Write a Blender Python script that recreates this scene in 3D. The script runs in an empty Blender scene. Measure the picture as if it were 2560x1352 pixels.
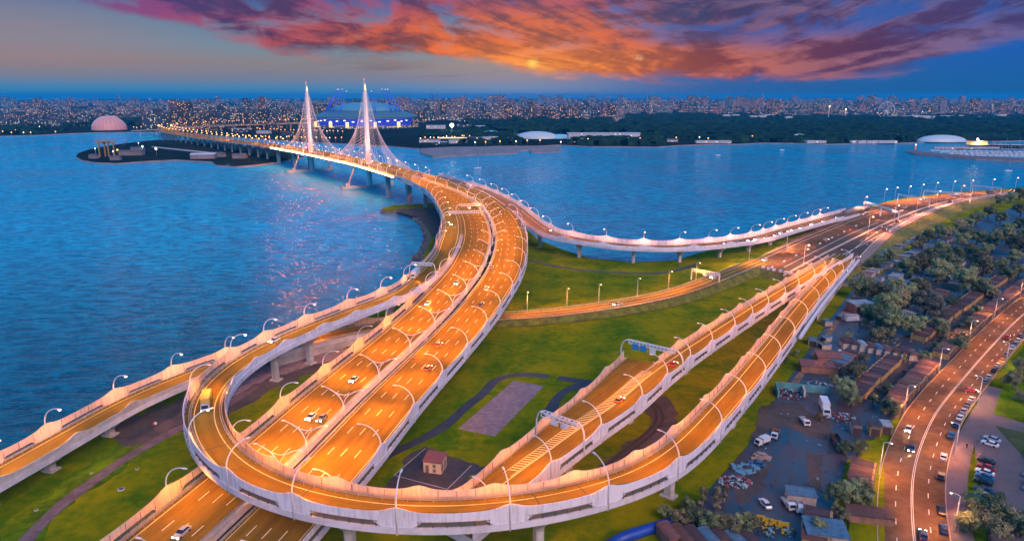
import bpy, math, random
from mathutils import Vector, Matrix, noise
from mathutils.geometry import tessellate_polygon
R = random.Random(7)
SC = bpy.context.scene
COL = SC.collection
# ------------------------------------------------------------------ camera
H = 105.0; FPX = 1700.0; CX = 1280.0; CY = 676.0; HOR = 238.0
PITCH = math.atan((CY - HOR) / FPX)
cd = bpy.data.cameras.new('camera'); cam = bpy.data.objects.new('camera', cd); COL.objects.link(cam)
cam.location = (0, 0, H); cam.rotation_euler = (math.pi / 2 - PITCH, 0, 0)
cd.sensor_width = 36; cd.lens = FPX / 2560 * 36; cd.clip_start = 1; cd.clip_end = 60000
SC.camera = cam
# ------------------------------------------------------------------ look
SC.view_settings.view_transform = 'Standard'; SC.view_settings.look = 'None'
SC.view_settings.exposure = 0.0; SC.view_settings.gamma = 1; SC.view_settings.use_curve_mapping = False
SC.render.engine = 'CYCLES'
SC.cycles.use_denoising = True
SC.cycles.max_bounces = 5; SC.cycles.diffuse_bounces = 2; SC.cycles.glossy_bounces = 3
SC.cycles.transmission_bounces = 3; SC.cycles.transparent_max_bounces = 8
SC.cycles.sample_clamp_indirect = 5; SC.cycles.sample_clamp_direct = 0
SC.cycles.caustics_reflective = False; SC.cycles.caustics_refractive = False
SC.cycles.use_light_tree = True
# ------------------------------------------------------------------ world: dusk sky
W = bpy.data.worlds.new('World'); SC.world = W; W.use_nodes = True
nt = W.node_tree; nt.nodes.clear()
SUN_AZ = math.radians(1.8); SUN_EL = math.radians(2.5)

class NG:
    """small helper to write node graphs as expressions"""
    def __init__(s, nt): s.nt = nt
    def n(s, t, **k):
        o = s.nt.nodes.new(t)
        for a, b in k.items(): setattr(o, a, b)
        return o
    def put(s, sock, v):
        if hasattr(v, 'links') or isinstance(v, bpy.types.NodeSocket): s.nt.links.new(v, sock)
        else: sock.default_value = v
    def m(s, op, a, b=0.0, c=0.0, clamp=False):
        o = s.n('ShaderNodeMath', operation=op, use_clamp=clamp)
        s.put(o.inputs[0], a); s.put(o.inputs[1], b); s.put(o.inputs[2], c); return o.outputs[0]
    def ss(s, v, a, b, lo=0.0, hi=1.0):
        o = s.n('ShaderNodeMapRange', interpolation_type='SMOOTHSTEP')
        s.put(o.inputs[0], v); s.put(o.inputs[1], a); s.put(o.inputs[2], b); s.put(o.inputs[3], lo); s.put(o.inputs[4], hi); return o.outputs[0]
    def mix(s, f, a, b, blend='MIX'):
        o = s.n('ShaderNodeMix', data_type='RGBA', blend_type=blend)
        s.put(o.inputs[0], f)
        for i, v in ((6, a), (7, b)):
            if isinstance(v, tuple) and len(v) == 3: v = (*v, 1)
            s.put(o.inputs[i], v)
        return o.outputs[2]
    def ramp(s, v, stops, interp='LINEAR'):
        o = s.n('ShaderNodeValToRGB'); e = o.color_ramp.elements; o.color_ramp.interpolation = interp
        while len(e) > 1: e.remove(e[-1])
        e[0].position = stops[0][0]; e[0].color = (*stops[0][1], 1)
        for p, c in stops[1:]:
            q = e.new(p); q.color = (*c, 1)
        s.put(o.inputs[0], v); return o.outputs[0]
    def xyz(s, x, y, z=0.0):
        o = s.n('ShaderNodeCombineXYZ'); s.put(o.inputs[0], x); s.put(o.inputs[1], y); s.put(o.inputs[2], z); return o.outputs[0]
    def noise(s, vec, scale, detail=4, rough=.55, dist=0.0):
        o = s.n('ShaderNodeTexNoise'); s.put(o.inputs['Vector'], vec); o.inputs['Scale'].default_value = scale
        o.inputs['Detail'].default_value = detail; o.inputs['Roughness'].default_value = rough; o.inputs['Distortion'].default_value = dist
        return o.outputs['Fac']

g = NG(nt)
tc = g.n('ShaderNodeTexCoord')
sp = g.n('ShaderNodeSeparateXYZ'); nt.links.new(tc.outputs['Generated'], sp.inputs[0])
dx, dy, dz = sp.outputs
rh = g.m('SQRT', g.m('ADD', g.m('MULTIPLY', dx, dx), g.m('MULTIPLY', dy, dy)))
az = g.m('ARCTAN2', dx, dy)
te = g.m('DIVIDE', dz, g.m('MAXIMUM', rh, .02))          # tangent of the elevation
te0 = g.m('MAXIMUM', te, 0.0)
tel = g.m('DIVIDE', te0, g.m('ADD', te0, .25))            # 0..1 ramp coordinate (te .0133 -> .05, .08 -> .24, .127 -> .337, 1 -> .8)
base_l = g.ramp(tel, [(0, (.008, .19, .42)), (.035, (.05, .23, .43)), (.08, (.16, .21, .30)), (.14, (.23, .22, .24)), (.20, (.14, .26, .35)),
                      (.27, (.06, .22, .38)), (.33, (.022, .11, .36)), (.43, (.006, .34, .92)), (.6, (.008, .58, 1.4)), (.8, (.03, .30, .76)), (1, (.08, .16, .38))])
base_r = g.ramp(tel, [(0, (.003, .10, .29)), (.06, (.002, .115, .35)), (.2, (.004, .105, .44)), (.33, (.012, .09, .36)), (.43, (.004, .27, .78)),
                      (.6, (.006, .46, 1.15)), (.8, (.03, .28, .70)), (1, (.08, .16, .38))])
side = g.ss(az, -.05, .32)
base = g.mix(side, base_l, base_r)
# pale peach veil at the left
veil = g.m('MULTIPLY', g.ss(az, -.25, -.62), g.m('MULTIPLY', g.ss(te, .012, .05), g.ss(te, .16, .07)))
base = g.mix(g.m('MULTIPLY', veil, .6), base, (.34, .21, .23))
# polar streak coordinates about the point where the bands of cloud run to
ax = g.m('SUBTRACT', az, .27); ay = g.m('ADD', te, .006)
wv = g.xyz(g.m('MULTIPLY', az, 1.0), g.m('MULTIPLY', te, 3.2), 0.0)
w1 = g.m('SUBTRACT', g.noise(wv, 3.3, 5, .6), .5)
w2 = g.m('SUBTRACT', g.noise(wv, 9.0, 5, .6, .4), .5)
axs = g.m('SQRT', g.m('ADD', g.m('MULTIPLY', ax, ax), .012))
fan = g.m('DIVIDE', g.m('ADD', ay, g.m('MULTIPLY', w2, .012)), axs)          # slope of the fan line through each direction
ctr = g.ss(axs, .11, .24)                                                   # 0 in the middle of the fan, where the bands dissolve
st = g.xyz(g.m('ADD', g.m('MULTIPLY', az, 2.4), g.m('MULTIPLY', w2, .3)), g.m('MULTIPLY', fan, 5.5), g.m('MULTIPLY', w1, .6))
n_fan = g.noise(st, 2.1, 9, .60, .55)
n_soft = g.noise(g.xyz(g.m('MULTIPLY', az, 4.0), g.m('MULTIPLY', te, 14.0), 7.7), 2.6, 9, .6, .7)
n_streak = g.m('ADD', g.m('MULTIPLY', n_fan, g.m('ADD', .25, g.m('MULTIPLY', ctr, .6))), g.m('MULTIPLY', n_soft, g.m('SUBTRACT', .75, g.m('MULTIPLY', ctr, .6))))
n_big = g.noise(g.xyz(g.m('MULTIPLY', az, 2.6), g.m('MULTIPLY', fan, 1.6), 3.1), 1.9, 6, .55, .6)
n_puff = g.noise(g.xyz(g.m('MULTIPLY', az, 1.0), g.m('MULTIPLY', te, 2.6), 1.7), 16.0, 8, .62, .5)
# lower edge of the cloud sheet, as a height over azimuth
fc = g.n('ShaderNodeFloatCurve'); cu = fc.mapping.curves[0]
pts = [(0, 1.0), (.16, .85), (.20, .68), (.24, .54), (.285, .46), (.336, .33), (.39, .28), (.46, .235), (.506, .165), (.55, .088), (.593, .073), (.65, .075), (.70, .11), (.75, .17), (.79, .24), (.82, .30), (.88, .55), (1, 1.0)]
cu.points[0].location = pts[0]; cu.points[1].location = pts[-1]
for p in pts[1:-1]: cu.points.new(*p)
fc.mapping.update()
g.put(fc.inputs['Value'], g.m('ADD', g.m('MULTIPLY', az, .5), .5))     # az -1..1 -> 0..1
edge = g.m('MULTIPLY', fc.outputs[0], .2)
d = g.m('SUBTRACT', te, edge)
d = g.m('ADD', d, g.m('ADD', g.m('MULTIPLY', w1, .075), g.m('MULTIPLY', g.m('SUBTRACT', n_streak, .5), .06)))
cover = g.ss(d, -.006, .011)
# openings in the sheet, and its thinning out overhead
hole = g.ss(g.m('ADD', g.m('MULTIPLY', n_big, .6), g.m('MULTIPLY', n_puff, .4)), .50, .60)
hole = g.m('MULTIPLY', hole, g.ss(te, .045, .10))
cover = g.m('MULTIPLY', cover, g.m('SUBTRACT', 1.0, g.m('MULTIPLY', hole, .85)))
cover = g.m('MULTIPLY', cover, g.ss(te, .20, .138))
# colours of the lit sheet
sx = g.m('SUBTRACT', az, .045); sy = g.m('SUBTRACT', te, .035)
ds = g.m('SQRT', g.m('ADD', g.m('MULTIPLY', sx, g.m('MULTIPLY', sx, .35)), g.m('MULTIPLY', sy, g.m('MULTIPLY', sy, 9.0))))
ds = g.m('ADD', ds, g.m('MULTIPLY', w1, .09))
lit = g.ramp(ds, [(0, (.95, .34, .05)), (.05, (.90, .24, .035)), (.12, (.76, .13, .035)), (.19, (.64, .115, .05)), (.26, (.44, .08, .11)), (.36, (.24, .06, .20)), (.6, (.06, .08, .30))])
lit2 = g.ramp(ds, [(0, (.80, .26, .08)), (.12, (.62, .15, .08)), (.21, (.36, .12, .14)), (.30, (.19, .12, .25)), (.42, (.06, .10, .36)), (.8, (.02, .09, .38))])
lit = g.mix(g.ss(az, .12, .26), lit, lit2)
dark = g.ramp(ds, [(0, (.55, .12, .02)), (.12, (.22, .05, .05)), (.25, (.085, .03, .10)), (.45, (.03, .05, .20)), (.8, (.01, .06, .28))])
shade = g.ss(g.m('ADD', g.m('MULTIPLY', n_streak, .65), g.m('MULTIPLY', n_puff, .35)), .43, .57)
cl = g.mix(shade, dark, lit)
# broad dark violet mass right of the middle, and thin pale gaps
mx = g.m('DIVIDE', g.m('SUBTRACT', az, g.m('ADD', .20, g.m('MULTIPLY', te, .6))), .12)
mass = g.m('MULTIPLY', g.m('POWER', 2.718, g.m('MULTIPLY', g.m('MULTIPLY', mx, mx), -1.0)), g.ss(te, .045, .095))
cl = g.mix(g.m('MULTIPLY', mass, g.ss(n_puff, .36, .56, .95, .45)), cl, (.018, .045, .15))
gx = g.m('DIVIDE', g.m('SUBTRACT', az, .20), .085); gy = g.m('DIVIDE', g.m('SUBTRACT', te, .047), .007)
gap_ = g.m('MULTIPLY', g.ss(n_streak, .42, .58), g.m('POWER', 2.718, g.m('MULTIPLY', g.m('ADD', g.m('MULTIPLY', gx, gx), g.m('MULTIPLY', gy, gy)), -1.0)))
cl = g.mix(g.m('MULTIPLY', g.ss(g.m('MULTIPLY', gap_, g.ss(n_soft, .40, .60)), .12, .75), .6), cl, (.62, .55, .36))
sky = g.mix(cover, base, cl)
# thin grey bands low over the horizon
low = g.noise(g.xyz(g.m('MULTIPLY', az, 2.2), g.m('ADD', g.m('MULTIPLY', te, 26.0), g.m('MULTIPLY', az, -1.5)), 4.4), 1.6, 5, .6)
lowm = g.m('MULTIPLY', g.ss(low, .52, .66), g.m('MULTIPLY', g.m('MULTIPLY', g.ss(te, .010, .02), g.ss(te, .050, .032)), g.ss(g.m('ABSOLUTE', g.m('ADD', az, .1)), .42, .2)))
sky = g.mix(g.m('MULTIPLY', lowm, .55), sky, (.10, .09, .12))
# the glow round the sun low behind the cloud
hx = g.m('MULTIPLY', g.m('SUBTRACT', az, .029), 1.0); hy = g.m('MULTIPLY', g.m('SUBTRACT', te, .043), 1.4)
hd = g.m('SQRT', g.m('ADD', g.m('MULTIPLY', hx, hx), g.m('MULTIPLY', hy, hy)))
glow = g.m('POWER', g.ss(hd, .018, .0), 2.2)
sky = g.mix(glow, sky, (.95, .62, .10))
halo = g.ss(hd, .26, .02)
sky = g.mix(g.m('MULTIPLY', halo, .05), sky, (.9, .55, .22), 'ADD')
# Nishita twilight added under it
sk = g.n('ShaderNodeTexSky', sky_type='NISHITA'); sk.sun_disc = False
sk.sun_elevation = SUN_EL; sk.sun_rotation = SUN_AZ; sk.air_density = 1.5; sk.dust_density = 1.0; sk.ozone_density = 4.0
nk = g.n('ShaderNodeMix', data_type='RGBA', blend_type='MULTIPLY'); nk.inputs[0].default_value = 1
nt.links.new(sk.outputs[0], nk.inputs[6]); nk.inputs[7].default_value = (.008, .008, .008, 1)
sky = g.mix(1.0, sky, nk.outputs[2], 'ADD')
# below the horizon: the far sea in the same light
sky = g.mix(g.ss(te, 0.0, -.01), sky, (.004, .05, .13))
bg = g.n('ShaderNodeBackground'); g.put(bg.inputs[0], sky); bg.inputs[1].default_value = 1.0
wo = g.n('ShaderNodeOutputWorld'); nt.links.new(bg.outputs[0], wo.inputs[0])
W.cycles.sampling_method = 'MANUAL'; W.cycles.sample_map_resolution = 512
# ------------------------------------------------------------------ sun: the wide soft glow of the dusk sky
sl = bpy.data.lights.new('sun', 'SUN'); sl.energy = 3.0; sl.angle = math.radians(40); sl.color = (1.0, .62, .48)
so = bpy.data.objects.new('sun', sl); COL.objects.link(so)
_d = Vector((-.42, .80, -.62))      # direction in which the light travels
so.rotation_euler = _d.to_track_quat('-Z', 'Y').to_euler()

# ================================================================== helpers
def ray(px, py):
    x = (px - CX) / FPX; y = -(py - CY) / FPX
    return Vector((x, math.cos(PITCH) + y * math.sin(PITCH), -math.sin(PITCH) + y * math.cos(PITCH)))
def at(px, py, z=3.0):
    d = ray(px, py); t = (z - H) / d.z
    return Vector((d.x * t, d.y * t, z))
def atd(px, py, z, dist):
    """world point on plane z in column px at forward distance dist"""
    return Vector(((px - CX) / FPX * 1.0 * dist / (math.cos(PITCH)), dist, z))
def colx(px, dist, z=0):
    """x of a point that stands at forward distance dist, height z, and is seen in column px"""
    f = dist * math.cos(PITCH) - (z - H) * math.sin(PITCH)
    return (px - CX) / FPX * f

ORD = ['first', 'second', 'third', 'fourth', 'fifth', 'sixth', 'seventh', 'eighth', 'ninth', 'tenth', 'eleventh', 'twelfth', 'thirteenth', 'fourteenth',
       'fifteenth', 'sixteenth', 'seventeenth', 'eighteenth', 'nineteenth']
TENS = {2: 'twent', 3: 'thirt', 4: 'fort', 5: 'fift', 6: 'sixt', 7: 'sevent', 8: 'eight', 9: 'ninet'}
def nth(i):
    """0 -> first"""
    if i < 19: return ORD[i]
    n = i + 1; pre = ''
    if n >= 100:
        pre = {1: 'hundred', 2: 'two hundred', 3: 'three hundred'}[n // 100]; n = n % 100
        if n == 0: return pre + 'th'
        return pre + '-and-' + nth(n - 1)
    t, u = divmod(n, 10)
    return TENS[t] + 'ieth' if u == 0 else TENS[t] + 'y-' + ORD[u - 1]

MATS = {}
def mat(name, col, rough=.7, metal=0.0, var=.0, scale=1.0, bump=0.0, bscale=None, col2=None, emit=None, es=1.0, spec=.5, coord='Object', alpha=None):
    if name in MATS: return MATS[name]
    m = bpy.data.materials.new(name); m.use_nodes = True; MATS[name] = m
    t = m.node_tree; b = t.nodes['Principled BSDF']; q = NG(t)
    b.inputs['Base Color'].default_value = (*col, 1); b.inputs['Roughness'].default_value = rough
    b.inputs['Metallic'].default_value = metal; b.inputs['Specular IOR Level'].default_value = spec
    geo = q.n('ShaderNodeNewGeometry').outputs['Position'] if coord == 'World' else q.n('ShaderNodeTexCoord').outputs['Object']
    if var or col2:
        f = q.noise(geo, scale, 6, .62, .2)
        f2 = q.noise(geo, scale * 7.3, 3, .6)
        f = q.m('ADD', q.m('MULTIPLY', f, .7), q.m('MULTIPLY', f2, .3))
        c2 = col2 or tuple(c * (1 - var) for c in col)
        c1 = col if col2 else tuple(min(1, c * (1 + var * .5)) for c in col)
        q.put(b.inputs['Base Color'], q.mix(q.ss(f, .36, .64), c1, c2))
    if bump:
        bn = q.n('ShaderNodeBump'); bn.inputs['Strength'].default_value = 1; bn.inputs['Distance'].default_value = bump
        q.put(bn.inputs['Height'], q.noise(geo, bscale or scale * 4, 4, .6)); t.links.new(bn.outputs[0], b.inputs['Normal'])
    if emit:
        b.inputs['Emission Color'].default_value = (*emit, 1); b.inputs['Emission Strength'].default_value = es
    if alpha is not None: b.inputs['Alpha'].default_value = alpha
    return m

class MB:
    """collects geometry for ONE mesh object"""
    def __init__(s): s.v = []; s.f = []; s.mi = []; s.sm = []
    def add(s, vs, fs, mi=0, smooth=False):
        o = len(s.v); s.v += [tuple(v) for v in vs]
        for f in fs: s.f.append(tuple(i + o for i in f)); s.mi.append(mi); s.sm.append(smooth)
        return s
    def box(s, c, size, rz=0.0, mi=0, top=1.0, M=None):
        cx, cy, cz = c; a, b, h = size[0] / 2, size[1] / 2, size[2] / 2
        p = []
        for z, k in ((-h, 1), (h, top)):
            for x, y in ((-a, -b), (a, -b), (a, b), (-a, b)): p.append(Vector((x * k, y * k, z)))
        ca, sa = math.cos(rz), math.sin(rz)
        p = [Vector((q.x * ca - q.y * sa + cx, q.x * sa + q.y * ca + cy, q.z + cz)) for q in p]
        if M: p = [M @ q for q in p]
        return s.add(p, [(0, 3, 2, 1), (4, 5, 6, 7), (0, 1, 5, 4), (1, 2, 6, 5), (2, 3, 7, 6), (3, 0, 4, 7)], mi)
    def tube(s, pts, r, n=6, mi=0, cap=True, smooth=True, flat=1.0):
        pts = [Vector(p) for p in pts]; rs = r if isinstance(r, (list, tuple)) else [r] * len(pts)
        rings = []; up = Vector((0, 0, 1))
        for i, p in enumerate(pts):
            t = (pts[min(i + 1, len(pts) - 1)] - pts[max(i - 1, 0)]).normalized()
            u = up if abs(t.z) < .95 else Vector((1, 0, 0))
            a = t.cross(u).normalized(); b = t.cross(a).normalized()
            rings.append([p + (a * math.cos(6.2832 * k / n) + b * math.sin(6.2832 * k / n) * flat) * rs[i] for k in range(n)])
        vs = [v for rg in rings for v in rg]; fs = []
        for i in range(len(pts) - 1):
            for k in range(n): fs.append((i * n + k, i * n + (k + 1) % n, (i + 1) * n + (k + 1) % n, (i + 1) * n + k))
        if cap: fs.append(tuple(range(n - 1, -1, -1))); fs.append(tuple((len(pts) - 1) * n + k for k in range(n)))
        return s.add(vs, fs, mi, smooth)
    def ball(s, c, r, n=6, m=4, mi=0, sq=(1, 1, 1)):
        vs = [(c[0], c[1], c[2] - r * sq[2])]; fs = []
        for j in range(1, m):
            a = math.pi * j / m
            for k in range(n): vs.append((c[0] + r * sq[0] * math.sin(a) * math.cos(6.2832 * k / n), c[1] + r * sq[1] * math.sin(a) * math.sin(6.2832 * k / n), c[2] - r * sq[2] * math.cos(a)))
        vs.append((c[0], c[1], c[2] + r * sq[2])); L = len(vs) - 1
        for k in range(n): fs.append((0, 1 + (k + 1) % n, 1 + k))
        for j in range(m - 2):
            for k in range(n): fs.append((1 + j * n + k, 1 + j * n + (k + 1) % n, 1 + (j + 1) * n + (k + 1) % n, 1 + (j + 1) * n + k))
        for k in range(n): fs.append((L, 1 + (m - 2) * n + k, 1 + (m - 2) * n + (k + 1) % n))
        return s.add(vs, fs, mi, True)
    def mesh(s, name, mats):
        me = bpy.data.meshes.new(name); me.from_pydata(s.v, [], s.f)
        for m in (mats if isinstance(mats, (list, tuple)) else [mats]): me.materials.append(m)
        me.polygons.foreach_set('material_index', s.mi); me.polygons.foreach_set('use_smooth', s.sm); me.update()
        return me
    def build(s, name, mats, parent=None): return link(name, s.mesh(name, mats), parent)

def link(name, me, parent=None, loc=None, rz=0.0):
    o = bpy.data.objects.new(name, me); COL.objects.link(o)
    if parent: o.parent = parent
    if loc is not None: o.location = loc
    if rz: o.rotation_euler = (0, 0, rz)
    return o
def tag(o, label=None, cat=None, group=None, kind=None):
    if label: o['label'] = label
    if cat: o['category'] = cat
    if group: o['group'] = group
    if kind: o['kind'] = kind
    return o
def thing(name, label, cat, loc=(0, 0, 0), rz=0.0, group=None):
    o = bpy.data.objects.new(name, None); COL.objects.link(o); o.location = loc; o.rotation_euler = (0, 0, rz)
    o.empty_display_size = .5
    return tag(o, label, cat, group)
KIDS = {}
def copy_tree(o, loc=None, rz=None, label=None, swap=None):
    c = o.copy(); COL.objects.link(c)
    if loc is not None: c.location = loc
    if rz is not None: c.rotation_euler = (0, 0, rz)
    if label: c['label'] = label
    def rec(src, dst):
        for ch in KIDS.setdefault(src.name, list(src.children)):
            k = ch.copy(); COL.objects.link(k); k.parent = dst
            if swap and ch.type == 'MESH' and ch.data.name in swap: k.data = swap[ch.data.name]
            rec(ch, k)
    rec(o, c)
    return c

def catmull(P, step=3.0):
    P = [Vector(p) for p in P]; out = []
    for i in range(len(P) - 1):
        p0 = P[i - 1] if i > 0 else P[i] * 2 - P[i + 1]; p1 = P[i]; p2 = P[i + 1]
        p3 = P[i + 2] if i + 2 < len(P) else P[i + 1] * 2 - P[i]
        n = max(2, int((p2 - p1).length / step * 2))
        for k in range(n):
            t = k / n
            out.append(.5 * ((2 * p1) + (p2 - p0) * t + (2 * p0 - 5 * p1 + 4 * p2 - p3) * t * t + (3 * p1 - p0 - 3 * p2 + p3) * t ** 3))
    out.append(P[-1])
    return out
class Road:
    def __init__(s, P, step=3.0, smooth=10):
        Q = catmull(P, step)
        # resample evenly
        L = [0]
        for a, b in zip(Q, Q[1:]): L.append(L[-1] + (b - a).to_2d().length)
        n = int(L[-1] / step) + 1; s.step = L[-1] / (n - 1); pts = []; j = 0
        for i in range(n):
            t = i * s.step
            while j < len(L) - 2 and L[j + 1] < t: j += 1
            u = (t - L[j]) / max(1e-6, L[j + 1] - L[j]); pts.append(Q[j].lerp(Q[j + 1], min(max(u, 0), 1)))
        for _ in range(smooth):
            pts = [pts[0]] + [(pts[i - 1] + pts[i] * 2 + pts[i + 1]) / 4 for i in range(1, n - 1)] + [pts[-1]]
        s.p = pts; s.n = n; s.L = L[-1]; s.nr = []
        for i in range(n):
            t = (pts[min(i + 1, n - 1)] - pts[max(i - 1, 0)]); t.z = 0; t.normalize(); s.nr.append(Vector((t.y, -t.x, 0)))   # to the right
    def at(s, d, off=0.0, dz=0.0):
        f = d / s.step; i = int(math.floor(f)); i = min(max(i, 0), s.n - 2); u = f - i
        p = s.p[i].lerp(s.p[i + 1], u); nn = s.nr[i].lerp(s.nr[i + 1], min(max(u, 0), 1))
        return p + nn * off + Vector((0, 0, dz))
    def head(s, d):
        i = min(max(int(d / s.step), 0), s.n - 1); n = s.nr[i]; return math.atan2(n.y, n.x)   # turns local +X to the right, +Y forward
    def nearest(s, p):
        b = min(range(s.n), key=lambda i: (s.p[i] - p).to_2d().length_squared)
        d = p - s.p[b]; return b * s.step, d.dot(s.nr[b])
    def stations(s, a, b, step=None):
        step = step or s.step; n = max(1, int(round((b - a) / step)))
        return [a + (b - a) * i / n for i in range(n + 1)]
    def sweep(s, mb, prof, a, b, step=None, closed=False, mi=0, ends=True, smooth=False):
        """prof(d) or list of (off, dz)"""
        S = s.stations(a, b, step); rows = []
        for d in S:
            pr = prof(d) if callable(prof) else prof
            rows += [s.at(d, o, z) for o, z in pr]
        k = len(pr); fs = []
        for i in range(len(S) - 1):
            for j in range(k if closed else k - 1):
                j2 = (j + 1) % k; fs.append((i * k + j, (i + 1) * k + j, (i + 1) * k + j2, i * k + j2))
        if closed and ends: fs.append(tuple(range(k))); fs.append(tuple((len(S) - 1) * k + j for j in range(k - 1, -1, -1)))
        mb.add(rows, fs, mi, smooth)
        return mb
def px_road(pts, step=3.0, smooth=10, off=0.0):
    return Road([at(x, y, z) for x, y, z in pts], step, smooth)
def poly_mesh(name, pts, z, m, skirt=0.0, out=0.0, parent=None, m2=None):
    """flat polygon (list of xy) with an optional sloped skirt"""
    P = [Vector((p[0], p[1], z)) for p in pts]
    area = sum(P[i].x * P[(i + 1) % len(P)].y - P[(i + 1) % len(P)].x * P[i].y for i in range(len(P)))
    if area < 0: P.reverse()
    tris = tessellate_polygon([P]); mb = MB(); tt = []
    for t in tris:
        a, b, c = (P[i] for i in t)
        tt.append(tuple(t) if (b - a).cross(c - a).z > 0 else tuple(reversed(t)))
    mb.add(P, tt)
    if skirt:
        n = len(P); Q = []
        for i in range(n):
            t = (P[(i + 1) % n] - P[i - 1]).normalized(); Q.append(P[i] + Vector((t.y, -t.x, 0)) * out - Vector((0, 0, skirt)))
        mb.add(P + Q, [(i, i + n, (i + 1) % n + n, (i + 1) % n) for i in range(n)], 1 if m2 else 0)
    return mb.build(name, [m, m2] if m2 else m, parent)
# ================================================================== materials of the roads
def road_mat(name, col):
    m = bpy.data.materials.new(name); m.use_nodes = True; t = m.node_tree; b = t.nodes['Principled BSDF']; q = NG(t); MATS[name] = m
    b.inputs['Roughness'].default_value = .85; b.inputs['Specular IOR Level'].default_value = 0
    uv = q.n('ShaderNodeUVMap'); sp = q.n('ShaderNodeSeparateXYZ'); t.links.new(uv.outputs[0], sp.inputs[0]); u, v = sp.outputs[0], sp.outputs[1]
    tr = q.noise(q.xyz(q.m('MULTIPLY', u, .6), q.m('MULTIPLY', v, .010), 0.0), .9, 4, .6)            # wheel tracks run along the lanes
    st = q.noise(q.xyz(u, q.m('MULTIPLY', v, .25), 2.0), .35, 6, .65, .4)                                 # stains
    pw = q.n('ShaderNodeTexWhiteNoise', noise_dimensions='2D'); t.links.new(q.xyz(q.m('FLOOR', q.m('DIVIDE', u, 3.9)), q.m('FLOOR', q.m('DIVIDE', v, 37.0))), pw.inputs['Vector'])   # paving lots
    f = q.m('ADD', q.m('ADD', q.m('MULTIPLY', tr, .38), q.m('MULTIPLY', st, .47)), q.m('MULTIPLY', pw.outputs['Value'], .09))
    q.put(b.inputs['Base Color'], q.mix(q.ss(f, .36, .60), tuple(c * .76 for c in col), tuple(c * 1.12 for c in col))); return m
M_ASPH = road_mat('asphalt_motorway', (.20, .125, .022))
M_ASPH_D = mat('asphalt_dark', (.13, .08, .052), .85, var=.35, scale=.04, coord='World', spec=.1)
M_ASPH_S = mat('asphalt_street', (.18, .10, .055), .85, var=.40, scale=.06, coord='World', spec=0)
M_LINE = mat('road_paint', (.78, .74, .66), .6, var=.15, scale=.4, coord='World')
M_LINEY = mat('road_paint_warm', (.80, .66, .34), .6, var=.15, scale=.4, coord='World')
def wall_mat(name, col):
    m = bpy.data.materials.new(name); m.use_nodes = True; t = m.node_tree; b = t.nodes['Principled BSDF']; q = NG(t); MATS[name] = m
    b.inputs['Roughness'].default_value = .6
    pos = q.n('ShaderNodeNewGeometry').outputs['Position']; sp = q.n('ShaderNodeSeparateXYZ'); t.links.new(pos, sp.inputs[0])
    run = q.noise(q.xyz(q.m('MULTIPLY', sp.outputs[0], 1.0), q.m('MULTIPLY', sp.outputs[1], 1.0), q.m('MULTIPLY', sp.outputs[2], .12)), 1.3, 4, .7)     # rain streaks run down the panels
    lot = q.noise(pos, .09, 4, .6)
    f = q.m('ADD', q.m('MULTIPLY', run, .55), q.m('MULTIPLY', lot, .45))
    q.put(b.inputs['Base Color'], q.mix(q.ss(f, .36, .58), tuple(c * .68 for c in col), tuple(min(1, c * 1.04) for c in col))); return m
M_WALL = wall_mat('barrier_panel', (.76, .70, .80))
M_WALL_LIT = wall_mat('barrier_panel_lamplit', (.72, .50, .38))  # same panels seen from the road side, lamp glow painted into the colour
M_CONC = mat('concrete', (.50, .45, .44), .85, var=.28, scale=.10, coord='World', bump=.02)
M_GIRD = mat('painted_girder', (.62, .57, .64), .7, var=.22, scale=.08, coord='World')
M_STEEL = mat('white_steel', (.78, .74, .78), .4, metal=.15, var=.08, scale=.5)
M_RAIL = mat('galvanised_rail', (.55, .50, .46), .45, metal=.5, var=.2, scale=.3, coord='World')
M_DARK = mat('window_frame_brown', (.10, .065, .06), .6)
M_JOINT = mat('expansion_joint', (.05, .04, .035), .8)
def glass_mat():
    m = bpy.data.materials.new('barrier_glass'); m.use_nodes = True; t = m.node_tree; t.nodes.clear()
    o = t.nodes.new('ShaderNodeOutputMaterial'); mx = t.nodes.new('ShaderNodeMixShader'); tr = t.nodes.new('ShaderNodeBsdfTransparent'); p = t.nodes.new('ShaderNodeBsdfPrincipled')
    tr.inputs[0].default_value = (.62, .72, .80, 1); p.inputs['Base Color'].default_value = (.20, .22, .25, 1); p.inputs['Roughness'].default_value = .15
    mx.inputs[0].default_value = .42; t.links.new(tr.outputs[0], mx.inputs[1]); t.links.new(p.outputs[0], mx.inputs[2]); t.links.new(mx.outputs[0], o.inputs[0]); return m
M_GLASS = glass_mat()
def emis(name, col, s):
    m = mat(name, (.02, .02, .02), .5, emit=col, es=s); return m
E_LAMP = emis('lamp_glow', (1.0, .45, .14), 12)
E_LAMPW = emis('lamp_glow_pale', (1.0, .58, .36), 9)
E_HEAD = emis('headlight_glow', (1.0, .88, .72), 30)
E_TAIL = emis('taillight_glow', (1.0, .05, .02), 2.5)
OR = (1.0, .27, .006); PK = (1.0, .38, .16)

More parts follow.
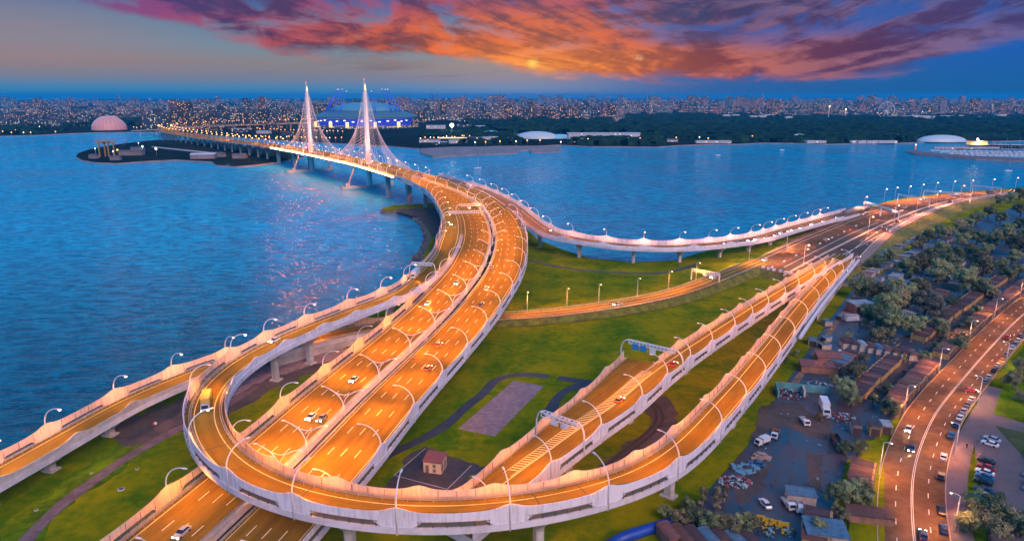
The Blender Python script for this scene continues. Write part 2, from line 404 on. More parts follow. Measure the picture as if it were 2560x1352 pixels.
# ================================================================== lamps
def spot_data(name, col, watt, size=150, blend=.7, r=.35):
    l = bpy.data.lights.new(name, 'SPOT'); l.color = col; l.energy = watt; l.spot_size = math.radians(size); l.spot_blend = blend; l.shadow_soft_size = r
    l.cycles.max_bounces = 3
    return l
LD = {}
def lamp_light(parent, loc, key, col, watt, size=150, blend=.7, tilt=0.0):
    if key not in LD: LD[key] = spot_data('light_' + key, col, watt, size, blend)
    o = bpy.data.objects.new('light', LD[key]); COL.objects.link(o); o.parent = parent; o.location = loc; o.rotation_euler = (0, tilt, 0)
    return o
def arc_pts(h0, reach, h, n=9, bulge=0.0):
    """path of a curved lamp: from (0,h0) straight up then an elliptic quarter to (-reach,h)"""
    P = []
    hk = h * .46
    P.append((0, 0, h0))
    if bulge: P.append((bulge, 0, (h0 + hk) * .35))
    P.append((bulge * .6, 0, hk))
    for i in range(1, n + 1):
        a = math.pi / 2 * i / n
        P.append((-reach * (1 - math.cos(a)), 0, hk + (h - hk) * math.sin(a)))
    P[-1] = (P[-1][0], 0, P[-1][2] + .02)
    return P
def arch_lamp_proto(reach, h, h0, r, key, col, watt, bulb):
    t = thing('street_lamp', 'white curved street lamp', 'street lamp')
    P = arc_pts(h0, reach, h); n = len(P)
    MB().tube(P, [r * (1 - .45 * i / n) for i in range(n)], 6).build('pole', M_STEEL, t)
    mb = MB(); mb.box((-reach - .45, 0, h), (1.3, .5, .2), top=.7); hd = mb.build('lamp_head', M_STEEL, t)
    mb = MB()
    if bulb: mb.ball((-reach - .6, 0, h - .2), bulb, 8, 5, sq=(1, 1, .7))
    else: mb.box((-reach - .5, 0, h - .12), (.9, .36, .06))
    mb.build('lens', E_LAMPW if bulb else E_LAMP, hd)
    lamp_light(t, (-reach - .3, 0, h - (1.0 if bulb else .5)), key, col, watt)
    return t
PROTO_XY = (0, -400, -50)
def park(t): t.location = PROTO_XY; return t
USED = set()
def place_lamp(proto, loc, rz, label, group):
    if proto.name in USED:
        o = copy_tree(proto, loc, rz, label)
    else:
        KIDS.setdefault(proto.name, list(proto.children))
        for c in proto.children_recursive: KIDS.setdefault(c.name, list(c.children))
        USED.add(proto.name); o = proto; o.location = loc; o.rotation_euler = (0, 0, rz); o['label'] = label
    o['group'] = group
    return o
def vee_lamp_proto():
    t = thing('median_lamp', 'white two-armed wishbone street lamp', 'street lamp')
    mb = MB(); mb.tube([(0, 0, 0), (0, 0, 2.4), (0, 0, 4.2)], [.32, .26, .22], 8); mb.build('pole', M_STEEL, t)
    for s in (-1, 1):
        P = [(0, 0, 3.6), (s * .35, 0, 5.0), (s * 1.05, 0, 6.3), (s * 2.2, 0, 7.5), (s * 3.9, 0, 8.5), (s * 6.0, 0, 9.3)]
        arm = MB().tube(P, [.18, .18, .17, .16, .14, .10], 6).build('arm', M_STEEL, t)
        mb = MB(); mb.box((s * 6.4, 0, 9.35), (1.3, .5, .2), top=.7); hd = mb.build('lamp_head', M_STEEL, t)
        MB().box((s * 6.45, 0, 9.22), (.9, .36, .06)).build('lens', E_LAMP, hd)
        lamp_light(t, (s * 6.2, 0, 8.9), 'motorway', OR, 16500)
    P = [(-4.4, 0, 8.62), (-2.8, 0, 7.75), (-1.2, 0, 7.25), (0, 0, 7.1), (1.2, 0, 7.25), (2.8, 0, 7.75), (4.4, 0, 8.62)]
    MB().tube(P, .12, 6).build('brace', M_STEEL, t)
    return t
def straight_lamp_proto(h, key, col, watt, bulb=.35, em=None, tilt=0):
    t = thing('street_lamp', 'straight street lamp', 'street lamp')
    MB().tube([(0, 0, 0), (0, 0, h * .55), (0, 0, h - .3), (-.5, 0, h), (-1.6, 0, h + .15)], [.16, .13, .10, .08, .07], 6).build('pole', M_STEEL, t)
    hd = MB().box((-1.9, 0, h + .15), (.9, .35, .16), top=.7).build('lamp_head', M_STEEL, t)
    MB().ball((-1.9, 0, h), bulb, 8, 5, sq=(1, 1, .7)).build('lens', em or E_LAMPW, hd)
    lamp_light(t, (-1.9, 0, h - 1.0), key, col, watt)
    return t

# ================================================================== viaduct parts
def cusp(x, w=2.6): return 1.0 / (1.0 + (abs(x) / w) ** 2.2)
def barrier(parent, rd, a, b, off, side, peaks, hm=3.1, hp=4.4, m=None, fine=True, win=True, low=-.25, wlen=3.6, zoff=0.0, panel=True):
    """noise barrier along the edge: one section per bay between lamps, each with its window strip, frame and joint posts"""
    m = m or M_WALL
    pk = sorted(p for p in peaks)
    cuts = [a] + [p for p in pk if a + 2 < p < b - 2] + [b]
    st = 1.3 if fine else 3.2
    for c0, c1 in zip(cuts, cuts[1:]):
        def hgt(d): return hm + (hp - hm) * max([cusp(d - p) for p in pk if abs(d - p) < 40] or [0])
        w0 = c0 + wlen; w1 = c1 - wlen
        has = win and w1 - w0 > 4
        def zl(d):
            if not has or d <= w0 or d >= w1: return low
            k = min((d - w0) / 1.2, (w1 - d) / 1.2, 1.0); return low + (1.25 - low) * k
        mb = MB()
        def prof(d):
            h = hgt(d) + zoff; z = zl(d) + zoff
            return [(off, z), (off + side * .10, h), (off + side * .34, h), (off + side * .30, z)]
        rd.sweep(mb, prof, c0, c1, st, closed=True)
        sec = mb.build('barrier_section', m, parent)
        if has:
            mb = MB(); rd.sweep(mb, [(off + side * .14, low + zoff), (off + side * .14, 1.28 + zoff)], w0 + .8, w1 - .8, 3); mb.build('window_pane', M_GLASS, sec)
            if fine:
                mb = MB(); n = max(2, int((w1 - w0) / 2.9))
                for i in range(n + 1):
                    d = w0 + .9 + (w1 - w0 - 1.8) * i / n
                    p = rd.at(d, off + side * .18, .5 + zoff); mb.box(p, (.34, .16, 1.55), rd.head(d))
                rd.sweep(mb, [(off + side * .345, 1.18 + zoff), (off + side * .36, 1.30 + zoff), (off + side * .02, 1.30 + zoff), (off + side * .02, 1.18 + zoff)], w0 + .6, w1 - .6, 2.6, closed=True)
                mb.build('window_frame', M_DARK, sec)['kind'] = 'stuff'
        if fine and panel:
            mb = MB(); n = max(2, int((c1 - c0) / 4.1))
            for i in range(1, n):
                d = c0 + (c1 - c0) * i / n; h = hgt(d) - .12; z = zl(d) + .05
                p = rd.at(d, off - side * .03, (h + z) / 2 + zoff); mb.box(p, (.10, .09, h - z), rd.head(d))
            mb.build('joint_post', M_DARK, sec)['kind'] = 'stuff'
def rail(parent, rd, a, b, off, fine=True, m=None, h=.85):
    mb = MB()
    for z in ((h, h * .55) if fine else (h,)):
        rd.sweep(mb, [(off - .06, z), (off + .06, z), (off + .06, z + .16), (off - .06, z + .16)], a, b, 3 if fine else 6, closed=True)
    if fine:
        n = int((b - a) / 3)
        for i in range(n + 1):
            p = rd.at(a + (b - a) * i / n, off, h / 2); mb.box(p, (.10, .10, h))
    return mb.build('guard_rail', m or M_RAIL, parent)
def ev(o, d): return o(d) if callable(o) else o
def set_uv(o, rd, a, b, offs):
    me = o.data; S = rd.stations(a, b); k = len(offs(a)); co = []
    for d in S: co += [(x, d) for x in offs(d)]
    uv = me.uv_layers.new(name='UVMap'); li = [0] * len(me.loops); me.loops.foreach_get('vertex_index', li)
    fl = []
    for i in li: fl += co[i] if i < len(co) else (0, 0)
    uv.data.foreach_set('uv', fl)
def deck(parent, rd, a, b, oL, oR, m=None, thick=2.2, girder=True, mg=None):
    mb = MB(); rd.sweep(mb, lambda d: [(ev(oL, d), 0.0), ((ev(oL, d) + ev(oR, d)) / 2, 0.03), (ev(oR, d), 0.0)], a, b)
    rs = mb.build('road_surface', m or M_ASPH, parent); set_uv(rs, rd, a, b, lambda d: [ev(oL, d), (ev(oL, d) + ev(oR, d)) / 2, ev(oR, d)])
    if girder:
        def prof(d):
            l, r = ev(oL, d) - .45, ev(oR, d) + .45; c = (l + r) / 2; w = r - l
            return [(l, -.06), (l, -.30), (l - .05, -1.55), (l + w * .18, -thick * .80), (c - w * .2, -thick - .35), (c + w * .2, -thick - .35), (r - w * .18, -thick * .80), (r + .05, -1.55), (r, -.30), (r, -.06)]
        mb = MB(); rd.sweep(mb, prof, a, b, closed=True); mb.build('girder', mg or M_GIRD, parent)
def lines(parent, rd, spec, a, b, w=.24, m=None, dz=.05, name='edge_line'):
    for o in spec:
        mb = MB(); rd.sweep(mb, lambda d: [(ev(o, d) - w / 2, dz), (ev(o, d) + w / 2, dz)], a, b); mb.build(name, m or M_LINE, parent)
def dashes(parent, rd, offs, a, b, on=4.0, gap=8.0, w=.22, dz=.05, m=None, ph=0.0):
    mb = MB(); one = on < 4.5 and rd is RM
    for o in offs:
        d = a + ph
        while d + on < b:
            q = MB() if one else mb
            q.add([rd.at(d, ev(o, d) - w / 2, dz), rd.at(d, ev(o, d) + w / 2, dz), rd.at(d + on, ev(o, d + on) + w / 2, dz), rd.at(d + on, ev(o, d + on) - w / 2, dz)], [(0, 1, 2, 3)])
            if one: q.build('lane_dash', m or M_LINE, parent)
            d += on + gap
    if mb.v: mb.build('lane_dashes', m or M_LINE, parent)['kind'] = 'stuff'
def pier(parent, p, rz, zb, wt=7.5, wc=2.6, dp=2.2, drop=2.5, m=None):
    """flared pier: p.z is the deck level above it"""
    ht = p.z - drop - zb; mb = MB(); f = min(3.4, ht * .45)
    mb.box((p.x, p.y, p.z - drop + .15), (wt * .9, dp * 1.05, .5), rz)
    lv = [(0, .5 * wt, dp * .5), (-.25 * f, .42 * wt, dp * .5), (-.55 * f, .30 * wt, dp * .48), (-.8 * f, .5 * (wc + .22 * wt) * .75, dp * .46), (-f * 1.1, wc * .5, dp * .45), (-ht, wc * .5, dp * .45)]
    ca, sa = math.cos(rz), math.sin(rz); vs = []
    for z, hx, hy in lv:
        for x, y in ((-hx, -hy * .55), (-hx * .75, -hy), (hx * .75, -hy), (hx, -hy * .55), (hx, hy * .55), (hx * .75, hy), (-hx * .75, hy), (-hx, hy * .55)):
            vs.append((p.x + x * ca - y * sa, p.y + x * sa + y * ca, p.z - drop + z))
    fs = [(i * 8 + k, (i + 1) * 8 + k, (i + 1) * 8 + (k + 1) % 8, i * 8 + (k + 1) % 8) for i in range(len(lv) - 1) for k in range(8)]
    mb.add(vs, fs); mb.box((p.x, p.y, zb + .2), (wc * 1.5, dp * 1.4, .5), rz)
    return mb.build('pier', m or M_CONC, parent)
def joint(parent, rd, d, oL, oR):
    mb = MB(); mb.add([rd.at(d, oL, .06), rd.at(d, oR, .06), rd.at(d + .35, oR, .06), rd.at(d + .35, oL, .06)], [(0, 1, 2, 3)]); mb.build('expansion_joint', M_JOINT, parent)

# ------------------------------------------------------------------ centre lines
RM = px_road([(440, 1440, 9.5), (512, 1375, 9.5), (578, 1310, 9.5), (627, 1263, 9.6), (741, 1159, 10), (799, 1101, 10), (892, 1005, 10.5), (1016, 890, 11.5), (1117, 792, 13), (1173, 727, 14), (1207, 682, 15),
              (1223, 646, 16), (1233, 604, 17), (1231, 576, 18), (1219, 541, 19), (1191, 508, 20.3), (1151, 483, 22), (1101, 463, 23.6), (1048, 446, 25.2), (1000, 431.5, 26.3), (921, 409.5, 27)], smooth=30)
SJ = 596.0       # where the viaduct ends and the cable bridge starts
I_PTS = [at(x, y, z) for x, y, z in [(1026, 717, 17.0), (696, 845, 16.5), (616, 885, 16.3), (547, 930, 16.3), (506, 965, 16.5), (487, 1002, 16.5), (475, 1040, 16.6), (479, 1084, 16.8), (495, 1120, 17), (537, 1164, 17)]]
_outer = Road(I_PTS, 3, 4)
_in = [_outer.at(d, -5.4) for d in _outer.stations(0, _outer.L - 25, 12)]
_in2 = [at(x, y, z) for x, y, z in [(584, 1142, 17), (639, 1181, 17), (705, 1211, 17), (788, 1236, 17), (870, 1252, 17), (980, 1266, 17), (1090, 1270, 16.8), (1249, 1260, 16.3), (1365, 1243, 15.8), (1451.5, 1223, 15.2),
        (1538, 1200, 14.7), (1625, 1165, 14), (1658, 1140, 13.7), (1716, 1090, 13), (1774, 1027, 12.3), (1832, 966, 11.5), (1865, 926, 11), (1921, 859, 10), (1964, 803, 9.2), (2006, 752, 8.3), (2048, 707, 7.3), (2104, 648, 6.3)]]
# upper part of the loop ramp runs beside the motorway: 31 m left of its median
_up = [RM.at(d, -22.5, 0.0) for d in (429, 405, 380, 355, 330, 305, 280, 258)]
for i, v in enumerate(_up): v.z = min(v.z, (99, 99, 19.3, 18.75, 18.2, 17.8, 17.4, 17.2)[i])
RL = Road(_up + [_outer.at(8, -6.6)] + _in[2:] + _in2, 3, 26)     # reference: the inner (right going up the list) edge line
RP = px_road([(1120, 1315, 8.0), (1235, 1226, 9), (1315.6, 1165, 9.7), (1376, 1124.5, 10.2), (1451.5, 1067, 10.5), (1538, 1012, 10.5), (1618, 943, 10.3), (1708, 878.5, 10), (1803, 817, 9.3), (1893, 760.5, 8.4), (1978, 710, 7.4), (2048, 668, 6.6), (2100, 636, 6.1)], smooth=12)
_n = Road([at(x, y, z) for x, y, z in [(1338, 588, 13.5), (1409, 607, 12.5), (1503, 623, 11.3), (1615, 632, 10.8), (1732, 630, 10.3), (1833, 620, 9), (1919, 607, 7.8), (1975, 589, 7), (2044, 569, 6.2), (2169, 533, 5.0)]], 3, 12)
RN = Road([RM.at(590, 20.5, -.05), RM.at(545, 22.5, -.05), RM.at(500, 23.5, -.05), RM.at(455, 24.2, -.1), RM.at(415, 26.0, -.5)] + [_n.at(d, -6.0, 2.0) for d in (4, 30, 60, 90, 120, 150, 185, 225, 270, 320, 365)], 3, 24)
_b = [at(x, y, z) for x, y, z in [(-150, 1236, 8.6), (0, 1156, 8.7), (110, 1098, 8.8), (234, 1027, 9), (303, 991, 9.1), (420, 945, 9.0)]]
RB = Road([Road(_b, 3, 6).at(d, 5.6) for d in (0, 15, 35, 55, 75, 90)] + [at(x, y, z) for x, y, z in [(707, 868, 7.6), (800, 845, 7.2), (905, 823, 6.4), (1060, 806, 5.2), (1250, 793, 4.6), (1398, 782, 4.8), (1550, 761, 5.2), (1660, 740, 5.5), (1739, 716, 5.7), (1830, 681, 5.9), (1905, 650, 6.0)]], 3, 14)
# ================================================================== the motorway
GZ = 3.0
P_ARCH = park(arch_lamp_proto(5.6, 9.8, -1.9, .20, 'motorway', OR, 16500, 0))
P_ARCHB = park(arch_lamp_proto(5.6, 9.6, -1.6, .22, 'ramp', PK, 11000, .42))
P_VEE = park(vee_lamp_proto())
P_ST = park(straight_lamp_proto(11, 'ground', OR, 24000, .32, E_LAMP))
P_STW = park(straight_lamp_proto(13, 'highway', PK, 60000, .55, E_LAMPW))
P_STS = park(straight_lamp_proto(10, 'street', (1.0, .38, .14), 15000, .25, E_LAMPW))
def lampstations(n0, sp, a, b):
    out = []; d = n0
    while d < b - 1:
        if d > a + 1: out.append(d)
        d += sp
    return out
SA, SM = 0.0, SJ
# stations measured on the photograph
pkR = [2.0, 27, 52, 77, 102.5, 128, 152, 173, 200, 222, 247, 272, 297, 322, 347, 372]
pkL = [-3, 22, 47, 72, 97, 122, 147, 172, 197, 222, 247]
pkL2 = [d for d in range(331, 596, 24)]
pkN = [d for d in range(14, 600, 25)]
def m_oL(d):      # left edge of the left carriageway: widens past the fork of the ramp
    if d < 300: return -20.4
    if d < 340: return -20.4 - (d - 300) * .15
    if d < 430: return -33.5 if d > 340 else -26.4
    return -33.5 + (d - 430) / 150 * 13.5 if d < 580 else -20.0
def m_oLs(d):
    if d < 318: return -20.4
    if d < 425: return -20.4 - min(1, (d - 318) / 12) * 1.6
    return -33.6 + (d - 425) / 155 * 13.6 if d < 580 else -20.0
v = thing('motorway_viaduct', 'left carriageway of the wide elevated motorway, with oncoming headlights', 'viaduct')
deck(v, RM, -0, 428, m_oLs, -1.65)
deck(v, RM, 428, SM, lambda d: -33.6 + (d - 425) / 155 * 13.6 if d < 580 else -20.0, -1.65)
lines(v, RM, [-2.5, -18.0], 0, 428, m=M_LINEY)
lines(v, RM, [-2.5, lambda d: m_oLs(d) + 2.2], 430, SM, m=M_LINEY)
dashes(v, RM, [-5.9, -9.8, -13.8], 0, 596)
dashes(v, RM, [lambda d: m_oLs(d) + 6.0, lambda d: m_oLs(d) + 9.8], 432, 560)
barrier(v, RM, 0, 250, -20.3, -1, pkL, hm=3.0, hp=4.3, m=M_WALL_LIT)
barrier(v, RM, 250, 318, -20.3, -1, [], hm=1.3, hp=1.4, win=False, fine=False)
# outer wall where motorway and ramp share the deck
def shared_wall():
    RS = Road([RM.at(d, m_oLs(d) + .1) for d in range(428, 594, 6)], 3, 4)
    barrier(v, RS, 0, RS.L, 0, -1, [d for d in range(12, 170, 24)], hm=3.0, hp=4.3, fine=False, low=-.3)
    rail(v, RS, 0, RS.L, .9, False)
    return RS
RS = shared_wall()
rail(v, RM, 0, 318, -19.2); rail(v, RM, 0, 200, -18.7, True); rail(v, RM, 0, SM, -2.1); rail(v, RM, 318, 428, -20.6, False)
mb = MB(); RM.sweep(mb, [(-1.8, 0), (-1.8, .7), (-1.66, .7), (-1.2, .1), (-1.2, -1.2)], 0, SM); mb.build('parapet', M_RAIL, v)
for d in (8, 60, 108, 160, 215, 262, 305, 350, 395, 440, 490, 540, 585):
    z0 = GZ if d < 505 else -1
    o = (m_oLs(d) - .75) / 2 - (0 if d < 430 else 0)
    pier(v, RM.at(d, o), RM.head(d), z0, 9.5, 3.4, 2.4)
for d in (36, 118, 205, 300, 392): joint(v, RM, d, -20, -1)
v = thing('motorway_viaduct', 'right carriageway of the wide elevated motorway, next to the green field', 'viaduct')
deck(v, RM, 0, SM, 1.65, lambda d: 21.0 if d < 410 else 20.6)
lines(v, RM, [2.5], 0, SM, m=M_LINEY); lines(v, RM, [18.3], 0, 400, m=M_LINEY); lines(v, RM, [16.5], 400, 590, m=M_LINEY)
dashes(v, RM, [5.9, 9.8, 13.9], 0, 596, ph=3)
barrier(v, RM, 0, 384, 20.9, 1, pkR, hm=2.7, hp=4.3)
rail(v, RM, 0, 384, 19.9, False); rail(v, RM, 0, SM, 2.1); rail(v, RM, 400, 590, 18.6, False)
mb = MB(); RM.sweep(mb, [(1.8, 0), (1.8, .7), (1.66, .7), (1.2, .1), (1.2, -1.2)], 0, SM); mb.build('parapet', M_RAIL, v)
for d in (14, 66, 114, 157, 207, 255, 303, 350, 395, 445, 495, 545, 588):
    pier(v, RM.at(d, 10.5), RM.head(d), GZ if d < 470 else -1, 9.5, 3.0, 2.4)
for d in (36, 118, 205, 300, 392): joint(v, RM, d, 1, 20.8)
# triangular hatched gore where the ramp leaves
mb = MB()
for i in range(16):
    d = 330 + i * 6.5; wd = 1.2 + 5.0 * (1 - i / 16)
    mb.add([RM.at(d, -22.4, .06), RM.at(d + .8, -22.4, .06), RM.at(d + 3.0, -22.4 + wd * .45, .06), RM.at(d + 2.2, -22.4 + wd * .45, .06)], [(0, 3, 2, 1)])
# lamps of the motorway
def clear_of_loop(d, offs):
    return all(RL.nearest(RM.at(d, o))[1] < -4.4 or RL.nearest(RM.at(d, o))[1] > 9.5 for o in offs)
while not clear_of_loop(pkR[1], (13.5, 16)): pkR[1] += .5
while not clear_of_loop(pkL[1], (-13.5, -16)): pkL[1] += .5
print('arch lamps', pkR[1], pkL[1])
k = 0
for i, d in enumerate(pkR):
    place_lamp(P_ARCH, RM.at(d, 21.35), RM.head(d), 'curved white lamp on the motorway wall beside the field, %s from the near end' % nth(i), 'curved lamps on the right wall of the motorway')
vs = [31.5, 50.5, 73, 98, 124, 149, 172, 196, 220, 244, 268, 292, 317, 341, 365, 389]
place_lamp(P_VEE, RM.at(-1.5, 0, -.3), RM.head(0), 'white wishbone lamp at the bottom edge of the photo, nearest of all', 'wishbone lamps along the motorway median')
while not clear_of_loop(vs[0], (-6.6, 6.6)): vs[0] += .5
print('first wishbone', vs[0])
for i, d in enumerate(vs):
    place_lamp(P_VEE, RM.at(d, 0, -.3), RM.head(d), 'white two-armed wishbone lamp in the motorway median, %s beyond the loop' % nth(i), 'wishbone lamps along the motorway median')
for i, d in enumerate(range(412, 594, 26)):
    place_lamp(P_VEE, RM.at(d, 0, -.3), RM.head(d), 'small wishbone lamp in the motorway median, %s before the cable bridge' % nth(6 - i if i < 7 else 7), 'wishbone lamps along the motorway median')
for i, d in enumerate(pkL[1:]):
    place_lamp(P_ARCH, RM.at(d, -20.65), RM.head(d) + math.pi, 'curved white lamp on the lamplit motorway wall inside the loop, %s from the near end' % nth(i), 'curved lamps on the left wall of the motorway')
for i, d in enumerate([12 + 24 * j for j in range(7) if 12 + 24 * j < RS.L - 4]):
    place_lamp(P_ARCH, RS.at(d, -.35), RS.head(d) + math.pi, 'curved lamp on the outer motorway wall over the water, %s past the fork' % nth(i), 'curved lamps on the shared outer wall')

# ================================================================== loop ramp
LL = RL.L
# station where the loop reference passes given point
dT, _ = RL.nearest(at(536, 996, 16.5)); dB, _ = RL.nearest(at(980, 1266, 17)); dE = LL
def l_out(d): return 11.0 - min(1, max(0, (d - 130) / 120)) * 3.4
v = thing('loop_ramp', 'ramp that leaves the motorway and loops round in the foreground over both roads', 'viaduct')
deck(v, RL, 0, LL - 4, -2.9, l_out)
pkO = []; d = dB - 3.5
outer_px = [(549, 1172), (723, 1235), (1007, 1270), (1270, 1268), (1524, 1220), (1696, 1148), (1803, 1063)]
oz = [17, 17, 17, 16.3, 14.8, 13.4, 12.2]
pkO = [RL.nearest(at(x, y, z + 4.3))[0] for (x, y), z in zip(outer_px, oz)]
nxt = [(1856, 990), (1905, 931), (1950, 882), (1990, 832), (2028, 788), (2060, 749), (2083, 719), (2100, 697), (2118, 677), (2138, 652)]
pkO += [RL.nearest(at(x, y, z + 4.0))[0] for (x, y), z in zip(nxt, (11.3, 10.6, 9.8, 9.2, 8.6, 8, 7.5, 7.1, 6.7, 6.4))]
pre = [(435, 1075), (1113, 622)]
up_px = [(448, 1095, 16.7), (474, 960, 16.4), (560, 872, 16.3), (645, 824, 16.4), (735, 783, 16.5), (825, 745, 16.7), (914, 712, 16.9), (985, 683, 17.1)]
pkU = sorted(RL.nearest(at(x, y, z + 4.0))[0] for x, y, z in up_px)
pkU = [d for d in (14, 38, 62, 86, 110, 134) if d < pkU[0] - 15] + pkU
pkO = sorted(pkU + pkO)
print('LOOP', round(LL), 'dT', round(dT), [round(p) for p in pkO])
in_px = [(580, 1090, 17), (668, 1150, 17), (817, 1203, 17), (1034, 1229, 17), (1249, 1223, 16.3), (1448, 1187, 15.2), (1591, 1134, 14.3), (1697, 1065, 13.2), (1769, 993, 12.3), (1818, 937, 11.6), (1867, 898, 10.9), (1906, 851, 10.3), (1936, 814, 9.8), (1967, 782, 9.2), (1992, 754, 8.7), (2015, 730, 8.3), (2035, 709, 7.8), (2056, 689, 7.4), (2075, 672, 7.1)]
pkI = [RL.nearest(at(x, y, z + 2.9))[0] for x, y, z in in_px]
pkI2 = [RL.nearest(at(x, y, z + 2.2))[0] for x, y, z in [(570, 945, 16.4), (635, 893, 16.4), (712, 850, 16.4), (792, 812, 16.5), (884, 777, 16.7), (968, 742, 16.9), (1040, 712, 17.1)]]
dmx = RL.nearest(at(577, 1085, 17))[0] - 6
split = RL.nearest(at(560, 950, 16.5))[0]
RLo = Road([RL.at(d, l_out(d) + .1) for d in RL.stations(0, LL - 4, 4)], 3, 6)
def onO(p): return RLo.nearest(RL.at(p, 7.7))[0]
pO = sorted(onO(p) for p in pkO)
kk = onO(RL.nearest(at(470, 980, 16.4))[0])
barrier(v, RLo, 0, kk, 0, 1, [p for p in pO], hm=3.0, hp=4.3, m=M_WALL_LIT)
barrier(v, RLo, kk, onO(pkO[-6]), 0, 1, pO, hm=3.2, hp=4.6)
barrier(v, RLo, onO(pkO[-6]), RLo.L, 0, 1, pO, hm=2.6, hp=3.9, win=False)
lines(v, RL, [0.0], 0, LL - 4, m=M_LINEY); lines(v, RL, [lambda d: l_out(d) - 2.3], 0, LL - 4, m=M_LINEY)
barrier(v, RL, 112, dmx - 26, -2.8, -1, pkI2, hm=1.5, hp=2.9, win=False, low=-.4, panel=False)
barrier(v, RL, dmx - 26, LL - 8, -2.8, -1, pkI, hm=1.9, hp=3.2, win=False, low=-.2, m=M_WALL_LIT)
rail(v, RL, 108, LL - 8, -2.0); rail(v, RL, 108, LL - 8, -1.5); rail(v, RLo, 0, RLo.L, -1.0); rail(v, RLo, 0, kk + 60, -1.5)
for x, y, z in [(686, 875, 3), (577, 985, 3), (480, 1150, 3), (870, 1290, 3), (1370, 1330, 3), (1690, 1190, 3), (790, 845, 3), (990, 765, 2), (1075, 700, 2), (1088, 640, 2), (1095, 590, 2), (1935, 905, 3), (1850, 1020, 3)]:
    q = at(x, y, 14 if x < 1500 else 10); d, o = RL.nearest(q); pier(v, RL.at(d, 2.6), RL.head(d), GZ - .3, 8.0, 2.6, 2.2)
for x, y in ((545, 1112), (760, 1235), (1345, 1250), (1480, 1225)): joint(v, RL, RL.nearest(at(x, y, 17))[0], -2.6, 7.2)
for i, p in enumerate(pO):
    w = 'water side of the loop ramp' if i < len(pkU) else ('near side of the loop' if i < len(pkU) + 7 else 'straight end of the loop ramp')
    j = i if i < len(pkU) else (i - len(pkU) if i < len(pkU) + 7 else i - len(pkU) - 7)
    place_lamp(P_ARCHB if i < len(pkU) - 2 else P_ARCH, RLo.at(p, .45), RLo.head(p), 'curved white lamp on the %s, %s from its far end' % (w, nth(j)) if i < len(pkU) else 'curved white lamp on the %s, %s from the left' % (w, nth(j)), 'curved lamps round the loop ramp')

# ================================================================== low ramp at the left, running on as the road through the field
v = thing('low_ramp', 'lower ramp along the water at the left edge, below the loop', 'viaduct')
dB1 = RB.nearest(at(600, 895, 8))[0]; dB2 = RB.nearest(at(1000, 812, 5.6))[0]
deck(v, RB, 0, dB2, -5.2, 5.0)
lines(v, RB, [-3.2, 3.3], 0, dB2, m=M_LINEY)
pkB = [RB.nearest(at(x, y, 9 + 3.6))[0] for x, y in [(52, 1188), (206, 1083), (352, 1005)]]
pkBo = [RB.nearest(at(x, y, 9 + 4))[0] for x, y in [(-40, 1140), (110, 1060), (276, 968), (419, 911), (548, 866)]]
print('LOW', round(RB.L), [round(p) for p in pkB], [round(p) for p in pkBo])
barrier(v, RB, 0, dB1, -5.1, -1, pkBo, hm=3.0, hp=4.3, m=M_WALL_LIT)
barrier(v, RB, 0, dB1, 4.9, 1, pkB, hm=1.3, hp=2.8, win=False, low=-.4, m=M_CONC, panel=False)
d1 = RB.nearest(at(789, 845, 7))[0]; d2 = RB.nearest(at(985, 815, 6))[0]
barrier(v, RB, d1, d2, -5.1, -1, [(d1 + d2) / 2 + 6], hm=2.6, hp=3.8, m=M_WALL_LIT)
rail(v, RB, 0, dB2, -4.2); rail(v, RB, 0, dB2, 4.2)
mb = MB(); RB.sweep(mb, [(5.0, .0), (5.05, .35), (5.35, .35), (5.5, -5.0)], dB1 + 12, dB2 + 10); mb.build('retaining_wall', M_CONC, v)
for x, y in [(10, 1225), (290, 1060), (150, 1140)]: d, o = RB.nearest(at(x, y, 7)); pier(v, RB.at(d, 1.0), RB.head(d), 2.6, 7.0, 2.6, 2.2)
for i, p in enumerate(sorted(pkBo)):
    place_lamp(P_ARCHB, RB.at(p, -5.5), RB.head(p) + math.pi, 'curved lamp on the water-side wall of the low left ramp, %s from the left' % nth(i), 'curved lamps on the low ramp')
for i, (x, y, z) in enumerate([(940, 800, 6.6), (862, 818, 7.0), (775, 842, 7.4)]):
    place_lamp(P_ARCH, RB.at(RB.nearest(at(x, y, z))[0], -5.5), RB.head(RB.nearest(at(x, y, z))[0]) + math.pi, 'curved lamp on the short wall between the two left ramps, %s from the motorway' % nth(i), 'curved lamps on the low ramp')
v = thing('field_road', 'orange lit road crossing the green field at ground level', 'road')
v['kind'] = 'structure'
RBr = RB; e0 = dB2 - 1
def fw(d): return 4.6 + min(1, max(0, (d - e0) / 160)) * .8
mb = MB(); RB.sweep(mb, lambda d: [(-fw(d), 0.0), (0, .04), (fw(d), 0.0)], e0, RB.L); rs = mb.build('road_surface', M_ASPH, v); set_uv(rs, RB, e0, RB.L, lambda d: [-fw(d), 0, fw(d)])
mb = MB(); RB.sweep(mb, lambda d: [(-fw(d) - 4.5, -(RB.at(d).z - GZ) - .1), (-fw(d) - 1, -.12), (fw(d) + 1, -.12), (fw(d) + 4.5, -(RB.at(d).z - GZ) - .1)], e0 - 10, RB.L); mb.build('verge', mat('verge_grass', (.16, .15, .012), .95, var=.5, scale=.25, coord='World', bump=.1), v)
lines(v, RB, [-3.6, 3.6, 0.0], e0, RB.L, w=.2)
rail(v, RB, e0, RB.L - 20, -5.3); rail(v, RB, e0, RB.L - 20, 5.3)
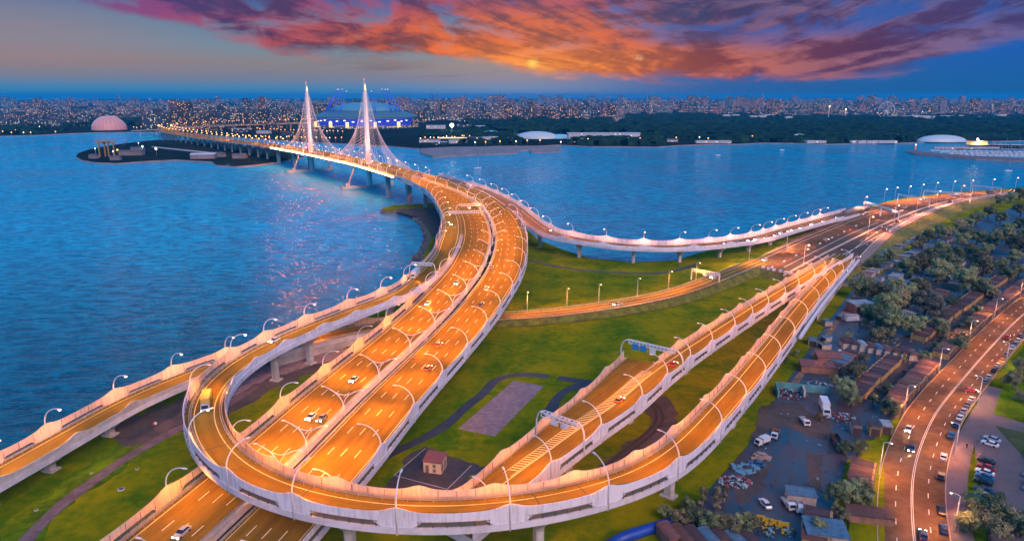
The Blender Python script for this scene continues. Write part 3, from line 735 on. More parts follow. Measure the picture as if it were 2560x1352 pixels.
for i, (x, y) in enumerate([(1312, 778), (1401, 766), (1482, 756), (1573, 742), (1652, 727), (1727, 706)]):
    q = at(x, y, 3.4); d, o = RB.nearest(q)
    place_lamp(P_ST, RB.at(d, -7.2, -1.2), RB.head(d) + math.pi, 'orange roadside lamp on a thin pole in the field, %s from the motorway' % nth(i), 'thin lamp posts along the field road')

# ================================================================== water-side ramp in a long curve on piers
v = thing('curved_ramp', 'slender pink ramp curving over the water on piers at the right', 'viaduct')
NL = RN.L
deck(v, RN, 0, NL - 6, lambda d: -6.0 if d > 190 else -4.0 - d / 190 * 2.0, lambda d: 5.7 if d > 190 else (1.2 if d < 120 else 1.2 + (d - 120) / 70 * 4.5), m=road_mat('asphalt_ramp', (.20, .115, .07)))
lines(v, RN, [-2.8, 4.0], 195, NL - 6, w=.22); lines(v, RN, [-2.2], 20, 195, w=.22)
farpx = [(1374, 559), (1435, 574), (1518, 588), (1615, 596), (1706, 598), (1777, 593), (1831, 587), (1876, 577), (1914, 571), (1953, 563), (1989, 556), (2022, 549), (2055, 541), (2086, 537)]
RNo = Road([RN.at(d, -5.9 if d > 190 else -3.9 - d / 190 * 2) for d in RN.stations(0, NL - 6, 5)], 3, 6)
def n_z(d): return RN.at(d).z
pkF = []
for x, y in farpx:
    z = 14.0
    for _ in range(6): q = at(x, y, z); d, o = RNo.nearest(q); z = RNo.at(d).z + 4.2
    pkF.append(d)
pkF = sorted(pkF)
f0 = pkF[0]; pre = [f0 - 27 * (i + 1) for i in range(7) if f0 - 27 * (i + 1) > 6]
pkF = sorted(pre) + pkF
print('N', round(NL), [round(p) for p in pkF])
barrier(v, RNo, 4, RNo.L, 0, -1, pkF, hm=3.0, hp=4.3, win=False, fine=True)
e_n = RN.nearest(at(1338, 588, 14))[0] - 14
pkNr = [RN.nearest(at(x, y, z))[0] for x, y, z in [(1409, 590, 17), (1505, 607, 15.5), (1617, 615, 15), (1726, 612, 14), (1815, 604, 13)]]
barrier(v, RN, e_n, NL - 40, 5.6, 1, pkNr, hm=1.2, hp=2.6, win=False, low=-.4, panel=False)
rail(v, RN, 190, NL - 6, -4.6, False); rail(v, RN, e_n, NL - 6, 4.7, False); rail(v, RN, 10, 190, -3.0, False)
for x, y in [(1318, 590), (1419, 622), (1577, 640), (1739, 640), (1841, 620), (1917, 606), (1985, 590)]:
    d, o = RN.nearest(at(x, y, 11)); pier(v, RN.at(d, 0), RN.head(d), 1.5, 8.0, 2.4, 2.2)
for i, p in enumerate(pkF):
    place_lamp(P_ARCHB, RNo.at(p, -.4), RNo.head(p) + math.pi, 'glowing curved lamp on the water side of the curved ramp, %s from the bridge' % nth(i), 'curved lamps on the curved ramp over the water')

# ================================================================== middle ramp with its closed stub
v = thing('middle_ramp', 'ramp between the field and the loop, with a hatched strip and a closed stub', 'viaduct')
PL = RP.L
d_st = RP.nearest(at(1660, 915, 10.3))[0]       # here the stub ends
print('P', round(PL), 'stub', round(d_st))
def p_oL(d): return -(5.4 + max(0, d - 10) * .088) if d < d_st else -3.2
deck(v, RP, 0, d_st, p_oL, 7.6); deck(v, RP, d_st, PL, -3.2, 7.4)
lines(v, RP, [0.0], 0, PL, w=.28, m=M_LINEY)
mb = MB(); d = 26.0
while d < d_st - 8:      # hatched strip
    w = 2.0; mb.add([RP.at(d, -2.7 - (d - 20) * .012, .06), RP.at(d + .34, -2.7 - (d - 20) * .012, .06), RP.at(d + 1.29, -.6, .06), RP.at(d + .95, -.6, .06)], [(0, 1, 2, 3)]); d += 1.25
mb.build('hatching', M_LINEY, v)['kind'] = 'stuff'
lines(v, RP, [-.45, lambda d: -2.9 - (d - 20) * .012], 24, d_st - 8, w=.16, m=M_LINEY)
RPo = Road([RP.at(d, p_oL(d) + .1) for d in RP.stations(4, d_st - 2, 4)], 3, 3)
pkS = [RPo.nearest(at(x, y, z + 2.9))[0] for x, y, z in [(1272, 1130, 9.5), (1469, 980, 10.5), (1370, 1058, 10.2), (1528, 923.5, 10.5), (1581.5, 876, 10.4), (1135, 1235, 8.5)]]
barrier(v, RPo, 0, RPo.L, 0, -1, pkS, hm=1.9, hp=3.2, win=False, low=-.3, m=M_WALL_LIT)
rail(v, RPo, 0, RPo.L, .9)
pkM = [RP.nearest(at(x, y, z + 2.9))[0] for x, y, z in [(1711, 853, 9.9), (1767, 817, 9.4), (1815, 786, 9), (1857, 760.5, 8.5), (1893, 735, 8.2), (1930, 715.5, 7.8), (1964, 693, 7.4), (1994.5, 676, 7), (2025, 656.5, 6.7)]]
barrier(v, RP, d_st + 4, PL - 14, -3.1, -1, pkM, hm=1.9, hp=3.3, win=False, m=M_WALL_LIT)
rail(v, RP, d_st - 30, PL - 4, -2.2); rail(v, RP, d_st, PL - 4, -1.7)
pkPr = [RP.nearest(at(x, y, z + 4))[0] for (x, y), z in zip([(1383.5, 1146), (1500.6, 1058), (1594, 988), (1668.6, 934.7), (1727.6, 892.6), (1784, 853), (1834, 814), (1881, 786), (1920, 758), (1955, 732), (1989, 710), (2020, 687), (2048, 668)], (10.2, 10.5, 10.5, 10.3, 10.1, 9.8, 9.3, 8.8, 8.3, 7.8, 7.4, 7, 6.7))]
pkPr = [pkPr[0] - 23] + pkPr
barrier(v, RP, 0, PL - 30, 7.5, 1, pkPr, hm=2.8, hp=4.2)
barrier(v, RP, PL - 30, PL + 0, 7.5, 1, pkPr, hm=2.2, hp=3.2, win=False)
rail(v, RP, 0, PL, 6.6, False)
for x, y in [(1330, 1200), (1428, 1130), (1598, 1015), (1780, 915), (1905, 790), (1230, 1270)]:
    d, o = RP.nearest(at(x, y, 9)); pier(v, RP.at(d, 1.4), RP.head(d), GZ - .3, 8.0, 2.8, 2.2)
mb = MB(); RP.sweep(mb, [(-3.4, -.3), (-4.4, -6.5)], PL - 110, PL + 4); RP.sweep(mb, [(7.9, -.3), (8.9, -6.5)], PL - 110, PL + 4); mb.build('retaining_wall', M_CONC, v)
mb = MB(); L0 = RP.at(d_st, p_oL(d_st)); R0 = RP.at(d_st, -3.6); c = (L0 + R0) / 2; mb.box((c.x, c.y, c.z + .4), ((L0 - R0).length, .5, .9), RP.head(d_st)); mb.build('end_barrier', M_CONC, v)
for i, p in enumerate(sorted(pkPr)):
    place_lamp(P_ARCH, RP.at(p, 7.95), RP.head(p), 'curved white lamp on the outer wall of the middle ramp, %s from the loop' % nth(i), 'curved lamps on the middle ramp')
# the retaining wall of the loop ramp where it comes down, blue-grey
v = thing('retaining_wall', 'long pale retaining wall under the loop ramp beside the garage yards', 'wall')
mb = MB(); RL.sweep(mb, [(8.3, -1.2), (9.4, -1.3), (9.4, -1.6), (8.6, -1.7), (8.9, -8.5)], LL - 125, LL + 6); mb.build('wall_face', M_CONC, v)
mb = MB(); RL.sweep(mb, [(8.9, .9), (10.0, .85), (10.0, -.35), (8.9, -.3)], LL - 175, LL + 2, closed=True); mb.build('coping', M_STEEL, v)
# ================================================================== water
def water_mat():
    m = bpy.data.materials.new('water'); m.use_nodes = True; t = m.node_tree; b = t.nodes['Principled BSDF']; q = NG(t)
    b.inputs['Roughness'].default_value = .14; b.inputs['IOR'].default_value = 1.36
    b.inputs['Specular IOR Level'].default_value = .55; b.inputs['Specular Tint'].default_value = (.20, .95, 1, 1)
    pos = q.n('ShaderNodeNewGeometry').outputs['Position']
    mp = q.n('ShaderNodeMapping'); mp.inputs['Rotation'].default_value = (0, 0, math.radians(-14)); mp.inputs['Scale'].default_value = (.42, 1.0, 1.0); t.links.new(pos, mp.inputs[0])
    a = q.noise(mp.outputs[0], .21, 4, .60, .7); c = q.noise(mp.outputs[0], .8, 3, .6, .4); l = q.noise(pos, .006, 5, .6, 1.2); sw = q.noise(mp.outputs[0], .035, 3, .5, .5)
    hgt = q.m('ADD', q.m('ADD', q.m('MULTIPLY', a, 3.8), q.m('MULTIPLY', c, 1.1)), q.m('MULTIPLY', sw, 4.0))
    amp = q.ss(l, .36, .64, .40, 1.1)
    bn = q.n('ShaderNodeBump'); bn.inputs['Distance'].default_value = 1.0; q.put(bn.inputs['Height'], hgt); q.put(bn.inputs['Strength'], amp); t.links.new(bn.outputs[0], b.inputs['Normal'])
    cr = q.ss(q.m('ADD', q.m('MULTIPLY', a, .65), q.m('MULTIPLY', c, .35)), .40, .60)                     # lighter crests, darker troughs: wave light painted into the colour
    trough_col = q.mix(q.ss(l, .38, .62), (.0, .16, .32), (.0, .24, .44)); clear = q.mix(q.ss(l, .38, .62), (.0, .44, .72), (.0, .60, .92))  # bright sky reflection is put into the body colour
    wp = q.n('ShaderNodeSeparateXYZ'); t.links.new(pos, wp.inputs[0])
    dk = q.m('MULTIPLY', q.ss(wp.outputs[1], 150, 560, .22, 1.0), q.ss(wp.outputs[0], -250, 350, 1.0, .74))     # weaker near sky reflection painted in as darkening; also darker to the east
    vm = q.n('ShaderNodeVectorMath', operation='SCALE'); q.put(vm.inputs[0], q.mix(cr, trough_col, clear)); q.put(vm.inputs[3], dk)
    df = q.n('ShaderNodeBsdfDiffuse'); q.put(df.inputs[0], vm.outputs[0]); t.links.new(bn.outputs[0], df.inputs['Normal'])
    gl = q.n('ShaderNodeBsdfGlossy'); gl.inputs['Color'].default_value = (.80, .96, 1, 1); gl.inputs['Roughness'].default_value = .09; t.links.new(bn.outputs[0], gl.inputs['Normal'])
    fr = q.n('ShaderNodeFresnel'); fr.inputs['IOR'].default_value = 1.33; t.links.new(bn.outputs[0], fr.inputs['Normal'])
    mxs = q.n('ShaderNodeMixShader'); t.links.new(fr.outputs[0], mxs.inputs[0]); t.links.new(df.outputs[0], mxs.inputs[1]); t.links.new(gl.outputs[0], mxs.inputs[2])
    t.links.new(mxs.outputs[0], t.nodes['Material Output'].inputs['Surface']); t.nodes.remove(b)
    return m
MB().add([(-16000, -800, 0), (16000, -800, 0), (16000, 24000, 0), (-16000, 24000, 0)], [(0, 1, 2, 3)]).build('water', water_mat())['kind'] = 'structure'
# ================================================================== ground
M_GRASS = mat('grass_field', (.24, .22, .002), .95, var=.0, col2=(.06, .13, .003), scale=.05, coord='World', bump=.25, bscale=.5, spec=0)
M_GRASSD = mat('grass_dark', (.12, .21, .004), .95, col2=(.04, .08, .006), scale=.07, coord='World', bump=.25, bscale=.5, spec=0)
M_ROCK = mat('shore_rock', (.22, .20, .21), .95, col2=(.05, .045, .055), scale=.35, coord='World', bump=.5, bscale=.5)
M_DIRT = mat('bare_ground', (.10, .075, .065), .95, col2=(.045, .035, .04), scale=.12, coord='World', bump=.1)
M_YARD = mat('wet_yard', (.012, .060, .105), .45, col2=(.075, .042, .045), scale=.06, coord='World', bump=.05, bscale=.8)
M_PATH = mat('path_tarmac', (.055, .050, .065), .8, var=.3, scale=.15, coord='World')
M_GRAV = mat('violet_gravel', (.23, .17, .20), .95, var=.3, scale=.5, coord='World', bump=.1, bscale=1.2)
sh = [(-560, 20, 0)]
def P2(x, y, z=0): v = at(x, y, z); return (v.x, v.y)
bw = [RB.at(d, -5.0) for d in (0, 30, 60, 90, 112)]
west = [(-230, -60), (-185, 90)] + [(v.x, v.y) for v in bw] + [P2(x, y) for x, y in [(700, 880), (800, 835), (905, 790), (942, 772), (985, 752), (1040, 705), (1062, 640), (1078, 605), (1064, 572), (1040, 545), (1000, 534), (960, 536), (956, 528), (985, 519), (1050, 517), (1110, 514)]]
tip = [P2(1180, 520), P2(1260, 545), P2(1322, 585)]
east = [P2(x, y) for x, y in [(1345, 607), (1405, 632), (1475, 655), (1577, 664.5), (1690, 660), (1741, 643), (1850, 611), (1950, 583), (2040, 560), (2110, 541), (2160, 530), (2210, 511), (2266, 500), (2377, 487), (2560, 474)]]
far_e = [(east[-1][0] + 500, east[-1][1] + 180), (1500, 700), (1500, -100), (-230, -100)]
poly_mesh('ground', west + tip + east + far_e, GZ - .5, M_GRASS, 4.5, 5.0, m2=M_ROCK)['kind'] = 'structure'
def patch(name, pxs, m, z=GZ - .5 + .02, world=None):
    w = world or [P2(x, y, GZ) for x, y in pxs]
    if name in ('bare_ground', 'grass', 'shore_ground', 'gravel_strip'):       # ragged outline
        r = []
        for (xa, ya), (xb, yb) in zip(w, w[1:] + w[:1]):
            n = max(1, int(math.hypot(xb - xa, yb - ya) / 1.6)); k = 1.5
            for i in range(n):
                x, y = xa + (xb - xa) * i / n, ya + (yb - ya) * i / n
                r.append((x + k * 1.6 * noise.noise(Vector((x * .16, y * .16, 1))) + k * .6 * noise.noise(Vector((x * .7, y * .7, 4))), y + k * 1.6 * noise.noise(Vector((x * .16, y * .16, 7))) + k * .6 * noise.noise(Vector((x * .7, y * .7, 9)))))
        w = r
    o = poly_mesh(name, w, z, m); o['kind'] = 'structure'; return o
def strip(name, pxs, w, m, z, step=3):
    r = Road([at(x, y, z) for x, y in pxs], step, 4); mb = MB()
    r.sweep(mb, lambda d: [(-w / 2 * (1 + .12 * math.sin(d * .31)), 0), (w / 2 * (1 + .1 * math.sin(d * .23 + 1)), 0)], 0, r.L); o = mb.build(name, m); o['kind'] = 'structure'; return r
G = GZ - .5
patch('grass', [(-60, 1400), (0, 1345), (160, 1200), (300, 1105), (440, 1040), (470, 1060), (330, 1150), (160, 1270), (60, 1400)], M_GRASSD, G + .03)
patch('bare_ground', [(250, 1075), (480, 980), (700, 880), (860, 850), (930, 880), (700, 960), (560, 1040), (330, 1120)], M_DIRT, G + .04)
patch('gravel_strip', [(560, 960), (640, 915), (760, 890), (900, 862), (880, 885), (740, 920), (640, 955), (590, 985)], M_GRAV, G + .06)
patch('bare_ground', [(975, 1185), (1058, 1112), (1190, 1158), (1150, 1255), (1010, 1262), (950, 1225)], M_DIRT, G + .04)
patch('bare_ground', [(1610, 1000), (1660, 985), (1700, 1030), (1660, 1120), (1540, 1200), (1440, 1210), (1560, 1110), (1630, 1060)], M_DIRT, G + .03)
patch('shore_ground', [(1070, 640), (1085, 600), (1070, 570), (1045, 543), (1000, 530), (985, 521), (1050, 519), (1110, 516), (1180, 523), (1230, 560), (1250, 620), (1180, 660)], M_DIRT, G + .04)
strip('path', [(20, 1400), (120, 1290), (200, 1225), (300, 1155), (430, 1078), (520, 1040), (640, 965)], 3.6, mat('track_gravel', (.15, .10, .11), .95, var=.4, scale=.3, coord='World'), G + .08)
strip('path', [(940, 1150), (985, 1128), (1090, 1080), (1150, 1030), (1205, 985), (1235, 952), (1270, 937), (1320, 934), (1372, 941)], 3.6, M_PATH, G + .09)
strip('path', [(1395, 944), (1440, 951), (1500, 957), (1560, 965)], 3.6, M_PATH, G + .085)
strip('path', [(1470, 958), (1420, 970), (1388, 1000), (1370, 1040), (1340, 1100), (1290, 1140), (1225, 1172), (1150, 1182)], 3.6, M_PATH, G + .08)
strip('path', [(1310, 648), (1370, 662), (1450, 674), (1560, 682), (1660, 682), (1745, 660)], 3.4, M_PATH, G + .08)
for o_ in (-.9, .9):
    strip('dirt_track', [(1630 + o_ * 6, 1005), (1652 + o_ * 8, 1030), (1645 + o_ * 10, 1062), (1590 + o_ * 10, 1110), (1520 + o_ * 10, 1165), (1470 + o_ * 10, 1200)], 1.1, mat('rut_mud', (.035, .022, .02), .9), G + .10)
patch('gravel_pad', [(1145, 1068), (1285, 948), (1360, 962), (1237, 1087)], M_GRAV, G + .07)
patch('paved_pad', [(985, 1187), (1063, 1120), (1178, 1163), (1118, 1222)], mat('pad_paving', (.05, .045, .055), .85, var=.3, scale=.5, coord='World'), G + .11)
for a_, b_ in (((985, 1187), (1063, 1120)), ((1178, 1163), (1118, 1222)), ((1118, 1222), (985, 1187))):
    strip('kerb', [a_, b_], .25, M_CONC, G + .16)
# kiosk on the pad
v = thing('transformer_house', 'small cream house with a red-brown roof on the dark paved pad', 'house', at(1088, 1172, GZ - .4), math.radians(-14))
M_CREAM = mat('cream_render', (.62, .50, .36), .85, var=.1, scale=.6)
MB().box((0, 0, 1.7), (5.2, 4.6, 3.4)).build('wall', M_CREAM, v)
mb = MB(); mb.add([(-2.9, -2.6, 3.4), (2.9, -2.6, 3.4), (2.9, 2.6, 4.0), (-2.9, 2.6, 4.0), (-2.9, -2.6, 3.6), (2.9, -2.6, 3.6), (2.9, 2.6, 4.2), (-2.9, 2.6, 4.2)], [(0, 3, 2, 1), (4, 5, 6, 7), (0, 1, 5, 4), (1, 2, 6, 5), (2, 3, 7, 6), (3, 0, 4, 7)])
mb.build('roof', mat('roof_oxide', (.20, .055, .055), .6, var=.15, scale=.8), v)
for x, z, w, h in ((-1.5, 1.2, 1.0, 2.3), (.6, 2.3, .9, 1.0), (.6, .9, .9, 1.0)): MB().box((x, -2.32, z), (w, .06, h)).build('door' if h > 2 else 'window', mat('grey_louvre', (.16, .13, .15), .6), v)
for y in (-1.2, 1.0): MB().box((2.62, y, 1.6), (.06, 1.5, 2.4)).build('door', mat('grey_louvre', (.16, .13, .15), .6), v)
# ================================================================== highway embankment at the right
HZ = 5.6
upE = [P2(x, y, HZ) for x, y in [(1890, 650), (2000, 590), (2085, 552), (2155, 530), (2210, 508), (2266, 498), (2377, 485), (2560, 472), (2800, 462)]]
loE = [P2(x, y, HZ) for x, y in [(2800, 468), (2600, 477), (2543, 480), (2474, 495), (2405, 505), (2349, 524), (2294, 549), (2238, 580), (2183, 635), (2147, 668), (2110, 690), (2070, 672), (1990, 690), (1925, 680), (1890, 668)]]
v = poly_mesh('highway', upE + loE, HZ, M_ASPH_S, 3.2, 5.5, m2=mat('verge_grass', (.20, .17, .003), .95)); v['kind'] = 'structure'
darkE = [P2(x, y, HZ) for x, y in [(1925, 676), (2000, 640), (2085, 595), (2180, 552), (2240, 531), (2300, 515), (2380, 502), (2560, 481), (2560, 478.5), (2470, 487), (2380, 497), (2290, 520), (2215, 553), (2160, 590), (2110, 628), (2060, 662), (1985, 690)]]
poly_mesh('highway_surface', darkE[:8] + [P2(x, y, HZ) for x, y in [(2560, 479), (2480, 490), (2400, 500), (2330, 520), (2270, 545), (2215, 577), (2160, 625), (2110, 655), (2060, 664), (1985, 690)]], HZ + .02, M_ASPH_D)['kind'] = 'structure'
verge = [P2(x, y, HZ) for x, y in [(2147, 667), (2183, 634), (2238, 579), (2294, 548), (2349, 523), (2405, 504.5), (2474, 494.5), (2543, 479.8), (2543, 478.5), (2470, 491.5), (2400, 501), (2340, 517), (2280, 541), (2225, 570), (2170, 618), (2135, 655)]]
poly_mesh('verge_paving', verge, HZ + .04, mat('verge_paving', (.30, .19, .15), .9, var=.2, scale=.2, coord='World'))['kind'] = 'structure'
def hline(name, pxs, w, dz=.07, dash=None, m=None):
    r = Road([at(x, y, HZ + dz) for x, y in pxs], 4, 4); mb = MB()
    if dash:
        d = 0
        while d < r.L - dash[0]: r.sweep(mb, [(-w / 2, 0), (w / 2, 0)], d, d + dash[0], dash[0]); d += dash[0] + dash[1]
    else: r.sweep(mb, [(-w / 2, 0), (w / 2, 0)], 0, r.L)
    o = mb.build(name, m or M_LINE); o['kind'] = 'stuff' if dash else 'structure'; return r
hline('edge_line', [(1985, 692), (2060, 660), (2135, 622), (2180, 598), (2230, 572), (2290, 540), (2340, 519), (2400, 503), (2480, 491), (2560, 480)], .5)
hline('edge_line', [(2085, 662), (2135, 622), (2185, 585), (2240, 556), (2310, 530), (2385, 508)], .4)
hline('edge_line', [(2150, 640), (2200, 592), (2260, 557), (2320, 529), (2385, 506)], .4)
hline('edge_line', [(1960, 668), (2050, 622), (2130, 583), (2195, 556)], .4)
hline('edge_line', [(1905, 648), (2000, 606), (2080, 573), (2150, 545), (2230, 522), (2330, 500), (2560, 474)], .35)
hline('edge_line', [(1905, 640), (2000, 598), (2080, 566), (2150, 538), (2230, 514)], .35)
for p in ([(2150, 603), (2240, 560), (2330, 520), (2420, 499), (2560, 479.6)], [(2165, 612), (2250, 566), (2340, 523), (2420, 501)], [(2180, 540), (2260, 518), (2350, 500), (2560, 476)], [(2190, 533), (2270, 512), (2380, 494), (2560, 474.5)]):
    hline('lane_dashes', p, .35, dash=(5, 8))
# concrete central barriers
RH = []
for pxs, w_, nm in (([(1958, 690), (2050, 640), (2150, 590), (2230, 552), (2310, 521), (2385, 502), (2560, 478)], .7, 'concrete median barrier along the middle of the wide highway'),
                    ([(2044, 566), (2100, 553), (2165, 534)], .6, 'low concrete barrier beside the merging curved ramp')):
    r = Road([at(x, y, HZ) for x, y in pxs], 4, 4); mb = MB(); r.sweep(mb, [(-w_ / 2, 0), (-.15, 1.0), (.15, 1.0), (w_ / 2, 0)], 0, r.L, closed=True); o = mb.build('median_barrier', M_CONC); tag(o, nm, 'barrier'); RH.append(r)
# white blocks closing the unused carriageway
for i, (x, y) in enumerate([(1908, 671), (1921, 674), (1934, 677), (1951, 680), (1963, 683), (1976, 686)]):
    o = MB().box((0, 0, .75), (1.9, .8, 1.5)).build('concrete_block', M_STEEL); o.location = at(x, y, HZ); o.rotation_euler = (0, 0, -.35)
    tag(o, 'white concrete block closing the unused carriageway, %s from the left' % nth(i), 'block', 'white blocks closing the carriageway')
# red and white plastic barriers
M_RED = mat('red_plastic', (.65, .07, .03), .5); M_WHT = mat('white_plastic', (.8, .75, .72), .5)
for i in range(16):
    x = 1930 + i * 15; y = 669 - i * 7.4 + (2 if i % 2 else 0); o = MB().box((0, 0, .4), (2.6, .6, .8), top=.8).build('plastic_barrier', M_RED if i % 2 else M_WHT); o.location = at(x, y, HZ + .05); o.rotation_euler = (0, 0, .75)
    tag(o, '%s plastic road barrier on the highway, %s of the row from the left' % ('red' if i % 2 else 'white', nth(i)), 'road barrier', 'plastic barriers between the carriageways')
# embankment slope reading as bright grass
emb = Road([Vector((*p, HZ - .1)) for p in reversed(loE[:10])], 5, 3); mb = MB()
emb.sweep(mb, [(0.3, 0), (3, -.25), (9, -2.3), (14, -3.0)], 0, emb.L); mb.build('embankment', mat('verge_grass', (.20, .17, .003), .95))['kind'] = 'structure'
# highway lamps
hl = [(2167, 505), (2217, 491), (2244, 483), (2277, 476), (2309, 476), (2345, 472), (2388, 470), (2433, 468), (2486, 466), (2545, 463)]
for i, (x, y) in enumerate(hl):
    yb = (533, 511, 507, 503, 498, 493, 489, 486, 483, 479)[i]
    place_lamp(P_STW, at(x - 8, yb - 4, HZ), math.radians(200), 'tall glowing lamp on the water edge of the highway, %s from the left' % nth(i), 'tall lamps along the highway')
for i, (x, y) in enumerate([(2008, 665), (1872, 652), (1966, 623), (2170, 585), (2235, 553), (2290, 535), (2340, 512), (2400, 497)]):
    place_lamp(P_STW, at(x, y, HZ), math.radians(150), 'lamp post among the highway lanes, %s of the inner row' % nth(i), 'lamp posts among the highway lanes')

# ================================================================== street at the right
RSt = Road([at(x, y, GZ) for x, y in [(2300, 1440), (2285, 1351), (2279, 1221), (2290.6, 1148.5), (2311, 1090), (2334, 1041), (2357.7, 1007), (2412.7, 941), (2488, 856), (2559.5, 785), (2700, 668), (2850, 575)]], 3, 10)
R0 = RSt.nearest(at(2285, 1351, 3))[0]
mb = MB(); RSt.sweep(mb, [(-7.7, 0), (0, .05), (7.5, 0)], 0, RSt.L); o = mb.build('street', M_ASPH_S); o['kind'] = 'structure'; o.location.z = .02
for nm, pr in (('kerb', [(-7.9, -.4), (-7.9, .15), (-7.7, .15), (-7.7, -.1)]), ('kerb', [(7.5, -.1), (7.5, .15), (7.75, .15), (7.75, -.4)])):
    mb = MB(); RSt.sweep(mb, pr, 0, RSt.L); mb.build(nm, mat('kerb_stone', (.42, .30, .24), .85))['kind'] = 'structure'
mb = MB(); RSt.sweep(mb, [(-.28, .09), (-.12, .09)], 0, RSt.L); RSt.sweep(mb, [(.12, .09), (.28, .09)], 0, RSt.L); mb.build('centre_line', M_LINE)['kind'] = 'structure'
mb = MB()
for o_ in (-3.7, 3.7):
    d = 2
    while d < RSt.L - 4: RSt.sweep(mb, [(o_ - .11, .085), (o_ + .11, .085)], d, d + 2.6, 2.6); d += 8.4
mb.build('lane_dashes', M_LINE)['kind'] = 'stuff'
mb = MB(); RSt.sweep(mb, [(7.75, .02), (12.6, .02)], 0, R0 + 66); o = mb.build('pavement', mat('pavement_asphalt', (.17, .11, .11), .9, var=.25, scale=.15, coord='World')); o['kind'] = 'structure'
def q_poly(name, doffs, m, z):
    o = poly_mesh(name, [(lambda v: (v.x, v.y))(RSt.at(R0 + d, of)) for d, of in doffs], z, m); o['kind'] = 'structure'; return o
q_poly('car_park', [(-40, 12.6), (62, 12.6), (66, 7.8), (118, 7.8), (118, 16), (92, 16), (88, 40), (60, 70), (-40, 80)], mat('car_park_asphalt', (.075, .075, .095), .8, col2=(.13, .10, .105), scale=.05, coord='World'), GZ - .02)
q_poly('grass', [(62, 25), (82, 16), (84, 34), (72, 44), (58, 44)], mat('lawn', (.05, .07, .012), .95, var=.5, scale=.2, coord='World', bump=.2), GZ + .06)
q_poly('grass', [(92, 14), (150, 9.5), (200, 9.5), (200, 40), (92, 40)], M_GRASSD, GZ + .06)
q_poly('grass', [(-40, -8.2), (40, -8.2), (48, -11), (44, -15), (-40, -17)], M_GRASS, GZ + .05)
# ================================================================== cable-stayed bridge
BR = px_road([(1101, 463, 23.6), (1048, 446, 25.2), (1000, 431.5, 26.3), (921, 409.5, 27), (850, 394.5, 27), (779, 380.5, 26.5), (735, 373, 25.5), (690, 365, 24.3), (640, 359, 22.8), (588, 353, 21.5), (545, 347.5, 20), (500, 342, 19), (460, 336.5, 18.5), (428, 330, 18.2), (414, 325, 18.2)], 4, 20)
def bs(x, y, z=26): return BR.nearest(at(x, y, z))[0]
b0 = bs(1040, 444, 25.4) - 4; b1 = bs(690, 365, 24.3); pyl = [bs(921, 409.5, 27), bs(779, 380.5, 26.5)]
BW = 18.5
v = thing('cable_stayed_bridge', 'cable-stayed road bridge with two white pylons over the channel', 'bridge')
deck(v, BR, b0, b1, -BW, BW, thick=2.4, mg=M_CONC)
lines(v, BR, [-2.2, 2.2, -15.5, 15.5], b0, b1, w=.3, m=M_LINEY)
dashes(v, BR, [-12.2, -8.7, -5.2, 5.2, 8.7, 12.2], b0, b1, w=.3)
rail(v, BR, b0, b1, -1.6, False); rail(v, BR, b0, b1, 1.6, False); rail(v, BR, b0, b1, -16.8, False); rail(v, BR, b0, b1, 16.8, False)
M_PYL = mat('pylon_white', (.80, .68, .66), .55, var=.08, scale=.05)
M_CAB = mat('cable_white', (.85, .74, .72), .5)
E_LED = emis('led_strip_glow', (1.0, .27, .05), 170)
mb = MB(); BR.sweep(mb, [(-BW - .75, -.5), (-BW - .85, .25), (-BW - .55, .25), (-BW - .55, -.5)], bs(966, 443, 26), bs(692, 369, 24.3), 5, closed=True); mb.build('light_strip', E_LED, v)
NC = 14
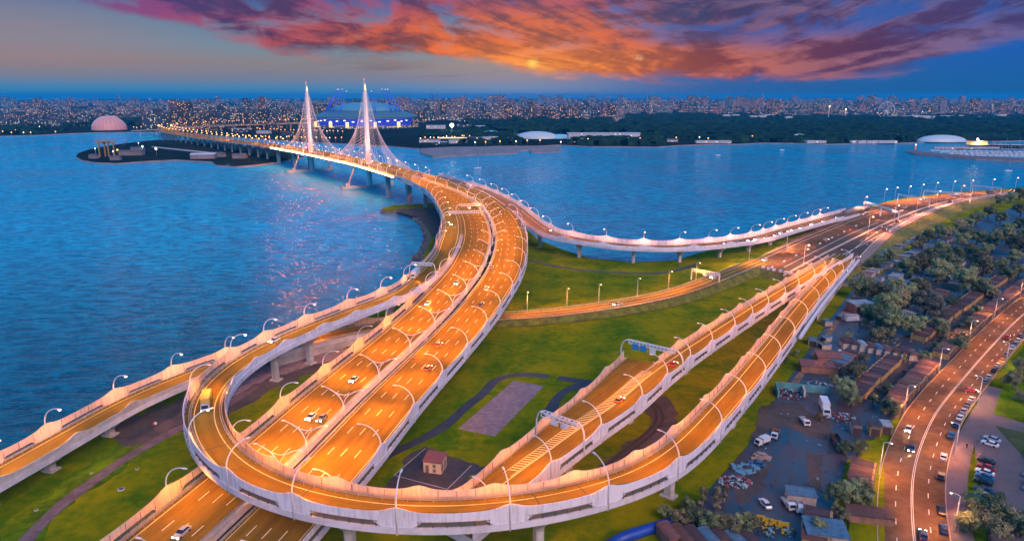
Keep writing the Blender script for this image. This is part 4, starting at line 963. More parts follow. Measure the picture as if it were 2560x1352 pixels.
for k, sp_ in enumerate(pyl):
    c = BR.at(sp_); rz = BR.head(sp_); base = Vector((c.x, c.y, 1.5)); hd = BR.head(sp_)
    mb = MB(); lv = [(1.5, 3.0, 3.6), (27, 2.6, 3.1), (40, 2.5, 3.0), (100, 2.0, 2.5), (110.5, 1.7, 2.2)]
    ca, sa = math.cos(rz), math.sin(rz)
    def ring(z, hx, hy, ox=0, oy=0): return [(c.x + x * ca - y * sa, c.y + x * sa + y * ca, z) for x, y in [(ox + hx * a, oy + hy * b) for a, b in ((-1, -.5), (-.5, -1), (.5, -1), (1, -.5), (1, .5), (.5, 1), (-.5, 1), (-1, .5))]]
    vs = []
    for z, a, b in lv: vs += ring(z, a, b)
    fs = [(i * 8 + q, i * 8 + (q + 1) % 8, (i + 1) * 8 + (q + 1) % 8, (i + 1) * 8 + q) for i in range(len(lv) - 1) for q in range(8)] + [tuple(range(32, 40))]
    mb.add(vs, fs)
    # forked top with the lit slot
    for sgn in (-1, 1):
        vs = ring(110.3, .55, 2.1, sgn * 1.1) + ring(121 if sgn < 0 else 117.5, .35, 1.1, sgn * .55)
        mb.add(vs, [(q, (q + 1) % 8, 8 + (q + 1) % 8, 8 + q) for q in range(8)] + [tuple(range(8, 16))])
    py = mb.build('pylon', M_PYL, v)
    MB().box((c.x, c.y, 113), (.8, 1.4, 6), rz).build('lit_slot', emis('gold_glow', (1.0, .55, .12), 6), py)
    MB().ball((c.x - .5 * ca, c.y - .5 * sa, 122.3), .8, 6, 4).build('red_beacon', E_TAIL, py)
    MB().box((c.x, c.y, 31.5), (5.0, 6.0, 7.5), rz, top=.96).build('pylon_foot', mat('lit_gold_panel', (.75, .50, .22), .5), py)
    # footing slab in the water, and slanted struts to the near side
    mb = MB(); mb.box((c.x - 4 * ca, c.y - 4 * sa, .9), (62, 12, 2.4), rz, top=.97); mb.build('footing', M_CONC, v)
    for sgn in (-1, 1):
        a = BR.at(sp_, sgn * 27, 0); a.z = 2; b = BR.at(sp_, sgn * 17.0, -2.2)
        mb = MB(); mb.tube([a, a.lerp(b, .5), b], [1.1, .8, 1.0], 6, smooth=False); mb.box((a.x, a.y, 3.4), (6.5, 5, 4.2), rz, top=.7); mb.build('strut', M_CONC, v)
    for sx_ in (-1, 1):       # floodlights at the deck edges that light the pylon
        for sy_ in (-1, 1):
            q = BR.at(sp_ + sy_ * 22, sx_ * 17.5, 1.0); fl = thing('floodlight', 'small floodlight on the cable bridge aimed up at the %s pylon, %s edge, %s side' % ('right' if k == 0 else 'left', 'far' if sx_ > 0 else 'near', 'left' if sy_ > 0 else 'right'), 'floodlight', q)
            MB().box((0, 0, 0), (.8, .8, .5)).build('body', M_STEEL, fl)
            if 'flood_up' not in LD: LD['flood_up'] = spot_data('light_flood_up', (1, .62, .50), 130000, 75, 1, .4)
            l = bpy.data.objects.new('light', LD['flood_up']); COL.objects.link(l); l.parent = fl; l.location = (0, 0, .6)
            dv = Vector((c.x, c.y, 75)) - q; l.rotation_euler = dv.to_track_quat('-Z', 'Y').to_euler()
    # stays: the uppermost anchors take the stays that land nearest
    for side in (-1, 1):
        for dr in (-1, 1):
            for i in range(NC):
                u = i / (NC - 1); zt = 108 - u * 58; dd = 13 + u * 90
                tgt = sp_ + dr * dd
                if tgt > b1 + 8: continue
                a = Vector((c.x + (side * 1.9) * ca - dr * 1.2 * sa, c.y + (side * 1.9) * sa + dr * 1.2 * ca, zt)); b = BR.at(tgt, side * 16.9, .3)
                MB().tube([a, b], .12, 4, cap=False).build('stay_cable', M_CAB, v)
for d_, w in ((bs(1046, 446, 25.2), 6), (bs(988, 430, 26.2), 5), (bs(712, 369, 24.8), 5), (bs(755, 377, 25.6), 5)):
    for sgn in (-1, 1):
        p = BR.at(d_, sgn * 11, -2.5); mb = MB(); mb.box((p.x, p.y, p.z / 2), (5.0, 2.6, p.z + .6), BR.head(d_)); mb.build('pier', M_CONC, v)
mb = MB(); 
p = BR.at(bs(988, 430, 26.2), -11, 0); MB().box((p.x, p.y, .5), (9, 7, 1.6), BR.head(pyl[0])).build('footing', M_CONC, v)
i = 0
bl = []
P_BL = park(arch_lamp_proto(3.2, 8.5, 0, .2, 'bridge', PK, 16000, .5))
for d in range(int(b0) + 14, int(b1), 27):
    for sgn in (-1, 1):
        j = i // 2; i += 1
        place_lamp(P_BL, BR.at(d, sgn * 17.8), BR.head(d) + (0 if sgn > 0 else math.pi), 'small glowing lamp on the %s edge of the cable-stayed bridge, %s from the near end' % ('far' if sgn > 0 else 'near', nth(j)), 'lamps on the cable-stayed bridge')
# ------------------------------------------------------------------ viaduct beyond, sweeping round to the right again
FV = Road([BR.at(b1 - 4)] + [BR.at(bs(x, y, z)) for x, y, z in [(640, 359, 22.8), (588, 353, 21.5), (545, 347.5, 20), (500, 342, 19)]] +
          [at(x, y, z) for x, y, z in [(455, 335, 18.5), (424, 329, 18), (412, 324.5, 18), (420, 321, 18), (450, 318.5, 18), (500, 316, 18), (558, 313.3, 18), (640, 311, 18), (736, 307.5, 18), (860, 303, 17)]], 8, 10)
v = thing('far_viaduct', 'far viaduct of orange lit roads sweeping round behind the island', 'viaduct')
f_turn = FV.nearest(at(440, 333, 18.5))[0]
deck(v, FV, 0, FV.L, -17, lambda d: 17 if d < f_turn - 60 else 15, thick=2.4, mg=M_CONC)
rail(v, FV, 0, FV.L, -16.6, False, M_CONC, 1.1); rail(v, FV, 0, FV.L, 16.2, False, M_CONC, 1.1); rail(v, FV, 0, FV.L, 0, False)
lines(v, FV, [-8, 8], 0, FV.L, w=.6)
d = 24
while d < FV.L - 30:
    for sgn in (-1, 1):
        p = FV.at(d, sgn * 9.5, -.3); pier(v, p, FV.head(d), 1.0, 10, 2.8, 2.6)
    d += 46
P_FL = park(straight_lamp_proto(11, 'far', OR, 42000, .75, emis('far_lamp_glow', (1.0, .50, .12), 14)))
i = 0; d = 10
while d < FV.L - 5:
    for sgn in (-1, 1):
        place_lamp(P_FL, FV.at(d, sgn * 16.3), FV.head(d) + (0 if sgn > 0 else math.pi), 'orange lamp on the far viaduct beyond the cable bridge, %s along its %s edge' % (nth(i // 2), 'inner' if sgn > 0 else 'outer'), 'orange lamps along the far viaduct'); i += 1
    d += 34
# slip road that joins from the left
SLr = Road([at(x, y, 14) for x, y in [(330, 326), (380, 324), (420, 322), (450, 319)]], 8, 3)
v = thing('slip_bridge', 'low slip road bridge left of the far viaduct', 'bridge')
deck(v, SLr, 0, SLr.L, -6, 6, mg=M_CONC)
for k in range(5): p = SLr.at(20 + k * 45, 0); pier(v, p, SLr.head(20 + k * 45), 0, 6, 2.4, 2)
# ================================================================== far shores
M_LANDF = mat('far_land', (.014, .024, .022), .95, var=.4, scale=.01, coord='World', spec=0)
M_QUAY = mat('quay_stone', (.22, .20, .22), .9, var=.3, scale=.05, coord='World')
def land(name, pxs, z, m, z0=0.0, skirt=None):
    pts = []
    for x, y in pxs: q = at(x, y, z); pts.append((q.x, q.y))
    o = poly_mesh(name, pts, z, m, skirt or z + 1, 2.0, m2=M_QUAY); o['kind'] = 'structure'; return o
# main far land: its near edge is the shore line, its far edge lies at the horizon
near_edge = [(-400, 341), (0, 340), (80, 338), (160, 334), (240, 331), (330, 330), (400, 330), (470, 333), (560, 341), (640, 347), (720, 352), (800, 356), (880, 360), (960, 364), (1060, 372), (1110, 371), (1180, 368), (1250, 365), (1330, 365), (1400, 362), (1480, 366), (1560, 366),
             (1640, 367), (1700, 363), (1780, 360), (1850, 360), (1900, 357), (1980, 357.5), (2060, 360), (2150, 358.5), (2220, 358), (2290, 356), (2340, 353), (2420, 350), (2480, 353), (2560, 351), (2700, 352), (3000, 350)]
ne = [P2(x, y, 2.0) for x, y in near_edge]
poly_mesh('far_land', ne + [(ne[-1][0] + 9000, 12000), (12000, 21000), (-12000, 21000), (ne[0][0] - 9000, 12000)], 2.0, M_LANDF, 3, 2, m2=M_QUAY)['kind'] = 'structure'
# island with the works and the cranes
land('island', [(190, 391), (196, 383), (222, 374), (260, 366), (310, 359), (370, 352), (400, 350), (500, 352), (620, 366), (700, 378), (760, 392), (700, 404), (640, 412), (590, 416), (540, 412), (530, 404), (440, 399), (360, 403), (290, 408), (240, 406), (205, 400)], 2.2, M_LANDF)
land('shore_path', [(380, 366), (430, 371), (480, 376), (560, 384), (560, 386), (480, 379), (428, 373.5), (378, 368)], 2.35, mat('pale_path', (.35, .38, .42), .9))
# piers at the middle
land('quay', [(1052, 371), (1130, 367), (1400, 366), (1405, 372), (1330, 374), (1300, 376), (1290, 382), (1180, 386), (1082, 391), (1052, 382)], 2.6, M_QUAY)
land('quay', [(1320, 375), (1400, 374), (1400, 379), (1330, 382)], 1.6, M_QUAY)
# marina breakwater
land('breakwater', [(2265, 378), (2275, 374), (2300, 378), (2350, 384), (2440, 390), (2560, 396), (2700, 402), (2700, 406), (2560, 402), (2440, 397), (2360, 391), (2290, 385)], 2.4, mat('breakwater_rock', (.16, .13, .14), .95, var=.5, scale=.3, coord='World', bump=.4))
land('marina_quay', [(2385, 374), (2440, 370), (2560, 372), (2700, 372), (2700, 366), (2560, 364), (2480, 362), (2420, 366)], 1.8, M_LANDF)

# ------------------------------------------------------------------ city
def city_mat(name, wall, lit, dens, cell=3.4, es=3.0):
    m = bpy.data.materials.new(name); m.use_nodes = True; t = m.node_tree; b = t.nodes['Principled BSDF']; q = NG(t)
    oc = q.n('ShaderNodeNewGeometry'); sp = q.n('ShaderNodeSeparateXYZ'); t.links.new(oc.outputs['Position'], sp.inputs[0])
    sn = q.n('ShaderNodeSeparateXYZ'); t.links.new(oc.outputs['Normal'], sn.inputs[0])
    u = q.m('DIVIDE', q.m('ADD', sp.outputs[0], q.m('MULTIPLY', sp.outputs[1], .83)), cell * 1.6); w = q.m('DIVIDE', sp.outputs[2], cell)
    fu, fw = q.m('FRACT', u), q.m('FRACT', w)
    win = q.m('MULTIPLY', q.m('MULTIPLY', q.m('GREATER_THAN', fu, .30), q.m('LESS_THAN', fu, .74)), q.m('MULTIPLY', q.m('GREATER_THAN', fw, .35), q.m('LESS_THAN', fw, .75)))
    win = q.m('MULTIPLY', win, q.m('LESS_THAN', q.m('ABSOLUTE', sn.outputs[2]), .5))
    wn = q.n('ShaderNodeTexWhiteNoise', noise_dimensions='3D'); t.links.new(q.xyz(q.m('FLOOR', u), q.m('FLOOR', w), q.m('FLOOR', q.m('DIVIDE', sp.outputs[1], 60.0))), wn.inputs['Vector'])
    on = q.m('MULTIPLY', win, q.m('GREATER_THAN', wn.outputs['Value'], 1 - dens))
    q.put(b.inputs['Base Color'], q.mix(q.m('MULTIPLY', win, .75), wall, (.03, .04, .06))); b.inputs['Roughness'].default_value = .8
    b.inputs['Emission Color'].default_value = (*lit, 1); q.put(b.inputs['Emission Strength'], q.m('MULTIPLY', on, es))
    return m
CM = [city_mat('far_facade_pale', (.12, .12, .16), (1, .62, .30), .16, es=2.4), city_mat('far_facade_rose', (.11, .065, .085), (1, .50, .22), .18, es=2.4), city_mat('far_facade_blue', (.02, .045, .08), (1, .75, .50), .18, es=2.2), city_mat('far_facade_dark', (.02, .03, .05), (1, .50, .18), .22, es=2.4)]
CN = ['pale', 'rose tinted', 'blue-grey', 'dark']
CM0 = CM
M_ROOF = mat('far_roof', (.09, .10, .13), .9)
def bld(mb, x, y, w, dp, h, rz, mi=0, z=2.0):
    mb.box((x, y, z + h / 2), (w, dp, h), rz, mi)
    return mb
BLD = {}
def building(x, y, w, dp, h, rz, ci, label, group='buildings of the far city'):
    o = thing('apartment_block' if h > 22 else 'city_building', label, 'building', (x, y, 2.0), rz, group)
    key = (ci, round(w / 6), round(dp / 6), round(h / 5))
    if key not in BLD:
        mb = MB(); W_, D_, H_ = round(w / 6) * 6 or 6, round(dp / 6) * 6 or 6, round(h / 5) * 5 or 5
        mb.box((0, 0, H_ / 2), (W_, D_, H_))
        rf = MB(); rf.box((0, 0, H_ + .4), (W_ + .8, D_ + .8, .8)); rf.box((W_ * .18, 0, H_ + 2.2), (W_ * .25, D_ * .5, 3.2)); rf.box((-W_ * .28, 0, H_ + 1.6), (W_ * .12, D_ * .4, 2.0))
        BLD[key] = (mb.mesh('wall', CM[ci]), rf.mesh('roof', M_ROOF))
    link('wall', BLD[key][0], o); link('roof', BLD[key][1], o)
    return o
RC = random.Random(11)
rows = [  # pixel span, distance, count, height range, width range, palette, where
    (360, 700, 2250, 40, (34, 62), (16, 30), (2, 3, 3, 2), 'of the dense blocks left of the first pylon'),
    (430, 720, 2650, 26, (40, 95), (18, 34), (2, 3, 1), 'in the back row left of the pylons'),
    (0, 240, 2500, 16, (10, 30), (30, 70), (2, 2, 3), 'at the left edge of the city'),
    (60, 700, 3800, 34, (24, 60), (25, 60), (2, 2, 0, 3), 'in the far left of the city'),
    (1010, 1560, 2900, 44, (24, 70), (18, 45), (0, 1, 2, 2, 3, 3), 'behind the stadium and the park'),
    (1010, 2560, 4200, 78, (22, 75), (24, 70), (0, 1, 3, 2, 2, 3), 'across the right half'),
    (660, 2560, 6200, 66, (34, 100), (34, 110), (0, 1, 3, 2, 2), 'on the skyline'),
]
nb = 0
for x0, x1, dist, cnt, hr, wr, pal, where in rows:
    for i in range(cnt):
        px = x0 + (x1 - x0) * (i + RC.random()) / cnt; dd = dist * RC.uniform(.93, 1.07)
        if 780 < px < 1060 and dd < 2700: continue
        h = RC.uniform(*hr) * (RC.uniform(.35, 1) if RC.random() < .5 else 1); ci = RC.choice(pal)
        if nb >= 300: break
        building(colx(px, dd), dd, RC.uniform(*wr), RC.uniform(14, 26), h, RC.uniform(-.5, .5), ci, '%s %s %s, %s from left' % (CN[ci], 'tower block' if h > 40 else ('block' if h > 22 else 'low building'), where, nth(i))); nb += 1
# named ones
def special(px, py, dist, w, h, ci, label, name='office_tower'):
    building(colx(px, dist), dist, w, 26, h, RC.uniform(-.2, .2), ci, label)
special(1636, 280, 3900, 60, 92, 0, 'broad pale hotel tower with a lit crown above the park')
special(1870, 250, 5200, 230, 70, 1, 'very wide rose apartment block on the right skyline')
special(2295, 250, 5000, 150, 62, 1, 'big square rose block near the right skyline')
special(1930, 250, 4800, 150, 62, 0, 'pale stepped block right of the very wide rose block')
special(470, 300, 2150, 34, 82, 3, 'tallest dark tower of the left blocks, by the orange lights')
mb = [MB() for _ in CM]      # the rest of the city, past counting
for i in range(2300):
    dist = RC.choice((3300, 3900, 4700, 5600, 6800, 8200, 9800, 12000)) * RC.uniform(.9, 1.1)
    px = RC.uniform(-60, 2620)
    if px < 950 and RC.random() < .35: continue
    if 1250 < px and dist < 3700: continue
    h = RC.uniform(7, 26) * (1 + dist / 12000) * (2.2 if RC.random() < .10 else 1); bld(mb[RC.choice((0, 1, 2, 2, 2, 3, 3, 3))], colx(px, dist), dist, RC.uniform(25, 110), 25, h, RC.uniform(-.4, .4))
for k, b in enumerate(mb):
    o = b.build('distant_city', CM[k]); tag(o, '%s mass of countless distant city buildings up to the horizon' % CN[k], 'city', 'distant city', 'stuff')
# woods: bumpy canopy
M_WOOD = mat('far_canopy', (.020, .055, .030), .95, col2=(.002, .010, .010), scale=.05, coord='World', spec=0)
def wood(pxs, z, hmax, step, label):
    pts = [P2(x, y, 2) for x, y in pxs]; xs = [p[0] for p in pts]; ys = [p[1] for p in pts]
    def inside(x, y):
        c = False; n = len(pts)
        for i in range(n):
            (xa, ya), (xb, yb) = pts[i], pts[i - 1]
            if (ya > y) != (yb > y) and x < (xb - xa) * (y - ya) / (yb - ya) + xa: c = not c
        return c
    mb = MB(); nx = int((max(xs) - min(xs)) / step); ny = int((max(ys) - min(ys)) / (step * 1.6)); idx = {}
    vs = []
    for j in range(ny + 1):
        for i in range(nx + 1):
            x = min(xs) + i * step + RC.uniform(-.4, .4) * step; y = min(ys) + j * step * 1.6 + RC.uniform(-.4, .4) * step
            if inside(x, y):
                h = hmax * (.42 + .45 * noise.noise(Vector((x * .012, y * .006, 0))) + .55 * RC.random())
                if noise.noise(Vector((x * .006, y * .0022, 5))) > .34: h = -2.6
                idx[i, j] = len(vs); vs.append((x, y, 2 + h))
    fs = []
    for (i, j) in idx:
        if (i + 1, j) in idx and (i, j + 1) in idx and (i + 1, j + 1) in idx: fs.append((idx[i, j], idx[i + 1, j], idx[i + 1, j + 1], idx[i, j + 1]))
    n0 = len(vs)
    # curtain down to the ground at the near rim
    for (i, j) in list(idx):
        if (i, j - 1) not in idx and (i + 1, j) in idx and (i + 1, j - 1) not in idx:
            a, b = vs[idx[i, j]], vs[idx[i + 1, j]]; k = len(vs); vs += [(a[0], a[1] - 6, 1.5), (b[0], b[1] - 6, 1.5)]; fs.append((k, k + 1, idx[i + 1, j], idx[i, j]))
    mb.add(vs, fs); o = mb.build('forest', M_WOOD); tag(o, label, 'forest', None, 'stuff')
wood([(1060, 364), (1250, 360), (1400, 361), (1560, 364), (1750, 358), (2100, 356), (2250, 355), (2300, 352), (2280, 340), (2000, 335), (1600, 340), (1400, 350), (1200, 356)], 2, 13, 9, 'dark strip of trees along the far right shore')
wood([(1280, 340), (1450, 338), (1700, 345), (2000, 347), (2300, 346), (2700, 346), (2700, 292), (2300, 300), (2000, 296), (1700, 288), (1450, 300), (1250, 300), (1150, 306)], 2, 17, 13, 'broad dark park forest behind the right shore')
wood([(-80, 337), (80, 336), (160, 331), (180, 322), (0, 322), (-80, 324)], 2, 14, 9, 'dark trees on the far left shore')
wood([(150, 318), (400, 312), (420, 300), (100, 302)], 2, 14, 14, 'dark trees behind the dome at the left')
wood([(600, 300), (760, 298), (1000, 292), (1060, 290), (1240, 296), (1200, 284), (900, 280), (600, 288)], 2, 16, 16, 'dark trees around the stadium')
wood([(1040, 345), (1180, 350), (1300, 352), (1320, 340), (1230, 318), (1160, 312), (1190, 328), (1060, 334)], 2, 10, 9, 'dark trees between the quay and the stadium plaza')
wood([(1700, 268), (2700, 270), (2700, 258), (1700, 256)], 2, 16, 26, 'line of trees between the right city rows')
# white low buildings strung through the park
def lowb(px, py, w, h, dp, ci, label, m=None):
    q = at(px, py, 2); o = thing('pavilion', label, 'building', (q.x, q.y, 2), RC.uniform(-.1, .1))
    MB().box((0, 0, h / 2), (w, dp, h)).build('wall', m or CM[ci], o); MB().box((0, 0, h + .4), (w * 1.03, dp * 1.04, .8)).build('roof', M_PALE, o)
    return o
M_PALE = mat('pale_roof', (.50, .56, .62), .6)
M_PALEW = city_mat('pale_facade', (.55, .55, .60), (1, .7, .4), .10, es=2)
for i, px in enumerate([1815, 1838, 1862, 1882, 1905, 1925, 1948, 1970, 2233, 2258, 2285, 2310, 2340, 2365, 2392, 2415, 2440, 2470, 2500, 2530]):
    lowb(px, 298 + RC.uniform(-2, 2), RC.uniform(28, 60), RC.uniform(8, 20), 20, 0, 'white palace-like pavilion in the park, %s of the row from the left' % nth(i), M_PALEW)['group'] = 'white pavilions in the park'
lowb(2130, 320, 140, 9, 40, 0, 'low white hall with a lit front in the park above the shore')
lowb(1508, 349, 170, 15, 30, 0, 'long flat pale building with a bright roof edge behind the shore trees', M_PALEW)
def dome_shape(px, py, w, h, d, label, m, name='hall', seg=14, ring_=6):
    q = at(px, py, 2); o = thing(name, label, 'hall', (q.x, q.y, 2)); mb = MB(); vs = []; fs = []
    for j in range(ring_ + 1):
        a = math.pi / 2 * j / ring_
        for k in range(seg): vs.append((w / 2 * math.cos(a) * math.cos(6.2832 * k / seg), d / 2 * math.cos(a) * math.sin(6.2832 * k / seg), h * math.sin(a)))
    fs = [(j * seg + k, j * seg + (k + 1) % seg, (j + 1) * seg + (k + 1) % seg, (j + 1) * seg + k) for j in range(ring_) for k in range(seg)]
    mb.add(vs, fs, smooth=True); mb.build('roof_shell', m, o); MB().tube([(0, 0, -.2), (0, 0, 1.5)], [w / 2 * 1.01] * 2, seg * 2, flat=1).build('base', M_QUAY, o) if d == w else None
    return o
M_SHELL = mat('pale_shell', (.45, .58, .66), .4)
dome_shape(1342, 346, 110, 17, 60, 'long rounded pale hall behind the quay trees', M_SHELL)
dome_shape(1400, 346, 66, 10, 40, 'turquoise white tent hall right of the rounded hall', mat('turquoise_shell', (.25, .62, .80), .4))
dome_shape(1228, 336, 55, 10, 30, 'small turquoise arched roof left of the rounded hall', mat('turquoise_shell', (.25, .62, .80), .4))
dome_shape(2354, 354, 116, 15, 50, 'big white shell-roofed hall beside the marina', M_SHELL)
dome_shape(1997, 350, 50, 14, 30, 'small pale swooping roof among the park trees', M_SHELL)
o = dome_shape(274, 325, 96, 42, 96, 'pink lit glass dome on the far left shore', mat('dome_pink', (.55, .27, .27), .5, emit=(1.0, .35, .28), es=.10), 'dome', 28, 9)
for k in range(12):
    a = math.pi * k / 12; P = [(48.3 * math.cos(a) * math.cos(t), 48.3 * math.sin(a) * math.cos(t), 42.3 * abs(math.sin(t))) for t in [math.pi * i / 10 for i in range(11)]]
    MB().tube(P, .35, 4).build('rib', M_STEEL, o)
# stadium
SX, SY = colx(915, 2350), 2350
v = thing('stadium', 'huge round stadium lit blue with a pale dome roof behind the cable bridge', 'stadium', (SX, SY, 2))
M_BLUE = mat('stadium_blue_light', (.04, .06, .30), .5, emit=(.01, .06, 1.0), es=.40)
def ringmesh(prof, n=48, sm=False):
    mb = MB(); vs = []
    for r, z in prof:
        for k in range(n): vs.append((r * math.cos(6.2832 * k / n), r * math.sin(6.2832 * k / n) * .9, z))
    mb.add(vs, [(j * n + k, j * n + (k + 1) % n, (j + 1) * n + (k + 1) % n, (j + 1) * n + k) for j in range(len(prof) - 1) for k in range(n)], 0, sm); return mb
ringmesh([(176, 0), (176, 8)]).build('podium', city_mat('stadium_podium', (.12, .12, .16), (1, .60, .22), .45, 4, 2.6), v)
ringmesh([(150, 0), (152, 10), (158, 30)]).build('facade', M_BLUE, v)
ringmesh([(168, 30), (176, 33), (172, 37), (140, 47), (122, 52)]).build('rim_roof', mat('stadium_roof', (.07, .16, .22), .5), v)
ringmesh([(165, 29.5), (165, 31.5)]).build('light_ring', emis('pale_blue_glow', (.35, .6, 1.0), 1.0), v)
ringmesh([(122, 52), (124, 54), (100, 66), (70, 74), (35, 79), (.5, 80)], sm=True).build('dome_roof', mat('stadium_dome', (.08, .28, .42), .5, emit=(.02, .25, .4), es=.05), v)
for k, (a, l) in enumerate([(200, 1), (212, 1), (228, 1), (245, 1), (295, 1), (322, 1), (332, 1), (342, 1)]):
    ra = math.radians(a); c = Vector((math.cos(ra), math.sin(ra) * .9, 0)); b = c * 150 + Vector((0, 0, 38)); t = c * 96 + Vector((0, 0, 112)); 
    if abs(c.x) > .5: b, t = c * 138 + Vector((0, 0, 42)), c * 88 + Vector((0, 0, 118))
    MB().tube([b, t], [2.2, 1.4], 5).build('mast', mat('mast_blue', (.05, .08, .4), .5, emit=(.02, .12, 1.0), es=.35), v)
    MB().ball(t + Vector((0, 0, 3)), 1.0, 6, 4).build('mast_light', emis('mast_light_glow', (1, .7, .7), 3), v)
for k in range(14):
    a = math.radians(205 + k * 10.2); MB().box((158 * math.cos(a), 158 * math.sin(a) * .9, 20 + (k % 3) * 2), (7, 2, 2.2), a + 1.57).build('lit_window', emis('window_white_glow', (1, .9, .8), 3), v)
for k, a in enumerate((218, 243, 262, 290, 316)):
    ar = math.radians(a)
    for j in range(4): MB().box((180 * math.cos(ar), 180 * math.sin(ar) * .9, 5 + j * 4.4), (9, 6, 2.6), ar + 1.57).build('stair_window', emis('window_gold_glow', (1, .68, .25), 2.5), v)
# plaza by the stadium
for i, (px, py, w, h) in enumerate([(1120, 340, 60, 5), (1100, 336, 34, 5), (1130, 347, 70, 4)]):
    q = at(px, py, 2); o = thing('lit_terrace', 'golden lit terrace building right of the stadium, %s of three' % nth(i), 'building', (q.x, q.y, 2), .05, 'lit terraces'); MB().box((0, 0, h / 2), (w, 16, h)).build('wall', M_QUAY, o); MB().box((0, -8.2, h * .6), (w * .92, .4, h * .4)).build('lit_front', emis('window_gold_glow', (1, .68, .25), 2.5), o)
q = at(1130, 335, 2); o = thing('floodlight', 'single very bright floodlight mast right of the stadium', 'floodlight', q); MB().tube([(0, 0, 0), (0, 0, 22)], .5, 5).build('mast', M_STEEL, o); MB().ball((0, 0, 23), 5.2, 8, 6).build('lamp_head', emis('flood_glow', (1, .78, .55), 14), o); lamp_light(o, (0, -6, 22), 'flood', (1, .75, .5), 260000)
q = at(1194, 342, 2)
# ferris wheel
q = at(2213, 300, 2); v = thing('ferris_wheel', 'white ferris wheel standing in the park forest', 'ferris wheel', (q.x, q.y, 2)); n = 24
P = [(34 * math.cos(6.2832 * k / n), 0, 40 + 34 * math.sin(6.2832 * k / n)) for k in range(n + 1)]
MW = mat('wheel_white', (.6, .66, .72), .5, emit=(.5, .7, .9), es=.12)
MB().tube(P, 1.0, 4, cap=False).build('rim', MW, v)
for k in range(0, n, 2): MB().tube([(0, 0, 40), P[k]], .45, 4).build('spoke', MW, v)
for s in (-1, 1): MB().tube([(s * 16, 0, 0), (0, 0, 40)], 1.0, 4).build('leg', MW, v)
for i, (px, py, h, lab) in enumerate([(1958 + 112, 302, 58, 'slim drop tower with an orange top in the park'), (2112, 300, 44, 'second slim mast in the park beside the pointed tent')]):
    q = at(px, py, 2); o = thing('fair_tower', lab, 'tower', q); MB().tube([(0, 0, 0), (0, 0, h)], 1.3, 5).build('mast', MW, o); MB().ball((0, 0, h), 2.6, 6, 4).build('lamp', E_FAR if False else emis('far_lamp_glow', (1.0, .5, .12), 14), o)
# point lights of the far shore: each on its own post
def dotlamp(name, q, h, r, m, label, group):
    o = thing(name, label, 'lamp', q, 0, group); k = (h, r, m.name)
    if k not in DL: DL[k] = (MB().tube([(0, 0, 0), (0, 0, h)], .18, 4).mesh('pole', M_STEEL), MB().ball((0, 0, h), r, 6, 4).mesh('lens', m))
    link('pole', DL[k][0], o); link('lens', DL[k][1], o); return o
DL = {}
E_OR = emis('orange_glow', (1.0, .42, .08), 5); E_WH = emis('white_glow', (1.0, .85, .75), 5); E_GR = emis('green_glow', (.4, 1.0, .5), 6)
i = 0
for px, py in [(1188, 363), (1214, 362), (1250, 360), (1290, 360), (1318, 358), (1350, 357), (1402, 362), (1470, 354), (1502, 356), (1570, 352), (1600, 352), (1690, 350), (1748, 349), (1770, 352), (1818, 348), (1840, 346), (1866, 347), (1880, 346), (1905, 347), (2035, 342), (2062, 341), (2243, 342), (2270, 342), (2292, 341), (2326, 332), (2360, 330), (2545, 333), (1434, 318), (1392, 300), (1370, 302), (1608, 304), (1690, 298), (30, 336), (60, 336), (78, 336), (140, 334), (100, 320), (40, 330), (8, 333)]:
    dotlamp('shore_lamp', at(px, py + 4, 2), 9, 1.3, E_OR if i % 3 else E_WH, 'small glowing lamp along the far shore, %s of the string' % nth(i), 'lamps along the far shore'); i += 1
for row, (x0, y0, x1, y1, n, where) in enumerate([(430, 322, 700, 306, 26, 'in front of the left tower blocks'), (330, 324, 470, 312, 14, 'behind the slip road'), (1055, 302, 1160, 296, 12, 'right behind the stadium'), (1340, 280, 1500, 279, 16, 'along the avenue above the park'), (1500, 277, 1560, 275, 6, 'at the end of the park avenue'), (2190, 285, 2420, 279, 20, 'behind the ferris wheel'), (1930, 277, 2010, 276, 7, 'right of the park avenue'), (560, 345, 860, 352, 24, 'under the cable bridge'), (640, 326, 860, 334, 22, 'on the ground before the stadium'), (1050, 352, 1180, 345, 12, 'on the terraces by the stadium')]):
    for k in range(n):
        t = (k + RC.random() * .8) / n; dotlamp('street_light_dot', at(x0 + (x1 - x0) * t, y0 + (y1 - y0) * t + RC.uniform(-1.5, 1.5) + 3, 2), 9, 1.1 if y0 > 300 else 2.0, E_OR if RC.random() < .8 else E_WH, 'tiny orange or white light %s, %s from the left' % (where, nth(k)), 'points of light in the far city')
mb = MB()
for i in range(1100):
    dist = RC.uniform(2500, 9000); px = RC.uniform(-40, 2600) if RC.random() < .6 else RC.uniform(400, 1400)
    if px > 1250 and dist < 3600 and RC.random() < .9: continue
    mb.ball((colx(px, dist), dist, 3 + RC.uniform(4, 30)), dist / 3600 * RC.uniform(.5, 1.15), 4, 3, mi=RC.choice((0, 0, 0, 1)))
o = mb.build('city_lights', [emis('orange_dot_glow', (1.0, .42, .10), 2.6), emis('white_dot_glow', (1.0, .8, .65), 2.2)]); tag(o, 'countless tiny city lights up to the horizon', 'city lights', None, 'stuff')
